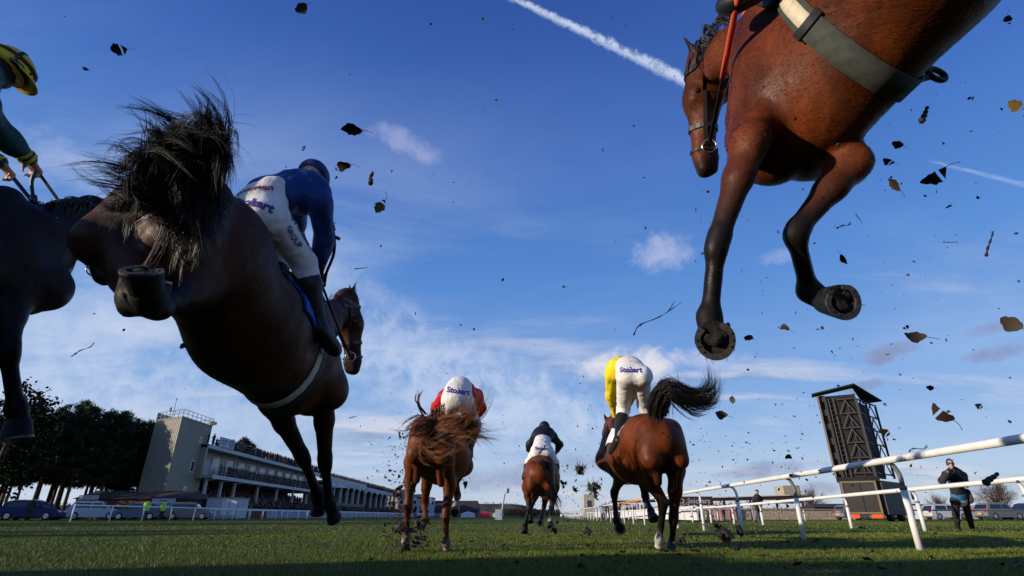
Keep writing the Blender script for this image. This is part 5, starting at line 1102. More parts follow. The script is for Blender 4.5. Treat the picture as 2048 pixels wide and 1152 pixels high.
WHIP = {'B': [(-1.178, 3.024, 1.692), (-1.145, 2.939, 1.736), (-1.085, 2.857, 1.825), (-1.079, 2.819, 1.914), (-1.094, 2.787, 1.987)], 'B2': [(-1.192, 2.981, 1.714), (-1.13, 2.869, 1.797), (-1.094, 2.833, 1.881), (-1.082, 2.816, 1.92)], 'A': [(-2.712, 2.488, 2.173), (-2.717, 2.494, 2.109), (-2.687, 2.495, 2.033), (-2.651, 2.486, 1.978)]}

# ================================================================== horses
BAY = dict(body=(.108, .0255, .0062), dark=(.008, .006, .0055), mane=(.006, .005, .005), nose=(.025, .012, .008))
BAY2 = dict(body=(.108, .0245, .0055), dark=(.008, .006, .0055), mane=(.005, .004, .004), nose=(.02, .01, .007))
DBAY = dict(body=(.060, .0185, .007), dark=(.006, .005, .0045), mane=(.005, .004, .004), nose=(.02, .012, .008))
BROWN = dict(body=(.016, .009, .006), dark=(.006, .0045, .0045), mane=(.004, .004, .004), nose=(.015, .01, .008))
CHEST = dict(body=(.135, .035, .010), dark=(.10, .026, .008), mane=(.19, .068, .026), nose=(.09, .03, .012))
WHITE_SOCK = (.5, .46, .41)
coat_m = mat('horse_coat', attr='coat', rough=.46, spec=.15, var=.55, vscale=8, rvar=(.37, .64), bump=.0011, bscale=300, stretch=(1, .5, .35), form=.007)
hoof_m = mat('hoof_horn', (.010, .0085, .0075), rough=.55, spec=.2, var=.4, vscale=50, bump=.004, bscale=120)
sole_m = mat('hoof_sole', (.014, .011, .009), rough=.95, var=.5, vscale=60, bump=.01, bscale=90)
shoe_m = mat('shoe_metal', (.16, .15, .145), rough=.42, metal=.8, var=.35, vscale=70)
leather = mat('dark_leather', (.014, .010, .008), rough=.45, spec=.5)
steel = mat('steel', (.62, .61, .58), rough=.22, metal=1.0)
eye_m = mat('eye', (.006, .004, .003), rough=.06, spec=.7)


def make_hoof(parent, C, S, toe, s, sock=False, nails=False):
    d = unit(S - C); toe = toe - d * (toe @ d); toe = unit(toe) if np.linalg.norm(toe) > .05 else unit(np.cross(d, [1, .1, .2])); x = np.cross(toe, d)
    hgt = max(np.linalg.norm(S - C), .075 * s)
    n = 20; ang = [2 * math.pi * i / n for i in range(n)]
    def ring(f, rx, ry, off, flat=.0):
        out = []
        for a in ang:
            ca = math.cos(a); y = ca * (ry if ca > 0 else ry * .80)
            out.append(C + d * hgt * f + toe * (y * s + off * s) + x * math.sin(a) * rx * s * (1.0 if ca > -.6 else .90))
        return out
    V = ring(-.12, .036, .040, -.008) + ring(.0, .047, .052, -.002) + ring(.5, .054, .060, .006) + ring(1.0, .061, .068, .013)
    F = [(r * n + i, r * n + (i + 1) % n, (r + 1) * n + (i + 1) % n, (r + 1) * n + i) for r in range(3) for i in range(n)]
    F.append(tuple(range(n - 1, -1, -1)))
    ho = mk('hoof', V, F, hoof_m, parent, smooth=True)
    V = ring(1.0, .061, .068, .013) + ring(.985, .045, .051, .012) + ring(.86, .030, .034, .008)
    F = [(r * n + i, r * n + (i + 1) % n, (r + 1) * n + (i + 1) % n, (r + 1) * n + i) for r in range(2) for i in range(n)] + [tuple(2 * n + i for i in range(n))]
    fr = len(V)                                                    # frog: a wedge from the heel
    for (y, xx, z) in ((-.05, -.018, 1.0), (-.05, .018, 1.0), (.022, 0, .95), (-.05, 0, .86), (-.045, 0, 1.02)):
        V.append(C + d * hgt * z + toe * (y * s + .012 * s) + x * xx * s)
    F += [(fr, fr + 4, fr + 2), (fr + 4, fr + 1, fr + 2), (fr, fr + 2, fr + 3), (fr + 1, fr + 3, fr + 2)]
    mk('sole', V, F, sole_m, ho)
    V = []; F = []; k = 0                                          # the shoe: open at the heel
    for i, a in enumerate(np.linspace(-2.55, 2.55, 25)):
        ca = math.cos(a)
        for (rr, z) in ((.99, 1.0), (.99, 1.10), (.70, 1.10), (.70, 1.0)):
            y = ca * (.068 if ca > 0 else .0545); V.append(C + d * hgt * z + toe * ((y * rr + .013) * s) + x * math.sin(a) * .061 * rr * s * (1 if ca > -.6 else .9))
    for i in range(24):
        for q in range(4): F.append((i * 4 + q, i * 4 + (q + 1) % 4, i * 4 + 4 + (q + 1) % 4, i * 4 + 4 + q))
    F += [(0, 1, 2, 3), (99, 98, 97, 96)]
    sh = mk('horseshoe', V, F, shoe_m, ho)
    if s > .8 and nails:
        N_ = MB()
        for a in (-1.7, -1.3, -.9, .9, 1.3, 1.7):
            y = math.cos(a) * .061; N_.ball(C + d * hgt * 1.105 + toe * ((y * .86 + .013) * s) + x * math.sin(a) * .061 * .86 * s, .0038 * s, 5, 4)
        tag(N_.build('nails', sole_m, ho), kind='stuff')
        r = np.random.default_rng(int(abs(C[0] * 1000))); B = Body(.006)
        for k in range(9):
            a = r.uniform(0, 6.28); q = r.uniform(0, .75); c_ = C + d * hgt * r.uniform(.80, .90) + (toe * math.cos(a) * .05 + x * math.sin(a) * .045) * q * s + toe * .01 * s; B.cap(c_, c_ + r.normal(0, .012, 3), r.uniform(.010, .017) * s, r.uniform(.008, .014) * s, .012)
        B.grid(); B.fold(.0012, 160, 3); Vm, Fm = B.mesh(); mk('packed_soil', Vm, Fm, sole_m, ho, True)
        g_ = MB()
        for k in range(7):
            a = r.uniform(-1.2, 1.8); y = math.cos(a) * .066; p = C + d * hgt * 1.0 + toe * ((y + .013) * s) + x * math.sin(a) * .060 * s; dd = toe * math.cos(a) + x * math.sin(a) * .9 + d * .4 + r.normal(0, .5, 3); g_.tube([p, p + unit(dd) * .007, p + unit(dd) * .014 + r.normal(0, .004, 3)], [.0011, .0008, .0004], 3)
        tag(g_.build('grass_bits', sole_m, ho), kind='stuff')
    return ho


def make_horse(key, label, C, s=1.0, h=.012, socks=(), hoofd={}, roll=0.0, wide=1.0, ears=(1, 1), tail=None, mane=None, tailw=.003, cloth=None, girth=None,
               legk=1.0, fl=1.0, deep=1.0, headn=None, earlen=.165, saddle=True, neckr=1.0, extra=None, fur=0, hoofs=1.05, noseband=(.02, .016, .012)):
    J = {k: ([V3(p) for p in v] if hasattr(v[0], '__len__') else V3(v)) for k, v in POSE[key].items()}
    P, Q = J['P'], J['Q']; ax = unit(Q - P); Ln = np.linalg.norm(Q - P)
    x = unit(np.cross(ax, [0, 0, 1.0])); z = np.cross(x, ax)
    if roll: c_, s_ = math.cos(roll), math.sin(roll); x, z = x * c_ + z * s_, z * c_ - x * s_
    def L(lx, ly, lz):
        t = (ly + .5) / .95
        return P + ax * (t * Ln) + x * lx * s + z * ((lz - 1.27 + .07 * t) * s)
    root = empty('horse', tuple(np.round(((P + Q) / 2) * V3((1, 1, 0)), 3)), label, 'horse', 'racehorses in the race')
    bc = C['body']; dk = C['dark']; B = Body(h); w = wide
    def cap(a, b, r0, r1=None, k=.05, side=x, col=bc, cut=False):
        f = lambda r: tuple(q * s for q in r) if hasattr(r, '__len__') else r * s
        B.cap(a, b, f(r0), f(r1) if r1 is not None else None, k * s, side, col, cut)
    # trunk
    cap(L(0, .42, 1.20), L(0, 0, 1.17), (.205 * w, .33 * deep), (.285 * w, .305 * deep), .08)
    cap(L(0, 0, 1.18), L(0, -.38, 1.27), (.28 * w, .285 * deep), (.24 * w, .235), .09)
    cap(L(0, -.34, 1.31), L(0, -.60, 1.28), (.26 * w, .25), (.205 * w, .205), .09)
    cap(L(0, .50, 1.52), L(0, .05, 1.43), (.06, .085), (.06, .07), .10)
    cap(L(0, .46, 1.22), L(0, .66, 1.16), (.20, .25), (.14, .17), .09)
    cap(L(0, -.30, 1.50), L(0, -.62, 1.42), (.10, .06), (.05, .05), .10)
    for sg, kk in ((-1, 'L'), (1, 'R')):
        el, kn, fe, co, so_ = J['F' + kk]; st, hk, hf, hc, hs = J['H' + kk]
        sock = [q for q in socks if q[0] == 'F' + kk]; hsock = [q for q in socks if q[0] == 'H' + kk]
        # fore limb
        cap(L(.11 * sg, .34, 1.50), L(.165 * sg, .62, 1.13), (.060, .13), (.085, .12), .07)
        cap(L(.165 * sg, .62, 1.13), el, (.080, .11), (.070 * fl, .094 * fl), .06)
        mid = lerp(el, kn, .35)
        cap(el, mid, (.070 * fl, .094 * fl), (.058 * fl, .072 * fl), .05, col=(bc, lerp(bc, dk, .55)))
        cap(mid, kn, (.058 * fl, .072 * fl), (.042 * fl, .046 * fl), .04, col=(lerp(bc, dk, .55), lerp(bc, dk, 1.0)))
        bk = unit(lerp(el, fe, .5) - kn) if np.linalg.norm(lerp(el, fe, .5) - kn) > .04 else -ax
        cap(lerp(el, kn, .93), lerp(kn, fe, .12), (.045 * fl, .046 * fl), (.040 * fl, .043 * fl), .03, col=dk)
        cap(kn + bk * .028 * s, kn + bk * .034 * s, .024, .024, .03, col=dk)
        cap(lerp(kn, fe, .1), fe, (.030 * legk, .036 * legk), (.029 * legk, .036 * legk), .03, col=dk)
        tb = unit(so_ - fe); tb = -(ax - tb * (ax @ tb)) if np.linalg.norm(np.cross(ax, tb)) > .2 else bk
        cap(lerp(kn, fe, .15) + bk * .020 * s, fe + bk * .020 * s, .017, .019, .02, col=dk)
        scol = WHITE_SOCK if sock else dk
        cap(fe, fe + (co - fe) * .15, .041, .040, .03, col=(scol if sock and sock[0][1] > .3 else dk))
        cap(fe, co, .036, .044, .025, col=scol)
        # hind limb
        cap(L(.130 * sg, -.40, 1.38), lerp(L(.130 * sg, -.40, 1.38), st, .85), (.092 * w, .18), (.085, .125), .08)
        cap(L(.115 * sg, -.60, 1.38), L(.145 * sg, -.66, 1.10), .112 * w, .100, .05)
        cap(L(.165 * sg, -.60, 1.16), lerp(st, hk, .42), (.080, .10), (.050, .065), .045)
        cap(L(.085 * sg, -.66, 1.20), lerp(L(.09 * sg, -.60, 1.0), hk, .35), (.055, .08), (.04, .05), .05, col=lerp(bc, dk, .75))
        cap(st, st + (st - L(0, -.5, 1.27)) * .02, .085, .085, .06)
        m2 = lerp(st, hk, .45)
        cap(st, m2, (.078, .105), (.060, .080), .05)
        cap(m2, hk, (.060, .080), (.036, .044), .04, col=(bc, lerp(bc, dk, .8)))
        hb = unit(hk - (st + hf) / 2)
        cap(lerp(st, hk, .45) + hb * .050 * s, hk + hb * .046 * s, .034, .022, .04, col=(bc, dk))
        cap(hk + hb * .012 * s, hk + hb * .050 * s, .040, .025, .025, col=dk)
        cap(lerp(st, hk, .94), lerp(hk, hf, .14), (.044, .05), (.038, .048), .03, col=dk)
        cap(lerp(hk, hf, .08), hf, (.032 * legk, .040 * legk), (.030 * legk, .036 * legk), .03, col=dk)
        cap(lerp(hk, hf, .08) + hb * .030 * s, hf + hb * .018 * s, .018, .018, .02, col=dk)
        scol = WHITE_SOCK if hsock else dk
        cap(hf, hf + (hc - hf) * .15, .043, .042, .03, col=(scol if hsock and hsock[0][1] > .3 else dk))
        cap(hf, hc, .037, .045, .025, col=scol)
    # neck
    N = [L(0, .56, 1.33)] + J['neck']; poll = J['neck'][-1]
    rr = [(.115, .25), (.085, .165), (.068, .125), (.06, .10)]
    for i in range(len(N) - 1): cap(N[i], N[i + 1], tuple(q * neckr for q in rr[i]), tuple(q * neckr for q in rr[i + 1]), .07)
    # head
    a, b = J['head']; hy = unit(b - a); HL = np.linalg.norm(b - a) * 1.02
    nv = (a + b) / 2 - N[-2]
    if headn is not None: nv = V3(headn)
    hn = unit(nv - hy * (nv @ hy)); hx = np.cross(hy, hn)
    H = lambda lx, ly, ln: a + hx * lx * s + hy * ly * HL + hn * ln * s
    cap(H(0, -.02, -.02), H(0, .34, 0), (.080, .095), (.078, .098), .05, side=hx)
    for sg in (-1, 1):
        cap(H(.040 * sg, .14, -.07), H(.040 * sg, .30, -.075), (.034, .085), (.030, .075), .04, side=hx)
        cap(H(.058 * sg, .30, .040), H(.058 * sg, .36, .042), .030, .028, .03)
        cap(H(.052 * sg, .34, -.005), H(.040 * sg, .62, -.012), .022, .014, .03)
        cap(H(.026 * sg, .90, .012), H(.030 * sg, .955, .005), .024, .022, .02, col=C['nose'])
        cap(H(.040 * sg, .955, .018), H(.044 * sg, .935, .012), .008, .012, .012, col=C['nose'], cut=True)
    cap(H(0, .32, .0), H(0, .82, .0), (.066, .090), (.043, .056), .05, side=hx)
    cap(H(0, .82, -.002), H(0, .96, -.006), (.045, .054), (.040, .043), .04, side=hx, col=(bc, C['nose']))
    cap(H(0, .86, -.050), H(0, .955, -.046), .026, .024, .03, col=C['nose'])
    for sg, ek in ((-1, 0), (1, 1)):
        e = ears[ek]
        if not e: continue
        dirn = unit(-hy * 1.0 + hx * .30 * sg + hn * .18) if e == 1 else unit(V3(e))
        e0 = H(.046 * sg, -.01, .012); e1 = e0 + dirn * earlen * .45 * s; e2 = e0 + dirn * earlen * s
        cap(e0, e1, (.024, .020), (.032, .014), .02, side=hx, col=(bc, dk)); cap(e1, e2, (.032, .014), (.007, .005), .012, side=hx, col=dk)
    if extra: extra(cap, L, H)
    B.grid(); V, F = B.mesh()
    Cc = B.colors(V); mk('body', V, F, coat_m, root, smooth=True, col=Cc)
    if fur: q = coat_hair(V, F, Cc, root, fur, .017, -ax * .8 - V3((0, 0, .6)), 31); tag(mk('coat_hair', q[0], q[1], coat_m, root, col=q[2]), kind='stuff')
    for sg in (-1, 1):
        c = H(.078 * sg, .315, .028); MB().ball(c, .021 * s, 12, 8).build('eye', eye_m, root, True)
    for kk in ('FL', 'FR', 'HL', 'HR'):
        q = J[kk]; C_, S_ = q[3], q[4]; dv = unit(S_ - C_)
        if kk in hoofd: dv = unit(V3(hoofd[kk][0]))
        toe = V3(hoofd[kk][1]) if kk in hoofd and len(hoofd[kk]) > 1 else (q[3] - q[2])
        make_hoof(root, C_, C_ + dv * .081 * s * hoofs, toe, s * hoofs, nails=fur > 0)
    info = dict(root=root, B=B, L=L, H=H, x=x, z=z, ax=ax, s=s, hx=hx, hy=hy, hn=hn, J=J)
    # tail and mane
    if tail: strands('tail', mat('hair_' + key, C['mane'], rough=.45, spec=.35, var=.4, vscale=14), root, tail, tailw * s, seg=9, seed=ord(key), kink=.02)
    if mane: strands('mane', mat('hair_' + key, C['mane'], rough=.45, spec=.35, var=.4, vscale=14), root, mane, tailw * s, seg=6, seed=ord(key) + 9, kink=.006)
    # straps around the trunk: (name, ly, slope, width, material, thickness)
    if girth:
        for (nm, ly, slope, wd, m, th, a0, a1) in girth:
            pts = []; nrm = []
            c = L(0, ly, 1.18)
            for i in range(49):
                an = a0 + (a1 - a0) * i / 48; d = x * math.sin(an) + z * math.cos(an) + ax * slope * math.cos(an); d = unit(d)
                r = B.hit(c, d); pts.append(c + d * (r + .004)); nrm.append(d)
            MB().ribbon(pts, nrm, wd, th).build(nm, m, root, True)
    if cloth:
        y0, y1, a0, a1, m, th = cloth; patch(info, 'saddle_cloth', y0, y1, a0, a1, m, th)
    if saddle:
        patch(info, 'saddle', -.06, .26, .55, .55, leather, .035, .012)
    # bridle
    mb = MB()
    def hring(ly, ln0, wd, a0=0, a1=2 * math.pi, n=20, tilt=0.0, m=mb):
        pts = []; nrm = []; c = H(0, ly, ln0)
        for i in range(n + 1):
            an = a0 + (a1 - a0) * i / n; d = unit(hx * math.sin(an) + hn * math.cos(an) + hy * tilt * math.cos(an)); r = B.hit(c, d, 0, .25 * s)
            pts.append(c + d * (r + .002)); nrm.append(d)
        m.ribbon(pts, nrm, wd * s, .004 * s)
    hring(.60, 0, .026); hring(.80, -.005, .016)
    hring(.12, -.01, .022, -1.7, 1.7, tilt=-.1); hring(.02, -.04, .024, 0, 2 * math.pi, 24, tilt=.35)
    for sg in (-1, 1):
        pts = []; nrm = []
        for ly in np.linspace(.06, .74, 9):
            c = H(0, ly, -.01); d = unit(hx * sg + hn * .05); pts.append(c + d * (B.hit(c, d, 0, .25 * s) + .003)); nrm.append(d)
        mb.ribbon(pts, nrm, .020 * s, .004 * s)
    mb.build('bridle', leather, root)
    bits = []
    for sg in (-1, 1):
        c = H(0, .79, -.022); d = hx * sg; p = c + d * (B.hit(c, d, 0, .25 * s) + .010); bits.append(p)
        rb = MB(); rb.tube([p + (hy * math.cos(t) + hn * math.sin(t)) * .036 * s for t in np.linspace(0, 2 * math.pi, 17)], .0048 * s, 6, False)
        rb.build('bit_ring', steel, root, True)
    info['bits'] = bits
    return info


def patch(I, name, y0, y1, a0, a1, m, th, off=.006, nx=10, na=18):
    """a cloth lying on the back: sampled from the body's surface and given thickness"""
    B, L, x, z, ax, s = I['B'], I['L'], I['x'], I['z'], I['ax'], I['s']; V = []; n = (nx + 1) * (na + 1)
    lay = []
    for o in (off, off + th):
        for i in range(nx + 1):
            c = L(0, y0 + (y1 - y0) * i / nx, 1.18)
            for j in range(na + 1):
                an = -a0 + (a0 + a1) * j / na; d = unit(x * math.sin(an) + z * math.cos(an)); lay.append(c + d * (B.hit(c, d) + o))
    F = []; q = na + 1
    for i in range(nx):
        for j in range(na):
            a = i * q + j; F.append((a, a + 1, a + q + 1, a + q)); F.append((n + a, n + a + q, n + a + q + 1, n + a + 1))
    for i in range(nx):
        for j in (0, na): a = i * q + j; F.append((a, a + q, n + a + q, n + a))
    for j in range(na):
        for i in (0, nx): a = i * q + j; F.append((a, a + 1, n + a + 1, n + a))
    return mk(name, lay, F, m, I['root'], True)


# ================================================================== people
skin_m = mat('skin', (.52, .29, .20), rough=.5, spec=.35, var=.08, vscale=20)
def cloth_m(name, col, rough=.75, wr=.02, **kw): return mat(name, col, rough=rough, spec=.2, wrinkle=wr, bump=.0008, bscale=300, var=.16, vscale=9, **kw)
boot_m = mat('black_boot_leather', (.012, .011, .011), rough=.45, spec=.3)


def hand(B, wr, kn, s, pn, th, col):
    """palm, four bent fingers and a thumb, closed round something"""
    d = unit(kn - wr); pn = unit(pn - d * (pn @ d)); sd = np.cross(d, pn)
    if sd @ th < 0: sd = -sd
    B.cap(wr, wr + d * .085 * s, (.036 * s, .018 * s), (.042 * s, .016 * s), .015 * s, sd, col)
    for i, (o, l) in enumerate(((.030, .080), (.010, .088), (-.011, .082), (-.031, .066))):
        b = wr + d * .082 * s + sd * o * s; m = b + (d * .55 + pn * .80) * l * .5 * s; e = m + (-d * .55 + pn * .70) * l * .5 * s
        B.cap(b, m, .0098 * s, .009 * s, .004 * s, sd, col); B.cap(m, e, .009 * s, .008 * s, .004 * s, sd, col)
    b = wr + d * .025 * s + sd * .032 * s; m = b + (sd * .6 + d * .7 + pn * .35) * .042 * s; e = m + (d * .6 + pn * .8 - sd * .3) * .034 * s
    B.cap(b, m, .013 * s, .0105 * s, .006 * s, sd, col); B.cap(m, e, .0105 * s, .009 * s, .004 * s, sd, col)


def text_on(body_obj_bvh, name, txt, c, n, right, size, m, parent, off=.004, bold=0.0, shear=0.0, depth=None):
    """flat lettering laid on a surface: every vertex is dropped onto it along -n"""
    cu = bpy.data.curves.new('t', 'FONT'); cu.body = txt; cu.align_x = 'CENTER'; cu.align_y = 'CENTER'; cu.size = size; cu.resolution_u = 2; cu.offset = bold; cu.shear = shear
    to = bpy.data.objects.new('t', cu); COL.objects.link(to); dg = bpy.context.evaluated_depsgraph_get()
    me = bpy.data.meshes.new_from_object(to.evaluated_get(dg)); bpy.data.objects.remove(to)
    n = unit(n); right = unit(right - n * (right @ n)); up = np.cross(n, right)
    bm_v = [c + right * v.co.x + up * v.co.y for v in me.vertices]; F = [tuple(p.vertices) for p in me.polygons]
    V = []
    for p in bm_v:
        if body_obj_bvh is None: V.append(p + n * off); continue
        h = body_obj_bvh.ray_cast(Vector(p + n * .6), Vector(-n), .75)
        V.append(np.array(h[0]) + n * off if h[0] is not None else p - n * .05)
    return mk(name, V, F, m, parent)


def make_person(key, label, outfit, fwd, s=1.0, h=.012, group=None, grip=None, face=None, hd=None, cat='person', J=None):
    J = J or {k: [V3(p) for p in v] for k, v in POSE[key].items()}
    sp = J['spine']; fwd = unit(V3(fwd)); pel, wai, che, nec, hea = sp
    sd = unit(J['AR'][0] - J['AL'][0]); hipd = unit(J['LR'][0] - J['LL'][0])
    low = min(J['LL'][3][2], J['LR'][3][2])
    root = empty('person', (round(float(pel[0]), 3), round(float(pel[1]), 3), round(float(max(low - .03, 0)), 3)), label, cat, group)
    face = unit(V3(face)) if face is not None else fwd
    B = Body(h); sk = (.5, .28, .2)
    bodyup = unit(nec - pel)
    O_long = outfit.get('long', False) or 'jacket' not in outfit
    def torso(B, g, parts, k=.05):
        c = B.cap
        if 'pelvis' in parts:
            c(pel, lerp(pel, wai, .55), ((.155 + g) * s, (.115 + g) * s), ((.14 + g) * s, (.105 + g) * s), k * s, hipd)
            for q in (J['LL'][0], J['LR'][0]): c(lerp(pel, q, .6) - bodyup * .02 * s, lerp(pel, q, 1.0) - bodyup * .05 * s, (.105 + g) * s, (.10 + g) * s, k * s, hipd)
        if 'chest' in parts:
            c(lerp(pel, wai, .6) if O_long else lerp(wai, che, outfit.get('jstart', .30)), che, ((.135 + g) * s, (.10 + g) * s), ((.17 + g) * s, (.115 + g) * s), k * s, sd)
            c(che, lerp(che, nec, .6), ((.17 + g) * s, (.115 + g) * s), ((.10 + g) * s, (.08 + g) * s), k * s, sd)
            for q in (J['AL'][0], J['AR'][0]): c(lerp(che, nec, .35), q, (.085 + g) * s, (.062 + g) * s, k * s)
    def arm(B, g, A, end=1.0, k=.03):
        B.cap(A[0], A[1], (.056 + g) * s, (.042 + g) * s, k * s); B.cap(A[1], lerp(A[1], A[2], end), (.043 + g) * s, (.030 + g) * s, k * s)
        B.cap(lerp(A[1], A[2], .05), lerp(A[1], A[2], .3), (.044 + g) * s, (.042 + g) * s, k * s)
    def leg(B, g, G, a=0.0, b=1.0, thigh=True, k=.04):
        if thigh: B.cap(G[0], lerp(G[0], G[1], .97), (.092 + g) * s, (.062 + g) * s, k * s)
        if b > 0:
            B.cap(lerp(G[1], G[2], a), lerp(G[1], G[2], max(min(b, .35), a + .01)), (.060 + g) * s, (.060 + g) * s, k * s)
            if b > .35: B.cap(lerp(G[1], G[2], .35), lerp(G[1], G[2], b), (.060 + g) * s, ((.060 - .024 * (b - .35) / .65) + g) * s, k * s)
    def foot(B, g, G):
        t = unit(G[3] - G[2]); dn = unit(G[2] - G[1]); B.cap(G[2] + dn * .015 * s, G[2] + t * .17 * s + dn * .05 * s, (.042 + g) * s, (.034 + g) * s, .03 * s)
        B.cap(G[2] + dn * .03 * s - t * .03 * s, G[2] + t * .12 * s + dn * .055 * s, (.036 + g) * s, (.042 + g) * s, .03 * s)
    # the body, one surface
    torso(B, 0, ('pelvis', 'chest'))
    for A in (J['AL'], J['AR']): arm(B, 0, A)
    for G in (J['LL'], J['LR']): leg(B, 0, G); foot(B, 0, G)
    hup = unit(hea - nec) if hd is None else unit(V3(hd)); fc = unit(face - hup * (face @ hup)); hs = np.cross(fc, hup)
    B.cap(lerp(che, nec, .5), lerp(nec, hea, .6), .056 * s, .052 * s, .03 * s, sd)
    B.cap(hea - hup * .005 * s, hea + hup * .045 * s, (.076 * s, .092 * s), (.074 * s, .092 * s), .03 * s, hs)
    B.cap(hea - hup * .06 * s + fc * .03 * s, hea - hup * .085 * s + fc * .055 * s, (.056 * s, .055 * s), (.035 * s, .035 * s), .03 * s, hs)
    B.cap(hea + hup * .01 * s + fc * .088 * s, hea - hup * .028 * s + fc * .108 * s, .010 * s, .015 * s, .012 * s)
    B.cap(hea - hup * .055 * s + fc * .086 * s - hs * .02 * s, hea - hup * .055 * s + fc * .086 * s + hs * .02 * s, .009 * s, .009 * s, .012 * s)
    for sg in (-1, 1): B.cap(hea + hs * .077 * s * sg + hup * .01 * s, hea + hs * .080 * s * sg - hup * .03 * s, (.010 * s, .020 * s), (.008 * s, .013 * s), .01 * s, hs)
    gp = V3(grip) if grip is not None else -hup
    for A, ss in ((J['AL'], 1), (J['AR'], -1)): hand(B, A[2], A[3], s, gp, unit(sd * ss + fwd * .5 + V3((0, 0, .4))), sk)
    B.grid(); V, F = B.mesh(); mk('body', V, F, outfit.get('skin', skin_m), root, True)
    for sg in (-1, 1): MB().ball(hea + hup * .012 * s + fc * .086 * s + hs * .031 * s * sg, .011 * s, 8, 6).build('eye', eye_m, root, True)
    bv = {}
    def garment(nm, fill, m, fold=(.0, 20), seed=1):
        G = Body(h); fill(G); G.grid()
        if fold[0]: G.fold(fold[0] * s, fold[1], seed)
        V, F = G.mesh(); bv[nm] = BVHTree.FromPolygons(V.tolist(), F.tolist()); return mk(nm, V, F, m, root, True)
    O = outfit
    if 'jacket' in O:
        g0 = O.get('jg', .016)
        def f(G):
            torso(G, g0, ('chest',))
            if O.get('long'): torso(G, g0, ('pelvis',))
            for A in (J['AL'], J['AR']): arm(G, g0 * .8, A, .98)
            G.cap(lerp(che, nec, .5), lerp(nec, hea, .12), .07 * s, .062 * s, .03 * s, sd)
        garment('jacket', f, O['jacket'], O.get('jfold', (.0035, 26)), 3)
    if 'breeches' in O:
        def f(G):
            torso(G, .012, ('pelvis',)); G.cap(lerp(pel, wai, .4), lerp(pel, wai, 1.0), (.152 * s, .115 * s), (.148 * s, .112 * s), .04 * s, hipd)
            for q in (J['LL'], J['LR']): leg(G, .014, q, 0, .22)
        garment('breeches', f, O['breeches'], O.get('bfold', (.0020, 38)), 5)
    if 'trousers' in O:
        def f(G):
            torso(G, .010, ('pelvis',))
            for q in (J['LL'], J['LR']): leg(G, .020, q, 0, .97)
        garment('trousers', f, O['trousers'], (.004, 20), 6)
    for q in (J['LL'], J['LR']):
        if 'boot' in O: garment('boot', lambda G: (leg(G, .008, q, .10, .98, False), foot(G, .006, q)), O['boot'])
        if 'shoe' in O: garment('shoe', lambda G: foot(G, .008, q), O['shoe'])
    if 'helmet' in O:
        mh = O['helmet']; D = MB(); n = 24; m_ = 8; V = []; F = []; c = hea + hup * .028 * s
        for i in range(m_ + 1):
            a = -.36 + (math.pi / 2 + .36) * i / m_
            for k in range(n):
                b = 2 * math.pi * k / n; V.append(c + hs * math.cos(b) * math.cos(a) * .108 * s + fc * math.sin(b) * math.cos(a) * .128 * s + hup * math.sin(a) * .115 * s)
        for i in range(m_):
            for k in range(n): F.append((i * n + k, i * n + (k + 1) % n, (i + 1) * n + (k + 1) % n, (i + 1) * n + k))
        F.append(tuple(range(n - 1, -1, -1)))
        he = mk('helmet', V, F, mh, root, True)
        V = []; F = []
        for lay in (0, 1):
            for i in range(13):
                b = math.pi * (.12 + .76 * i / 12); rim = c + hs * math.cos(b) * .106 * s + fc * math.sin(b) * .125 * s - hup * (.008 + .006 * lay) * s
                V += [rim, c + hs * math.cos(b) * .112 * s + fc * (math.sin(b) ** .8 * .195) * s - hup * (.030 + .006 * lay - .0) * s]
        for i in range(12):
            a = 2 * i; F += [(a, a + 2, a + 3, a + 1), (26 + a, 26 + a + 1, 26 + a + 3, 26 + a + 2), (a + 1, a + 3, 26 + a + 3, 26 + a + 1)]
        mk('peak', V, F, O.get('peak', mh), he, True)
        ch = MB()
        for sg in (-1, 1): ch.tube([hea + hs * .088 * s * sg + hup * .02 * s, hea + hs * .078 * s * sg - hup * .05 * s + fc * .02 * s, hea - hup * .112 * s + fc * .045 * s], .006 * s, 5)
        ch.build('chin_strap', leather, he)
        if 'band' in O:
            for kind in O['band']:
                pts = []; nrm = []
                for t in np.linspace(0, 2 * math.pi, 41) if kind == 'ring' else np.linspace(0, math.pi, 25):
                    if kind == 'ring': d = hs * math.cos(t) * .109 + fc * math.sin(t) * .129 + hup * (.022 + .012 * math.sin(t)); nn = hs * math.cos(t) + fc * math.sin(t)
                    else: d = hs * math.cos(t) * .109 + hup * math.sin(t) * .116 + fc * (.035 * (1 - math.sin(t)) + kind * .1); nn = hs * math.cos(t) + hup * math.sin(t)
                    pts.append(c + d * s); nrm.append(nn)
                MB().ribbon(pts, nrm, .020 * s, .004).build('helmet_band', leather, he, True)
    if 'beanie' in O:
        G = Body(h); G.cap(hea + hup * .02 * s - fc * .01 * s, hea + hup * .075 * s - fc * .02 * s, (.092 * s, .108 * s), (.080 * s, .088 * s), .03 * s, hs); G.cap(hea + hup * .135 * s - fc * .03 * s, hea + hup * .14 * s - fc * .03 * s, .032 * s, .03 * s, .02 * s) if O.get('bobble') else 0
        G.grid(); G.fold(.002, 60, 2); V, F = G.mesh(); mk('beanie', V, F, O['beanie'], root, True)
    if 'hair' in O:
        G = Body(h); G.cap(hea + hup * .03 * s - fc * .015 * s, hea + hup * .055 * s - fc * .02 * s, (.082 * s, .098 * s), (.080 * s, .092 * s), .03 * s, hs); G.grid(); V, F = G.mesh(); mk('hair', V, F, O['hair'], root, True)
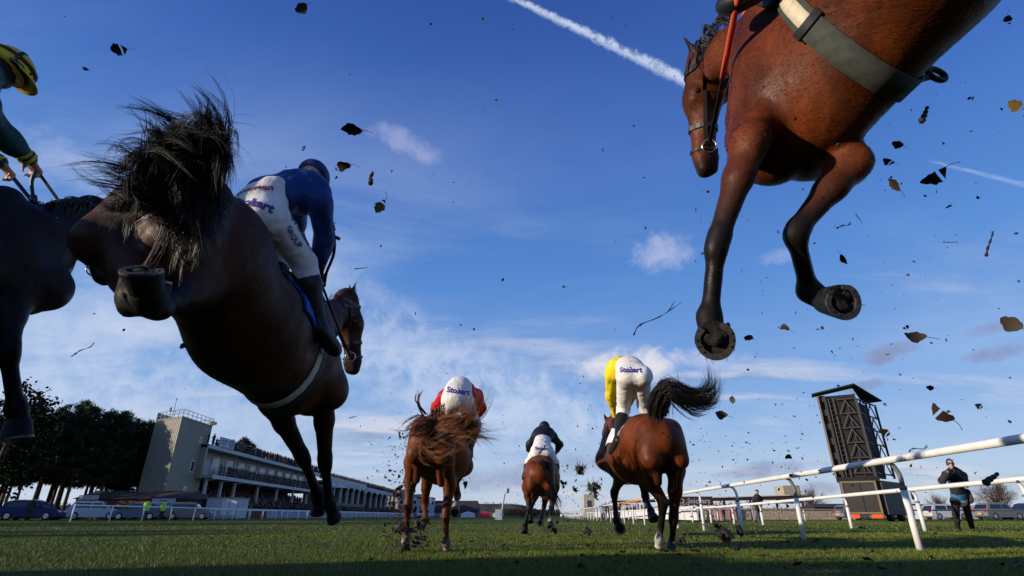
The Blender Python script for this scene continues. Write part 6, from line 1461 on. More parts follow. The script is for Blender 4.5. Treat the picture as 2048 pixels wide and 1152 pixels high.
    if 'snood' in O:
        G = Body(h); G.cap(lerp(che, nec, .7), hea - hup * .05 * s, .074 * s, .080 * s, .03 * s, sd); G.cap(hea - hup * .02 * s, hea - hup * .075 * s + fc * .045 * s, (.083 * s, .098 * s), (.055 * s, .06 * s), .03 * s, hs); G.grid(); V, F = G.mesh(); mk('snood', V, F, O['snood'], root, True)
    if 'goggles' in O:
        pts = [c for c in (hea + hup * .02 * s + hs * math.cos(t) * .088 * s + fc * (.02 + math.sin(t) * .088) * s for t in np.linspace(.0, math.pi, 15))]
        MB().ribbon(pts, [unit(p - hea) for p in pts], .060 * s, .016 * s).build('goggles', O['goggles'], root, True)
    return dict(root=root, J=J, bv=bv, s=s, sd=sd, fc=fc, hup=hup, fwd=fwd, hipd=hipd, bodyup=bodyup)

CAMP = V3((0, 0, .37))
def tocam(key, leg, mixv=(0, 0, 0)):
    p = V3(POSE[key][leg][3]); return unit(unit(CAMP - p) + V3(mixv))
TAU = 2 * math.pi
olive = mat('girth_sleeve', (.055, .058, .048), rough=.85, var=.25, vscale=30, bump=.001, bscale=200)
cream = mat('girth_webbing', (.62, .52, .36), rough=.7, var=.15, vscale=30, bump=.0015, bscale=260)
black_web = mat('black_webbing', (.016, .015, .015), rough=.7)
blue_cloth = cloth_m('blue_saddle_cloth', (.02, .07, .38))
white_cloth = cloth_m('white_saddle_cloth', (.70, .70, .72))
black_cloth = cloth_m('black_saddle_cloth', (.015, .015, .018))
Lft = lambda a, b: (-b, -a)

hB = make_horse('B', 'dark bay horse jumping with its black tail thrown up, carrying the jockey in dark blue', DBAY, 1.0, .0115, wide=.96, deep=.93, fur=60000, hoofs=.84,
    tail=HAIR['B'], mane=HAIR['Bm'], tailw=.0017, cloth=(-.03, .26, 1.35, 1.35, blue_cloth, .010),
    girth=[('girth', .33, .0, .09, black_web, .006, .6, TAU - .6), ('surcingle', .30, .0, .05, cream, .005, .9, TAU - .9)],
    hoofd={'HR': ((.10, -.30, .90), (-.2, -.7, -.5)), 'HL': ((.10, -.60, .78), (-.2, -.7, -.5))}, headn=(.8, .25, .1), ears=((-.12, .1, 1), (.18, .1, 1)))
hF = make_horse('F', 'big bay horse leaping overhead, its black front legs and shoes showing', BAY2, .95, .0105, wide=1.03, fur=130000, fl=.80, legk=.95, hoofs=1.08,
    tail=HAIR['F'], mane=HAIR['Fm'], tailw=.0026, cloth=(-.20, .24, 1.0, 1.0, black_cloth, .008),
    girth=[('girth', .25, -.22, .085, olive, .009, -.2, -TAU + .9), ('surcingle', .25, -.22, .050, cream, .014, -.5, -1.72), ('keeper', .25, -.22, .105, black_web, .018, -1.71, -1.84)],
    hoofd={'FL': (tocam('F', 'FL', (.05, 0, -.1)), (0, -.3, -1)), 'FR': (tocam('F', 'FR', (.55, 0, .10)), (.6, 0, -1))}, neckr=.9, headn=(-1, .25, .1), ears=((-.50, -.1, 1), (-.05, .3, 1)))
MB().tube([V3((1.63, 1.53, 1.925)) + V3((math.cos(t) * .042, math.cos(t) * .012, math.sin(t) * .026)) for t in np.linspace(0, TAU, 19)], .011, 8, False).build('girth_loop', black_web, hF['root'], True)
MB().tube([(1.46, 1.50, 1.86), (1.54, 1.52, 1.89), (1.60, 1.53, 1.915)], .014, 8).build('girth_end', black_web, hF['root'], True)
hA = make_horse('A', 'nearly black horse at the left edge, only neck and one foreleg in view', BROWN, 1.03, .013, wide=.95, neckr=1.3,
    tail=HAIR['A'], mane=HAIR['Am'], tailw=.003, cloth=(-.2, .24, 1.0, 1.0, black_cloth, .008), headn=(.3, .8, .3), ears=((-.15, 0, 1), (.15, .05, 1)))
hC = make_horse('C', 'chestnut horse galloping away with its red brown tail swirling, mud flying at its hind feet', CHEST, 1.06, .015, wide=1.06,
    socks=(('FR', .5), ('HR', .1), ('HL', .1)), tail=HAIR['C'], tailw=.0034, cloth=(-.22, .25, 1.0, 1.0, white_cloth, .01), ears=(1, 1),
    girth=[('girth', .33, 0, .08, black_web, .006, .6, TAU - .6)], hoofd={'FL': ((-.3, -.9, -.4),), 'FR': ((.1, -.9, -.5),), 'HL': ((0, .1, -1), (0, 1, 0)), 'HR': ((0, .1, -1), (0, 1, 0))})
hD = make_horse('D', 'smallest bay horse farthest ahead, carrying the jockey in black and white', BAY2, 1.12, .018, wide=1.08,
    socks=(('HR', .1),), tail=HAIR['D'], tailw=.003, cloth=(-.22, .25, 1.0, 1.0, white_cloth, .01),
    hoofd={'FR': (tocam('D', 'FR', (0, 0, -.2)), (0, -.2, -1)), 'FL': ((0, -.6, -.7),), 'HL': ((0, -.5, -.8),), 'HR': ((0, -.6, -.7),)})
hE = make_horse('E', 'bay horse galloping away beside the rail with its black tail flung out to the side', BAY2, 1.10, .015, wide=1.10,
    socks=(('HL', .6), ('HR', .2)), tail=HAIR['E'], tailw=.003, cloth=(-.20, .25, 1.25, 1.25, white_cloth, .012),
    girth=[('girth', .33, 0, .08, black_web, .006, .6, TAU - .6)], earlen=.19,
    hoofd={'FL': (tocam('E', 'FL', (0, 0, -.05)), (.3, -.2, -1)), 'FR': ((.1, -.7, -.7),), 'HL': ((0, .1, -1), (0, 1, 0)), 'HR': ((0, .1, -1), (0, 1, 0))}, headn=(-.6, .6, .2), ears=((-.35, 0, 1), (.1, .1, 1)))

white_br = cloth_m('white_breeches', (.72, .70, .67), .7, .010, spots=(34, .70))
navy = cloth_m('navy_silks', (.012, .04, .17), .5, .016); red = cloth_m('red_silks', (.50, .012, .02), .5, .016); black_s = cloth_m('black_silks', (.012, .013, .018), .5, .014)
yellow = cloth_m('yellow_silks', (.78, .60, .015), .5, .016); green_s = cloth_m('dark_green_silks', (.006, .05, .045), .5, .014)
yellow_cap = mat('yellow_cap', (.62, .46, .012), rough=.5, spec=.3, var=.1, vscale=10); navy_cap = mat('navy_cap', (.010, .03, .13), rough=.5, spec=.3, var=.1)
white_cap = mat('white_cap', (.72, .72, .74), rough=.5, spec=.3); black_cap = mat('black_cap', (.012, .012, .015), rough=.5, spec=.3)
gog = mat('goggles', (.01, .01, .012), rough=.15, spec=.6)
purple = mat('purple_print', (.06, .03, .22), rough=.7); maroon = mat('maroon_print', (.22, .03, .06), rough=.7)
glove = mat('black_glove', (.014, .013, .013), rough=.6)
JG = 'jockeys in the race'

def reins(hI, hands, m=leather, w=.016, parts=None):
    for i, (bit, hd_) in enumerate(zip(hI['bits'], hands)):
        p = [bit, lerp(bit, hd_, .5) - V3((0, 0, .012)), hd_]; q = catmull(p, 10)
        MB().ribbon(q, (0, .3, 1) if abs((hd_ - bit)[2]) < .5 else (.8, -.6, 0), w, .004).build('rein', m, hI['root'])
        if parts: a, b, mm = parts; MB().tube([lerp(q[0], q[-1], t) for t in np.linspace(a, b, 6)], .013, 8).build('rein_grip', mm, hI['root'], True)

jB = make_person('jB', 'jockey in dark blue silks and blue cap crouching over the jumping bay horse', dict(jacket=navy, breeches=white_br, boot=boot_m, helmet=navy_cap, goggles=gog, skin=skin_m, jg=.02, jstart=.02), hB['ax'], .92, .011, JG, hd=(.05, .65, .75))
jF = make_person('jF', 'jockey on the overhead horse, only a black boot and gloved fists in view', dict(jacket=navy, breeches=white_br, boot=boot_m, helmet=navy_cap, skin=glove), hF['ax'] * V3((1, 1, .2)), .95, .012, JG)
jA = make_person('jA', 'jockey in dark green silks and a yellow cap with black bands at the left edge', dict(jacket=green_s, breeches=white_br, boot=boot_m, helmet=yellow_cap, goggles=gog, snood=black_s, band=('ring', .05), jg=.018), (.45, .9, -.15), .98, .011, JG, hd=(.25, .35, .9), face=(.75, .65, -.1))
jC = make_person('jC', 'jockey in red silks and white breeches bent low on the chestnut horse', dict(jacket=red, breeches=white_br, boot=boot_m, helmet=white_cap, jg=.03), (.0, 1, -.1), 1.04, .015, JG, hd=(0, .75, .65))
jD = make_person('jD', 'jockey in black silks and black cap on the smallest horse ahead', dict(jacket=black_s, breeches=white_br, boot=boot_m, helmet=black_cap, skin=white_cap, jg=.03), (.05, 1, 0), 1.12, .018, JG, hd=(0, .4, .9))
jE = make_person('jE', 'jockey in yellow silks standing in the stirrups of the bay horse beside the rail', dict(jacket=yellow, breeches=white_br, boot=boot_m, helmet=yellow_cap, jg=.022), (-.15, 1, -.3), 1.08, .014, JG, hd=(-.1, .85, .5))
rot = lambda J: [J['AL'][3], J['AR'][3]]
rubber_red = mat('red_rein_rubber', (.62, .075, .03), rough=.6, bump=.002, bscale=300)
reins(hB, rot(jB['J'])); reins(hF, rot(jF['J']), parts=(.52, 1.0, rubber_red)); reins(hA, rot(jA['J']), w=.022); reins(hC, rot(jC['J'])); reins(hD, rot(jD['J'])); reins(hE, rot(jE['J']))

cuff = mat('yellow_cuff', (.50, .42, .02), rough=.6)
for A in (jA['J']['AL'], jA['J']['AR']):
    d = unit(A[2] - A[1])
    for t in (.0, .030): MB().tube([A[2] - d * (.045 - t), A[2] - d * (.022 - t)], .045, 14).build('cuff_band', cuff if t == 0 or True else leather, jA['root'], True)
    MB().tube([A[2] - d * .022, A[2] - d * .012], .0475, 14).build('cuff_band', leather, jA['root'], True)

def seat_text(I, txt, at, right, size, m, n=None, bold=.0035, nm='lettering'):
    c = V3(at); return text_on(I['bv']['breeches'], nm, txt, c, unit(CAMP - c) if n is None else V3(n), V3(right), size, m, I['root'], .005, bold)
seat_text(jC, 'Stobart', lerp(POSE['jC']['spine'][0], POSE['jC']['spine'][1], .55), (1, 0, -.15), .092, purple)
seat_text(jD, 'Stobart', V3(POSE['jD']['spine'][0]) + V3((0, 0, .03)), (1, 0, -.05), .085, purple)
seat_text(jE, 'Stobart', lerp(POSE['jE']['spine'][0], POSE['jE']['spine'][1], .5), (1, 0, 0), .085, purple)
J_ = jB['J']
seat_text(jB, 'morson', lerp(J_['spine'][0], J_['spine'][1], .12) + V3((.0, -.05, .02)), (1, .5, .05), .055, maroon, n=(.35, -.85, .25), bold=.002)
seat_text(jB, 'Stobart', J_['spine'][0] + V3((.02, -.05, -.055)), (1, .5, -.25), .070, purple, n=(.35, -.9, -.1), bold=.003)
seat_text(jB, 'STOBART', lerp(J_['LR'][0], J_['LR'][1], .55) + V3((.02, 0, .03)), unit(J_['LR'][1] - J_['LR'][0]), .058, purple, n=(.97, -.2, .15), bold=.002)
seat_text(jB, 'GROUP', lerp(J_['LR'][0], J_['LR'][1], .55) + V3((-.02, -.04, -.02)), unit(J_['LR'][1] - J_['LR'][0]), .040, purple, n=(.9, -.42, .1), bold=.001)

for key, lab in (('B', 'black whip held upright by the jockey in dark blue'), ('A', 'black whip handle held by the jockey in dark green')):
    p = [V3(q) for q in WHIP[key]]; M_ = MB(); M_.tube(catmull(p, 16), [.011] * 4 + [.009] * 12, 8)
    M_.tube([p[-1] - unit(p[-1] - p[-2]) * .03, p[-1] + unit(p[-1] - p[-2]) * .03], [.018, .014], 8)
    if key == 'B': M_.tube([p[-2], p[-2] + V3((.01, 0, .012)), p[-2] + V3((.03, 0, .0))], .012, 6); M_.tube(catmull([V3(q) for q in WHIP['B2']], 12), .008, 6)
    o = M_.build('whip', leather, None, True); tag(o, lab, 'whip', 'whips carried by the jockeys')

# ================================================================== standing people
hivis = cloth_m('hi_vis_yellow', (.42, .80, .04), .7, .03); dkcoat = cloth_m('dark_grey_coat', (.030, .030, .034)); dktr = cloth_m('dark_trousers', (.028, .026, .026)); grey_wool = cloth_m('grey_wool', (.055, .052, .062), .95); jean = cloth_m('grey_blue_jeans', (.16, .19, .24)); shoe_b = mat('brown_shoe', (.16, .07, .03), rough=.7)
hair_b = mat('dark_hair', (.02, .014, .010), rough=.6)
ph = make_person('photographer', 'photographer in a dark coat and grey bobble hat holding a camera up to the face', dict(jacket=dkcoat, trousers=dktr, shoe=shoe_b, beanie=grey_wool, bobble=True, jg=.055, jstart=-.35), (-.55, -.85, 0), 1.0, .015, None, face=(-.5, -.86, -.05), hd=(0, 0, 1), grip=(-.3, -.5, .8))
c = lerp(ph['J']['AL'][3], ph['J']['AR'][3], .5); cd = unit(V3((-.55, -.83, -.05))); cs = np.cross(cd, [0, 0, 1.0])
e = empty('camera', tuple(np.round(c, 3)), 'black camera held up to the face of the photographer', 'camera'); up_ = V3((0, 0, 1))
MB().hexa([c - cs * .07 - cd * .03 - up_ * .05, c + cs * .07 - cd * .03 - up_ * .05, c + cs * .07 + cd * .03 - up_ * .05, c - cs * .07 + cd * .03 - up_ * .05, c - cs * .07 - cd * .03 + up_ * .05, c + cs * .07 - cd * .03 + up_ * .05, c + cs * .07 + cd * .03 + up_ * .05, c - cs * .07 + cd * .03 + up_ * .05]).build('camera_body', gog, e)
MB().tube([c + cd * .03, c + cd * .14], .038, 12).build('lens', gog, e)
p0, p1 = ph['J']['spine'][0], ph['J']['spine'][1]; G = Body(.015); hs_ = ph['hipd']
G.cap(lerp(p0, p1, .12), lerp(p0, p1, .34), (.205, .165), (.205, .165), .02, hs_); G.grid(); V, F = G.mesh(); mk('jacket_hem', V, F, mat('blue_jersey', (.02, .16, .30), rough=.8), ph['root'], True)
G = Body(.015); G.cap(lerp(p0, p1, -.12), lerp(p0, p1, -.02), (.205, .165), (.205, .165), .02, hs_); G.grid(); V, F = G.mesh(); mk('shirt_hem', V, F, mat('cream_shirt', (.66, .58, .46), rough=.8), ph['root'], True)
bg_ = p0 + V3((.24, -.02, .10)); G = Body(.015); G.cap(bg_ + V3((0, 0, .08)), bg_ - V3((0, 0, .12)), (.06, .15), (.07, .17), .02); G.cap(bg_ + V3((.06, .0, .22)), bg_ + V3((.10, 0, .2)), .03, .02); G.grid(); V, F = G.mesh()
o = mk('shoulder_bag', V, F, mat('dark_brown_bag', (.055, .022, .016), rough=.8), None, True); tag(o, 'dark brown bag hanging at the hip of the photographer', 'bag')
by = make_person('bystander', 'man in a flat cap, dark jacket and pale jeans standing behind the second rail', dict(jacket=dkcoat, trousers=jean, shoe=shoe_b, hair=hair_b, long=True, jg=.03), (-.7, -.7, 0), 1.02, .022, face=(-.9, -.4, 0), hd=(0, 0, 1))
h_ = by['J']['spine'][4]; G = Body(.015); G.cap(h_ + V3((0, 0, .07)), h_ + V3((-.05, -.03, .075)), (.11, .045), (.10, .03), .02); G.grid(); V, F = G.mesh(); mk('cap', V, F, grey_wool, by['root'], True)

def standing(x, y, rz, s=1.0):
    """joints of a plain standing figure"""
    ca, sa = math.cos(rz), math.sin(rz); T = lambda a, b, z: V3((x + (a * ca - b * sa) * s, y + (a * sa + b * ca) * s, z * s))
    return dict(spine=[T(0, 0, .95), T(0, 0, 1.15), T(0, 0, 1.38), T(0, 0, 1.52), T(0, .02, 1.64)], AL=[T(-.19, 0, 1.42), T(-.25, .02, 1.15), T(-.2, .15, .95), T(-.19, .2, .90)], AR=[T(.19, 0, 1.42), T(.25, .02, 1.15), T(.2, .15, .95), T(.19, .2, .90)],
        LL=[T(-.10, 0, .92), T(-.12, .03, .5), T(-.13, 0, .09), T(-.14, .2, .04)], LR=[T(.10, 0, .92), T(.12, .03, .5), T(.13, 0, .09), T(.14, .2, .04)])
for i, (x, y, rz, lab) in enumerate(((-34.6, 54, .3, 'left steward in a bright yellow hi-vis coat behind the rail'), (-33.4, 54.6, -.4, 'right steward in a bright yellow hi-vis coat behind the rail'))):
    f = (-math.sin(rz), math.cos(rz), 0); make_person('', lab, dict(jacket=hivis, trousers=dktr, shoe=boot_m, hair=hair_b, long=True, jg=.05), f, 1.02, .035, 'stewards in yellow coats', J=standing(x, y, rz, 1.02))
for i, (x, y, rz, lab) in enumerate(((-39.6, 47, .2, 'bystander in dark clothes in front of the deep blue estate car, nearer the white car'), (-43.6, 48, -.2, 'bystander in dark clothes by the rear of the deep blue estate car'), (-46.2, 50, -.3, 'bystander in dark clothes nearest the dark red car'))):
    f = (-math.sin(rz), math.cos(rz), 0); make_person('', lab, dict(jacket=dkcoat, trousers=dktr, shoe=boot_m, hair=hair_b, long=True, jg=.04), f, 1.0, .035, 'dark figures beside the parked cars', J=standing(x, y, rz))

LEAVES = [((-0.8, 1.414, 2.139), 0.0532, 40, 'small dark leaf near the top edge above the dark blue jockey'), ((-1.345, 1.328, 1.833), 0.0513, 10, 'dark leaf with a pale patch high up right of the yellow cap'), ((-0.579, 1.516, 1.651), 0.0794, -10, 'curled leaf with a stem pointing left, level with the upper sky right of the tail'), ((-0.646, 1.653, 1.586), 0.0684, 20, 'broad curled leaf right of the dark blue cap'), ((-0.5, 1.713, 1.448), 0.0646, 50, 'brownish leaf with a long stem right of the whip'), ((-1.622, 1.505, 1.928), 0.0228, 0, 'tiny leaf scrap below the pale patched dark leaf'), ((-0.792, 1.625, 1.651), 0.0209, 60, 'tiny leaf scrap just above the dark blue cap'), ((-1.377, 2.115, 1.021), 0.0292, 70, 'tiny leaf scrap under the belly of the dark bay horse'), ((1.361, 1.417, 1.377), 0.0807, 75, 'large dark leaf with a long upright stem right of the overhead chest'), ((1.309, 1.511, 1.411), 0.0581, -40, 'curled leaf with a bent stem below the overhead right elbow'), ((1.79, 1.358, 2.015), 0.0433, 80, 'small dark leaf near the upper right corner'), ((1.629, 1.326, 1.587), 0.0549, 0, 'yellowish brown leaf at the right edge'), ((1.374, 1.719, 0.93), 0.0684, -20, 'dark serrated leaf right of the lower hoof, over the grey cloud'), ((1.463, 1.822, 0.691), 0.0786, 5, 'wide flat leaf with a hooked stem above the rail on the right'), ((1.706, 1.7, 0.973), 0.0684, -30, 'narrow leaf at the right edge level with the hooves'), ((1.417, 2.054, 0.661), 0.0418, -30, 'dark torn leaf at the right side of the screen lorry'), ((1.261, 1.792, 1.265), 0.0456, 70, 'leaf with a thin stem between the folded knee and the sticks'), ((1.031, 1.895, 1.027), 0.0456, -35, 'thin pointed leaf between the two raised hooves'), ((0.898, 1.91, 0.992), 0.038, -20, 'small triangular leaf just right of the nearer hoof'), ((0.869, 2.23, 0.757), 0.0585, -10, 'small leaf with a stem under the flung black tail'), ((1.605, 2.637, 0.319), 0.0456, -50, 'dark leaf hanging over the turf between the rail posts'), ((1.391, 1.537, 1.601), 0.0397, 10, 'leaf stuck out beside the overhead elbow'), ((1.359, 1.562, 1.545), 0.0433, 30, 'pair of torn leaf scraps under the overhead elbow'), ((1.577, 1.628, 1.393), 0.0289, -10, 'small leaf left of the upright stick'), ((0.697, 1.718, 1.436), 0.0228, 30, 'tiny leaf below the muzzle of the overhead horse'), ((0.838, 2.004, 0.774), 0.0304, 80, 'small leaf hanging below the nearer hoof'), ((1.151, 2.298, 0.599), 0.0376, -40, 'small leaf above the near rail beside a pair of scraps'), ((1.422, 1.8, 0.994), 0.0217, 40, 'tiny scrap just above the dark serrated leaf'), ((1.588, 1.986, 0.817), 0.0266, 0, 'tiny scrap above the wide flat leaf'), ((1.774, 2.014, 0.753), 0.0304, -20, 'scrap right of the wide flat leaf'), ((0.517, 4.22, 0.69), 0.0532, 70, 'leaf scrap beside the grassy clod'), ((-0.482, 5.754, 0.67), 0.1026, -60, 'dark scrap hanging beside the right flank of the chestnut horse')]
STICKS = [('stick', (1.4, 1.426, 1.607), (1.479, 1.462, 1.706), 0.011, 'short thick bark strip right of the girth buckle'), ('stick', (1.622, 1.608, 1.187), (1.712, 1.638, 1.299), 0.005, 'straight upright stick right of the folded foreleg'), ('twig', (0.463, 1.906, 1.002), (0.67, 1.931, 1.145), 0.0035, 'long forked twig left of the nearer front leg'), ('twig', (-1.841, 2.133, 0.981), (-1.819, 2.195, 1.059), 0.0032, 'bent twig below the kicked back hind hoof'), ('twig', (-1.979, 2.192, 0.843), (-2.001, 2.277, 0.87), 0.0028, 'straight twig above the pine tops'), ('stick', (2.336, 2.77, 0.517), (2.493, 2.86, 0.57), 0.018, 'short dark stick crossing the second rail on the right'), ('twig', (1.659, 2.291, 0.615), (1.808, 2.373, 0.649), 0.003, 'thin forked twig just above the near rail'), ('stick', (1.557, 1.678, 1.277), (1.676, 1.745, 1.313), 0.002, 'thin pale straw right of the folded foreleg'), ('twig', (1.173, 1.658, 1.323), (1.272, 1.717, 1.377), 0.003, 'curved twig right of the folded knee'), ('stick', (1.241, 1.638, 1.37), (1.314, 1.717, 1.379), 0.002, 'thin slanting straw above the curved twig'), ('stick', (-0.658, 1.988, 1.317), (-0.628, 2.064, 1.36), 0.003, 'thin twig right of the whip'), ('stick', (-0.741, 2.438, 0.779), (-0.735, 2.532, 0.804), 0.003, 'thin twig over the pale sky left of the chestnut horse'), ('twig', (-0.324, 1.006, 1.066), (-0.331, 1.036, 1.118), 0.006, 'thick curved strip of bark right of the dark blue jockey'), ('stick', (0.319, 6.251, 1.032), (0.391, 6.473, 1.124), 0.012, 'twig floating right of the smallest horse')]
CLODS = [((0.646, 5.271, 0.778), 0.057, 0.9, 'grassy clod of turf flying between the two right hand horses, the upper one'), ((0.779, 5.345, 0.608), 0.0665, 0.9, 'grassy clod of turf flying between the two right hand horses, the lower one'), ((1.896, 5.072, 0.232), 0.1005, 0.2, 'big wet clod of mud in front of the near rail'), ((1.839, 5.168, 0.262), 0.0491, 0.2, 'smaller clod touching the big wet clod of mud'), ((-1.25, 6.218, 0.606), 0.0551, 0.2, 'dark clod beside the left hind leg of the chestnut horse'), ((-1.333, 6.277, 0.469), 0.0413, 0.2, 'dark clod low left of the chestnut horse'), ((-1.212, 6.382, 0.227), 0.0606, 0.2, 'dark clod at the left hind fetlock of the chestnut horse'), ((-1.061, 6.328, 0.1), 0.0595, 0.2, 'dark clod right of the left hind hoof of the chestnut horse'), ((-0.98, 6.304, 0.155), 0.0379, 0.2, 'small clod between the hind legs of the chestnut horse'), ((-1.234, 5.966, 1.187), 0.0275, 0.1, 'tiny clod high above the dark clods'), ((0.593, 6.394, 0.703), 0.0399, 0.2, 'small clod between the smallest horse and the grassy clods'), ((0.718, 6.416, 0.651), 0.0342, 0.2, 'small clod below the upper grassy clod'), ((0.558, 7.689, 0.228), 0.0665, 0.3, 'clod thrown up behind the smallest horse'), ((0.86, 6.606, 0.211), 0.0513, 0.5, 'ragged clod low over the turf beside the bay horse'), ((1.798, 6.204, 0.134), 0.0479, 0.4, 'low clod right of the bay horse hind hooves')]
SCRAPS = [((2.42, 2.95, 0.9), 0.0206), ((-2.67, 2.48, 2.0), 0.0191), ((-1.56, 1.65, 1.45), 0.0116), ((0.84, 1.64, 1.59), 0.0161), ((-1.32, 1.7, 0.95), 0.0114), ((0.79, 1.96, 0.6), 0.0077), ((0.68, 2.34, 2.37), 0.0174), ((1.36, 2.72, 0.55), 0.0215), ((-1.0, 1.5, 1.52), 0.0067), ((0.93, 1.52, 0.89), 0.0108), ((1.33, 2.32, 0.74), 0.0106), ((2.39, 2.29, 2.55), 0.0088), ((0.52, 1.93, 2.72), 0.0133), ((0.78, 1.42, 1.75), 0.0154), ((2.44, 3.08, 0.6), 0.014), ((1.24, 1.76, 0.71), 0.0125), ((0.63, 2.1, 2.87), 0.0099), ((1.57, 2.18, 0.55), 0.0168), ((1.09, 1.58, 1.37), 0.0061), ((1.46, 1.97, 0.42), 0.0057), ((-0.44, 1.6, 1.53), 0.012), ((-0.56, 1.4, 1.36), 0.0135), ((1.23, 1.83, 0.64), 0.0125), ((-0.17, 1.65, 0.95), 0.0093), ((1.98, 1.9, 1.61), 0.0191), ((0.85, 1.93, 1.66), 0.016), ((1.04, 1.6, 1.23), 0.009), ((0.8, 2.06, 1.39), 0.011), ((1.59, 2.83, 0.91), 0.0138), ((0.25, 2.32, 1.38), 0.0182), ((1.84, 1.93, 1.66), 0.0165), ((1.45, 2.66, 0.54), 0.0155), ((1.83, 2.12, 1.87), 0.0139), ((-0.15, 1.98, 1.05), 0.0136), ((0.48, 2.26, 2.14), 0.0217), ((2.23, 2.47, 0.51), 0.0136), ((2.0, 2.4, 0.54), 0.0154), ((2.21, 2.18, 2.12), 0.0166), ((1.74, 2.57, 1.2), 0.0174), ((-2.03, 1.68, 2.08), 0.0145), ((1.32, 1.59, 0.87), 0.0092), ((0.91, 1.63, 1.75), 0.0079), ((0.93, 1.93, 1.28), 0.0135), ((0.88, 1.67, 0.53), 0.0083), ((1.78, 2.19, 2.28), 0.0138), ((1.79, 1.85, 2.04), 0.0113), ((2.07, 2.23, 0.73), 0.0164), ((1.51, 1.95, 2.0), 0.0148), ((0.76, 1.87, 1.33), 0.0166), ((1.17, 2.31, 1.24), 0.009), ((2.01, 1.93, 1.46), 0.0091), ((2.82, 2.58, 1.82), 0.0237), ((1.28, 2.46, 0.47), 0.012), ((1.93, 1.83, 1.19), 0.0111), ((1.53, 1.8, 1.26), 0.0147), ((-1.86, 1.72, 1.38), 0.0162), ((-1.13, 1.43, 1.63), 0.0154), ((1.88, 2.27, 1.42), 0.0157), ((-1.6, 1.89, 1.08), 0.0119), ((1.3, 2.08, 1.23), 0.011), ((-0.3, 1.4, 2.04), 0.0106), ((0.41, 1.41, 1.18), 0.0118), ((1.83, 2.44, 0.98), 0.0139), ((-1.2, 2.31, 2.07), 0.0111), ((2.43, 2.15, 2.39), 0.0189), ((1.65, 2.89, 0.92), 0.0105), ((1.49, 1.89, 1.2), 0.0077), ((1.67, 1.49, 1.77), 0.0145), ((-0.14, 1.87, 2.63), 0.022), ((-0.0, 2.01, 2.73), 0.0114), ((1.69, 1.76, 0.8), 0.0081), ((-1.63, 1.94, 1.36), 0.0082), ((0.93, 1.68, 1.85), 0.0069), ((2.08, 2.81, 0.99), 0.0102), ((1.35, 2.17, 1.12), 0.0187), ((0.81, 1.77, 0.83), 0.0117), ((2.28, 2.3, 1.26), 0.0107), ((1.29, 2.32, 0.87), 0.0084), ((1.15, 1.84, 0.79), 0.0128), ((0.8, 1.68, 0.85), 0.0062), ((1.24, 2.36, 0.64), 0.0107), ((-1.53, 1.55, 1.0), 0.0062), ((-0.05, 1.37, 1.65), 0.0148), ((2.16, 1.98, 2.03), 0.012), ((1.25, 1.99, 1.03), 0.0105), ((2.39, 2.63, 1.16), 0.0145), ((-0.6, 2.13, 1.5), 0.017), ((0.88, 1.44, 1.79), 0.0058), ((-0.48, 1.5, 0.93), 0.0088), ((-0.25, 1.89, 1.68), 0.0077), ((1.08, 1.87, 1.43), 0.0168), ((1.01, 1.54, 1.41), 0.0082), ((1.98, 2.21, 2.55), 0.0143), ((-0.04, 2.06, 1.3), 0.0186), ((2.0, 2.16, 1.79), 0.0178)]
SPRAYS = [(240, (1.724, 2.176, 1.637), 0.451, 1.0, 0.546, 0.0028, 0.0083), (190, (1.695, 3.9, 0.8), 0.427, 1.25, 0.249, 0.0053, 0.0142), (210, (0.904, 7.438, 0.807), 0.366, 2.0, 0.399, 0.01, 0.0299), (190, (-1.261, 6.075, 0.935), 0.154, 0.4, 0.248, 0.0072, 0.022), (380, (-1.141, 6.331, 0.218), 0.131, 0.25, 0.142, 0.0109, 0.0382), (70, (-1.25, 6.164, 0.604), 0.087, 0.25, 0.142, 0.0109, 0.0382), (90, (1.928, 5.388, 0.508), 0.237, 1.0, 0.214, 0.0071, 0.0237), (120, (-1.269, 2.123, 1.885), 0.799, 0.95, 0.557, 0.0024, 0.0063), (100, (0.419, 3.112, 1.992), 0.598, 1.5, 0.831, 0.0033, 0.008), (60, (-0.395, 6.833, 0.946), 0.247, 1.5, 0.432, 0.0074, 0.0185), (50, (0.452, 9.288, 0.308), 0.323, 1.5, 0.161, 0.0161, 0.0404), (70, (1.787, 6.193, 0.159), 0.266, 0.4, 0.064, 0.0106, 0.0372)]

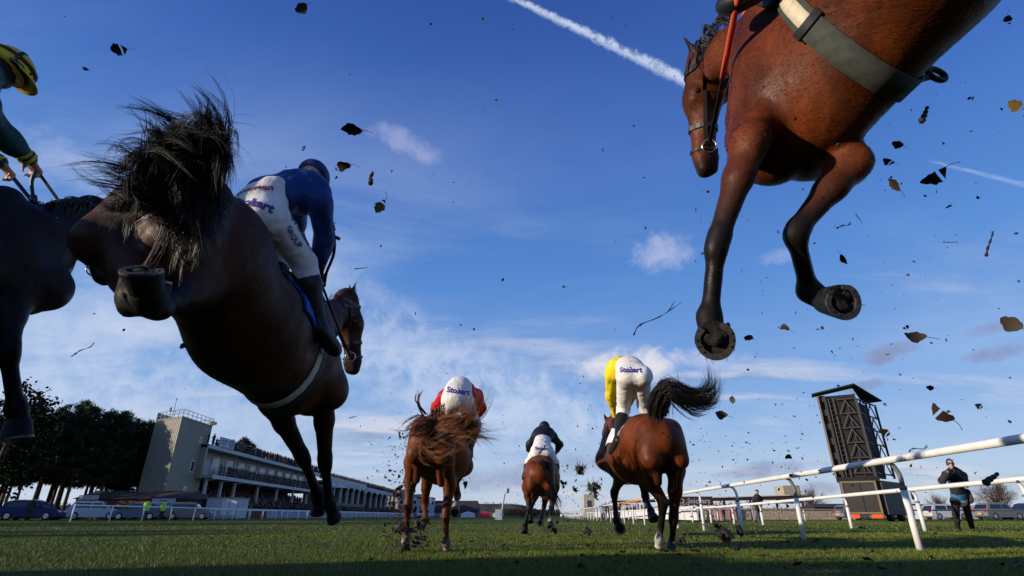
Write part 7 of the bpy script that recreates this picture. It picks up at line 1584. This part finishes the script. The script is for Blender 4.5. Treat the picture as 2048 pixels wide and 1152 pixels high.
# ================================================================== what the hooves throw up
leaf_a = mat('wet_brown_leaf', (.030, .017, .008), rough=.6, spec=.3, var=.5, vscale=60); leaf_b = mat('yellow_brown_leaf', (.17, .11, .025), rough=.6, spec=.3, var=.5, vscale=70)
twig_m = mat('wet_twig', (.030, .020, .013), rough=.8); mud_m = mat('wet_mud', (.018, .010, .006), rough=.5, spec=.5, var=.6, vscale=30, bump=.01, bscale=70); blade_m = mat('torn_grass', (.035, .05, .012), rough=.7)
def leaf_mesh(seed, stem=True):
    """a curled serrated leaf, unit long, with a thin stalk"""
    r = np.random.default_rng(seed); n = 9; M_ = MB(); wmax = r.uniform(.26, .42); curl = r.uniform(-.9, .9); fold = r.uniform(.1, .5); V = []
    for i in range(n):
        t = i / (n - 1); w = wmax * math.sin(math.pi * min(1, t * .96 + .03)) ** .75 * (1 + r.uniform(-.28, .12)); z = curl * (t - .5) ** 2; tw = curl * .5 * (t - .5)
        for q in (-1, 0, 1): V.append((t - .5, q * w * math.cos(tw) + .05 * math.sin(t * 5 + seed), z + abs(q) * w * fold + q * w * math.sin(tw)))
    F = []
    for i in range(n - 1):
        if 0 < i < n - 2 and r.uniform() < .10: continue
        F += [(3 * i, 3 * i + 1, 3 * i + 4, 3 * i + 3), (3 * i + 1, 3 * i + 2, 3 * i + 5, 3 * i + 4)]
    k = len(V); V2 = [(x, y, z - .02) for x, y, z in V]; F2 = [tuple(k + q for q in f[::-1]) for f in F]; M_.add(V + V2, F + F2)
    M_.tube(catmull([(-.48, 0, curl * .23), (-.75, .06, curl * .3), (-.98, r.uniform(-.25, .3), curl * .2 + .1)], 6), [.018, .014, .014, .012, .012, .02], 4)
    return M_
LMESH = []
for k in range(8):
    o = leaf_mesh(100 + k).build('leaf', leaf_b if k == 7 else leaf_a, None, True); LMESH.append(o)
def orient(o, p, size, roll, seed):
    r = np.random.default_rng(seed); n = unit(unit(CAMP - V3(p)) + r.normal(0, .55, 3)); a = math.radians(roll); rt = V3((math.cos(a), 0, math.sin(a))); rt = unit(rt - n * (rt @ n)); up = np.cross(n, rt)
    M = Matrix(((rt[0], up[0], n[0], p[0]), (rt[1], up[1], n[1], p[1]), (rt[2], up[2], n[2], p[2]), (0, 0, 0, 1))); o.matrix_world = M @ Matrix.Scale(size * .95, 4)
used_l = set()
for i, (p, size, roll, lab) in enumerate(LEAVES):
    k = 7 if ('yellowish' in lab or 'brownish' in lab) else i % 7
    if k in used_l: o = LMESH[k].copy(); COL.objects.link(o)
    else: o = LMESH[k]; used_l.add(k)
    orient(o, p, size, roll + 180, 300 + i); tag(o, lab, 'leaf', 'leaves thrown up by the horses')
for i, (p, size) in enumerate(SCRAPS):
    o = LMESH[i % 7].copy(); COL.objects.link(o); orient(o, p, size, i * 57, 700 + i); tag(o, 'small dark leaf scrap flung up into the air', 'leaf scrap', 'small leaf scraps in the air')
for i, (kind, a, b, w, lab) in enumerate(STICKS):
    a, b = V3(a), V3(b); r = np.random.default_rng(i); L_ = np.linalg.norm(b - a); M_ = MB()
    mid = [lerp(a, b, t) + r.normal(0, .035 if kind == 'twig' else .008, 3) * L_ * (0 < t < 1) for t in np.linspace(0, 1, 5)]
    M_.tube(catmull(mid, 12), [w * (.8 + .4 * math.sin(q * 2.1 + i)) * (1 - .045 * q) for q in range(12)], 6)
    if kind == 'twig' and L_ > .08: M_.tube([mid[3], mid[3] + (unit(b - a) * .8 + V3((.1, -.1, .6))) * L_ * .16], [w * .7, w * .3], 5); M_.tube([mid[1], mid[1] + (unit(b - a) * .5 + V3((0, .1, -.5))) * L_ * .08], [w * .7, w * .3], 5)
    o = M_.build('twig' if kind == 'twig' else 'stick', twig_m, None, True); tag(o, lab, 'twig', 'twigs thrown up by the horses')
for i, (p, rad, gr, lab) in enumerate(CLODS):
    r = np.random.default_rng(50 + i); B = Body(max(rad / 9, .004)); p = V3(p)
    for k in range(7):
        c = p + r.normal(0, .45, 3) * rad * (1, .6, 1); B.cap(c, c + r.normal(0, .3, 3) * rad, rad * r.uniform(.18, .45), rad * r.uniform(.08, .3), rad * .10)
    B.grid(); B.fold(rad * .08, 1.6 / rad * 3.2, i); V, F = B.mesh(); e = empty('mud_clod', tuple(np.round(p, 3)), lab, 'mud clod', 'clods thrown up by the hooves'); mk('soil', V, F, mud_m, e, True)
    if gr > .15:
        M_ = MB()
        for k in range(int(44 * gr)):
            d = unit(r.normal(size=3)); M_.tube([p + d * rad * .5, p + d * rad * r.uniform(.7, 1.1) + r.normal(0, .1, 3) * rad, p + d * rad * r.uniform(.95, 1.5) + r.normal(0, .3, 3) * rad], [.0035, .003, .001], 3)
        M_.build('grass_tuft', blade_m, e)
V = []; F = []; r = np.random.default_rng(77)
for (n, c, sx_, sy_, sz_, s0, s1) in SPRAYS:                        # a spray: count, centre, half widths, size range
    for _ in range(n):
        p = V3(c) + r.normal(size=3) * (sx_, 0, sz_) + V3((0, r.uniform(-sy_, sy_), 0))
        if p[2] < .015: continue
        s_ = s0 + (s1 - s0) * r.uniform() ** 2.2; k = len(V); q = r.normal(0, .6, (5, 3)) * s_ * r.uniform(.3, 1.2, 3); V += [tuple(p + a) for a in q]
        F += [(k, k + 1, k + 2), (k, k + 2, k + 3), (k, k + 3, k + 1), (k + 1, k + 4, k + 2), (k + 2, k + 4, k + 3), (k + 3, k + 4, k + 1)]
tag(mk('flying_dirt', V, F, mud_m), 'fine specks of mud and turf hanging in the air', 'dirt', kind='stuff')
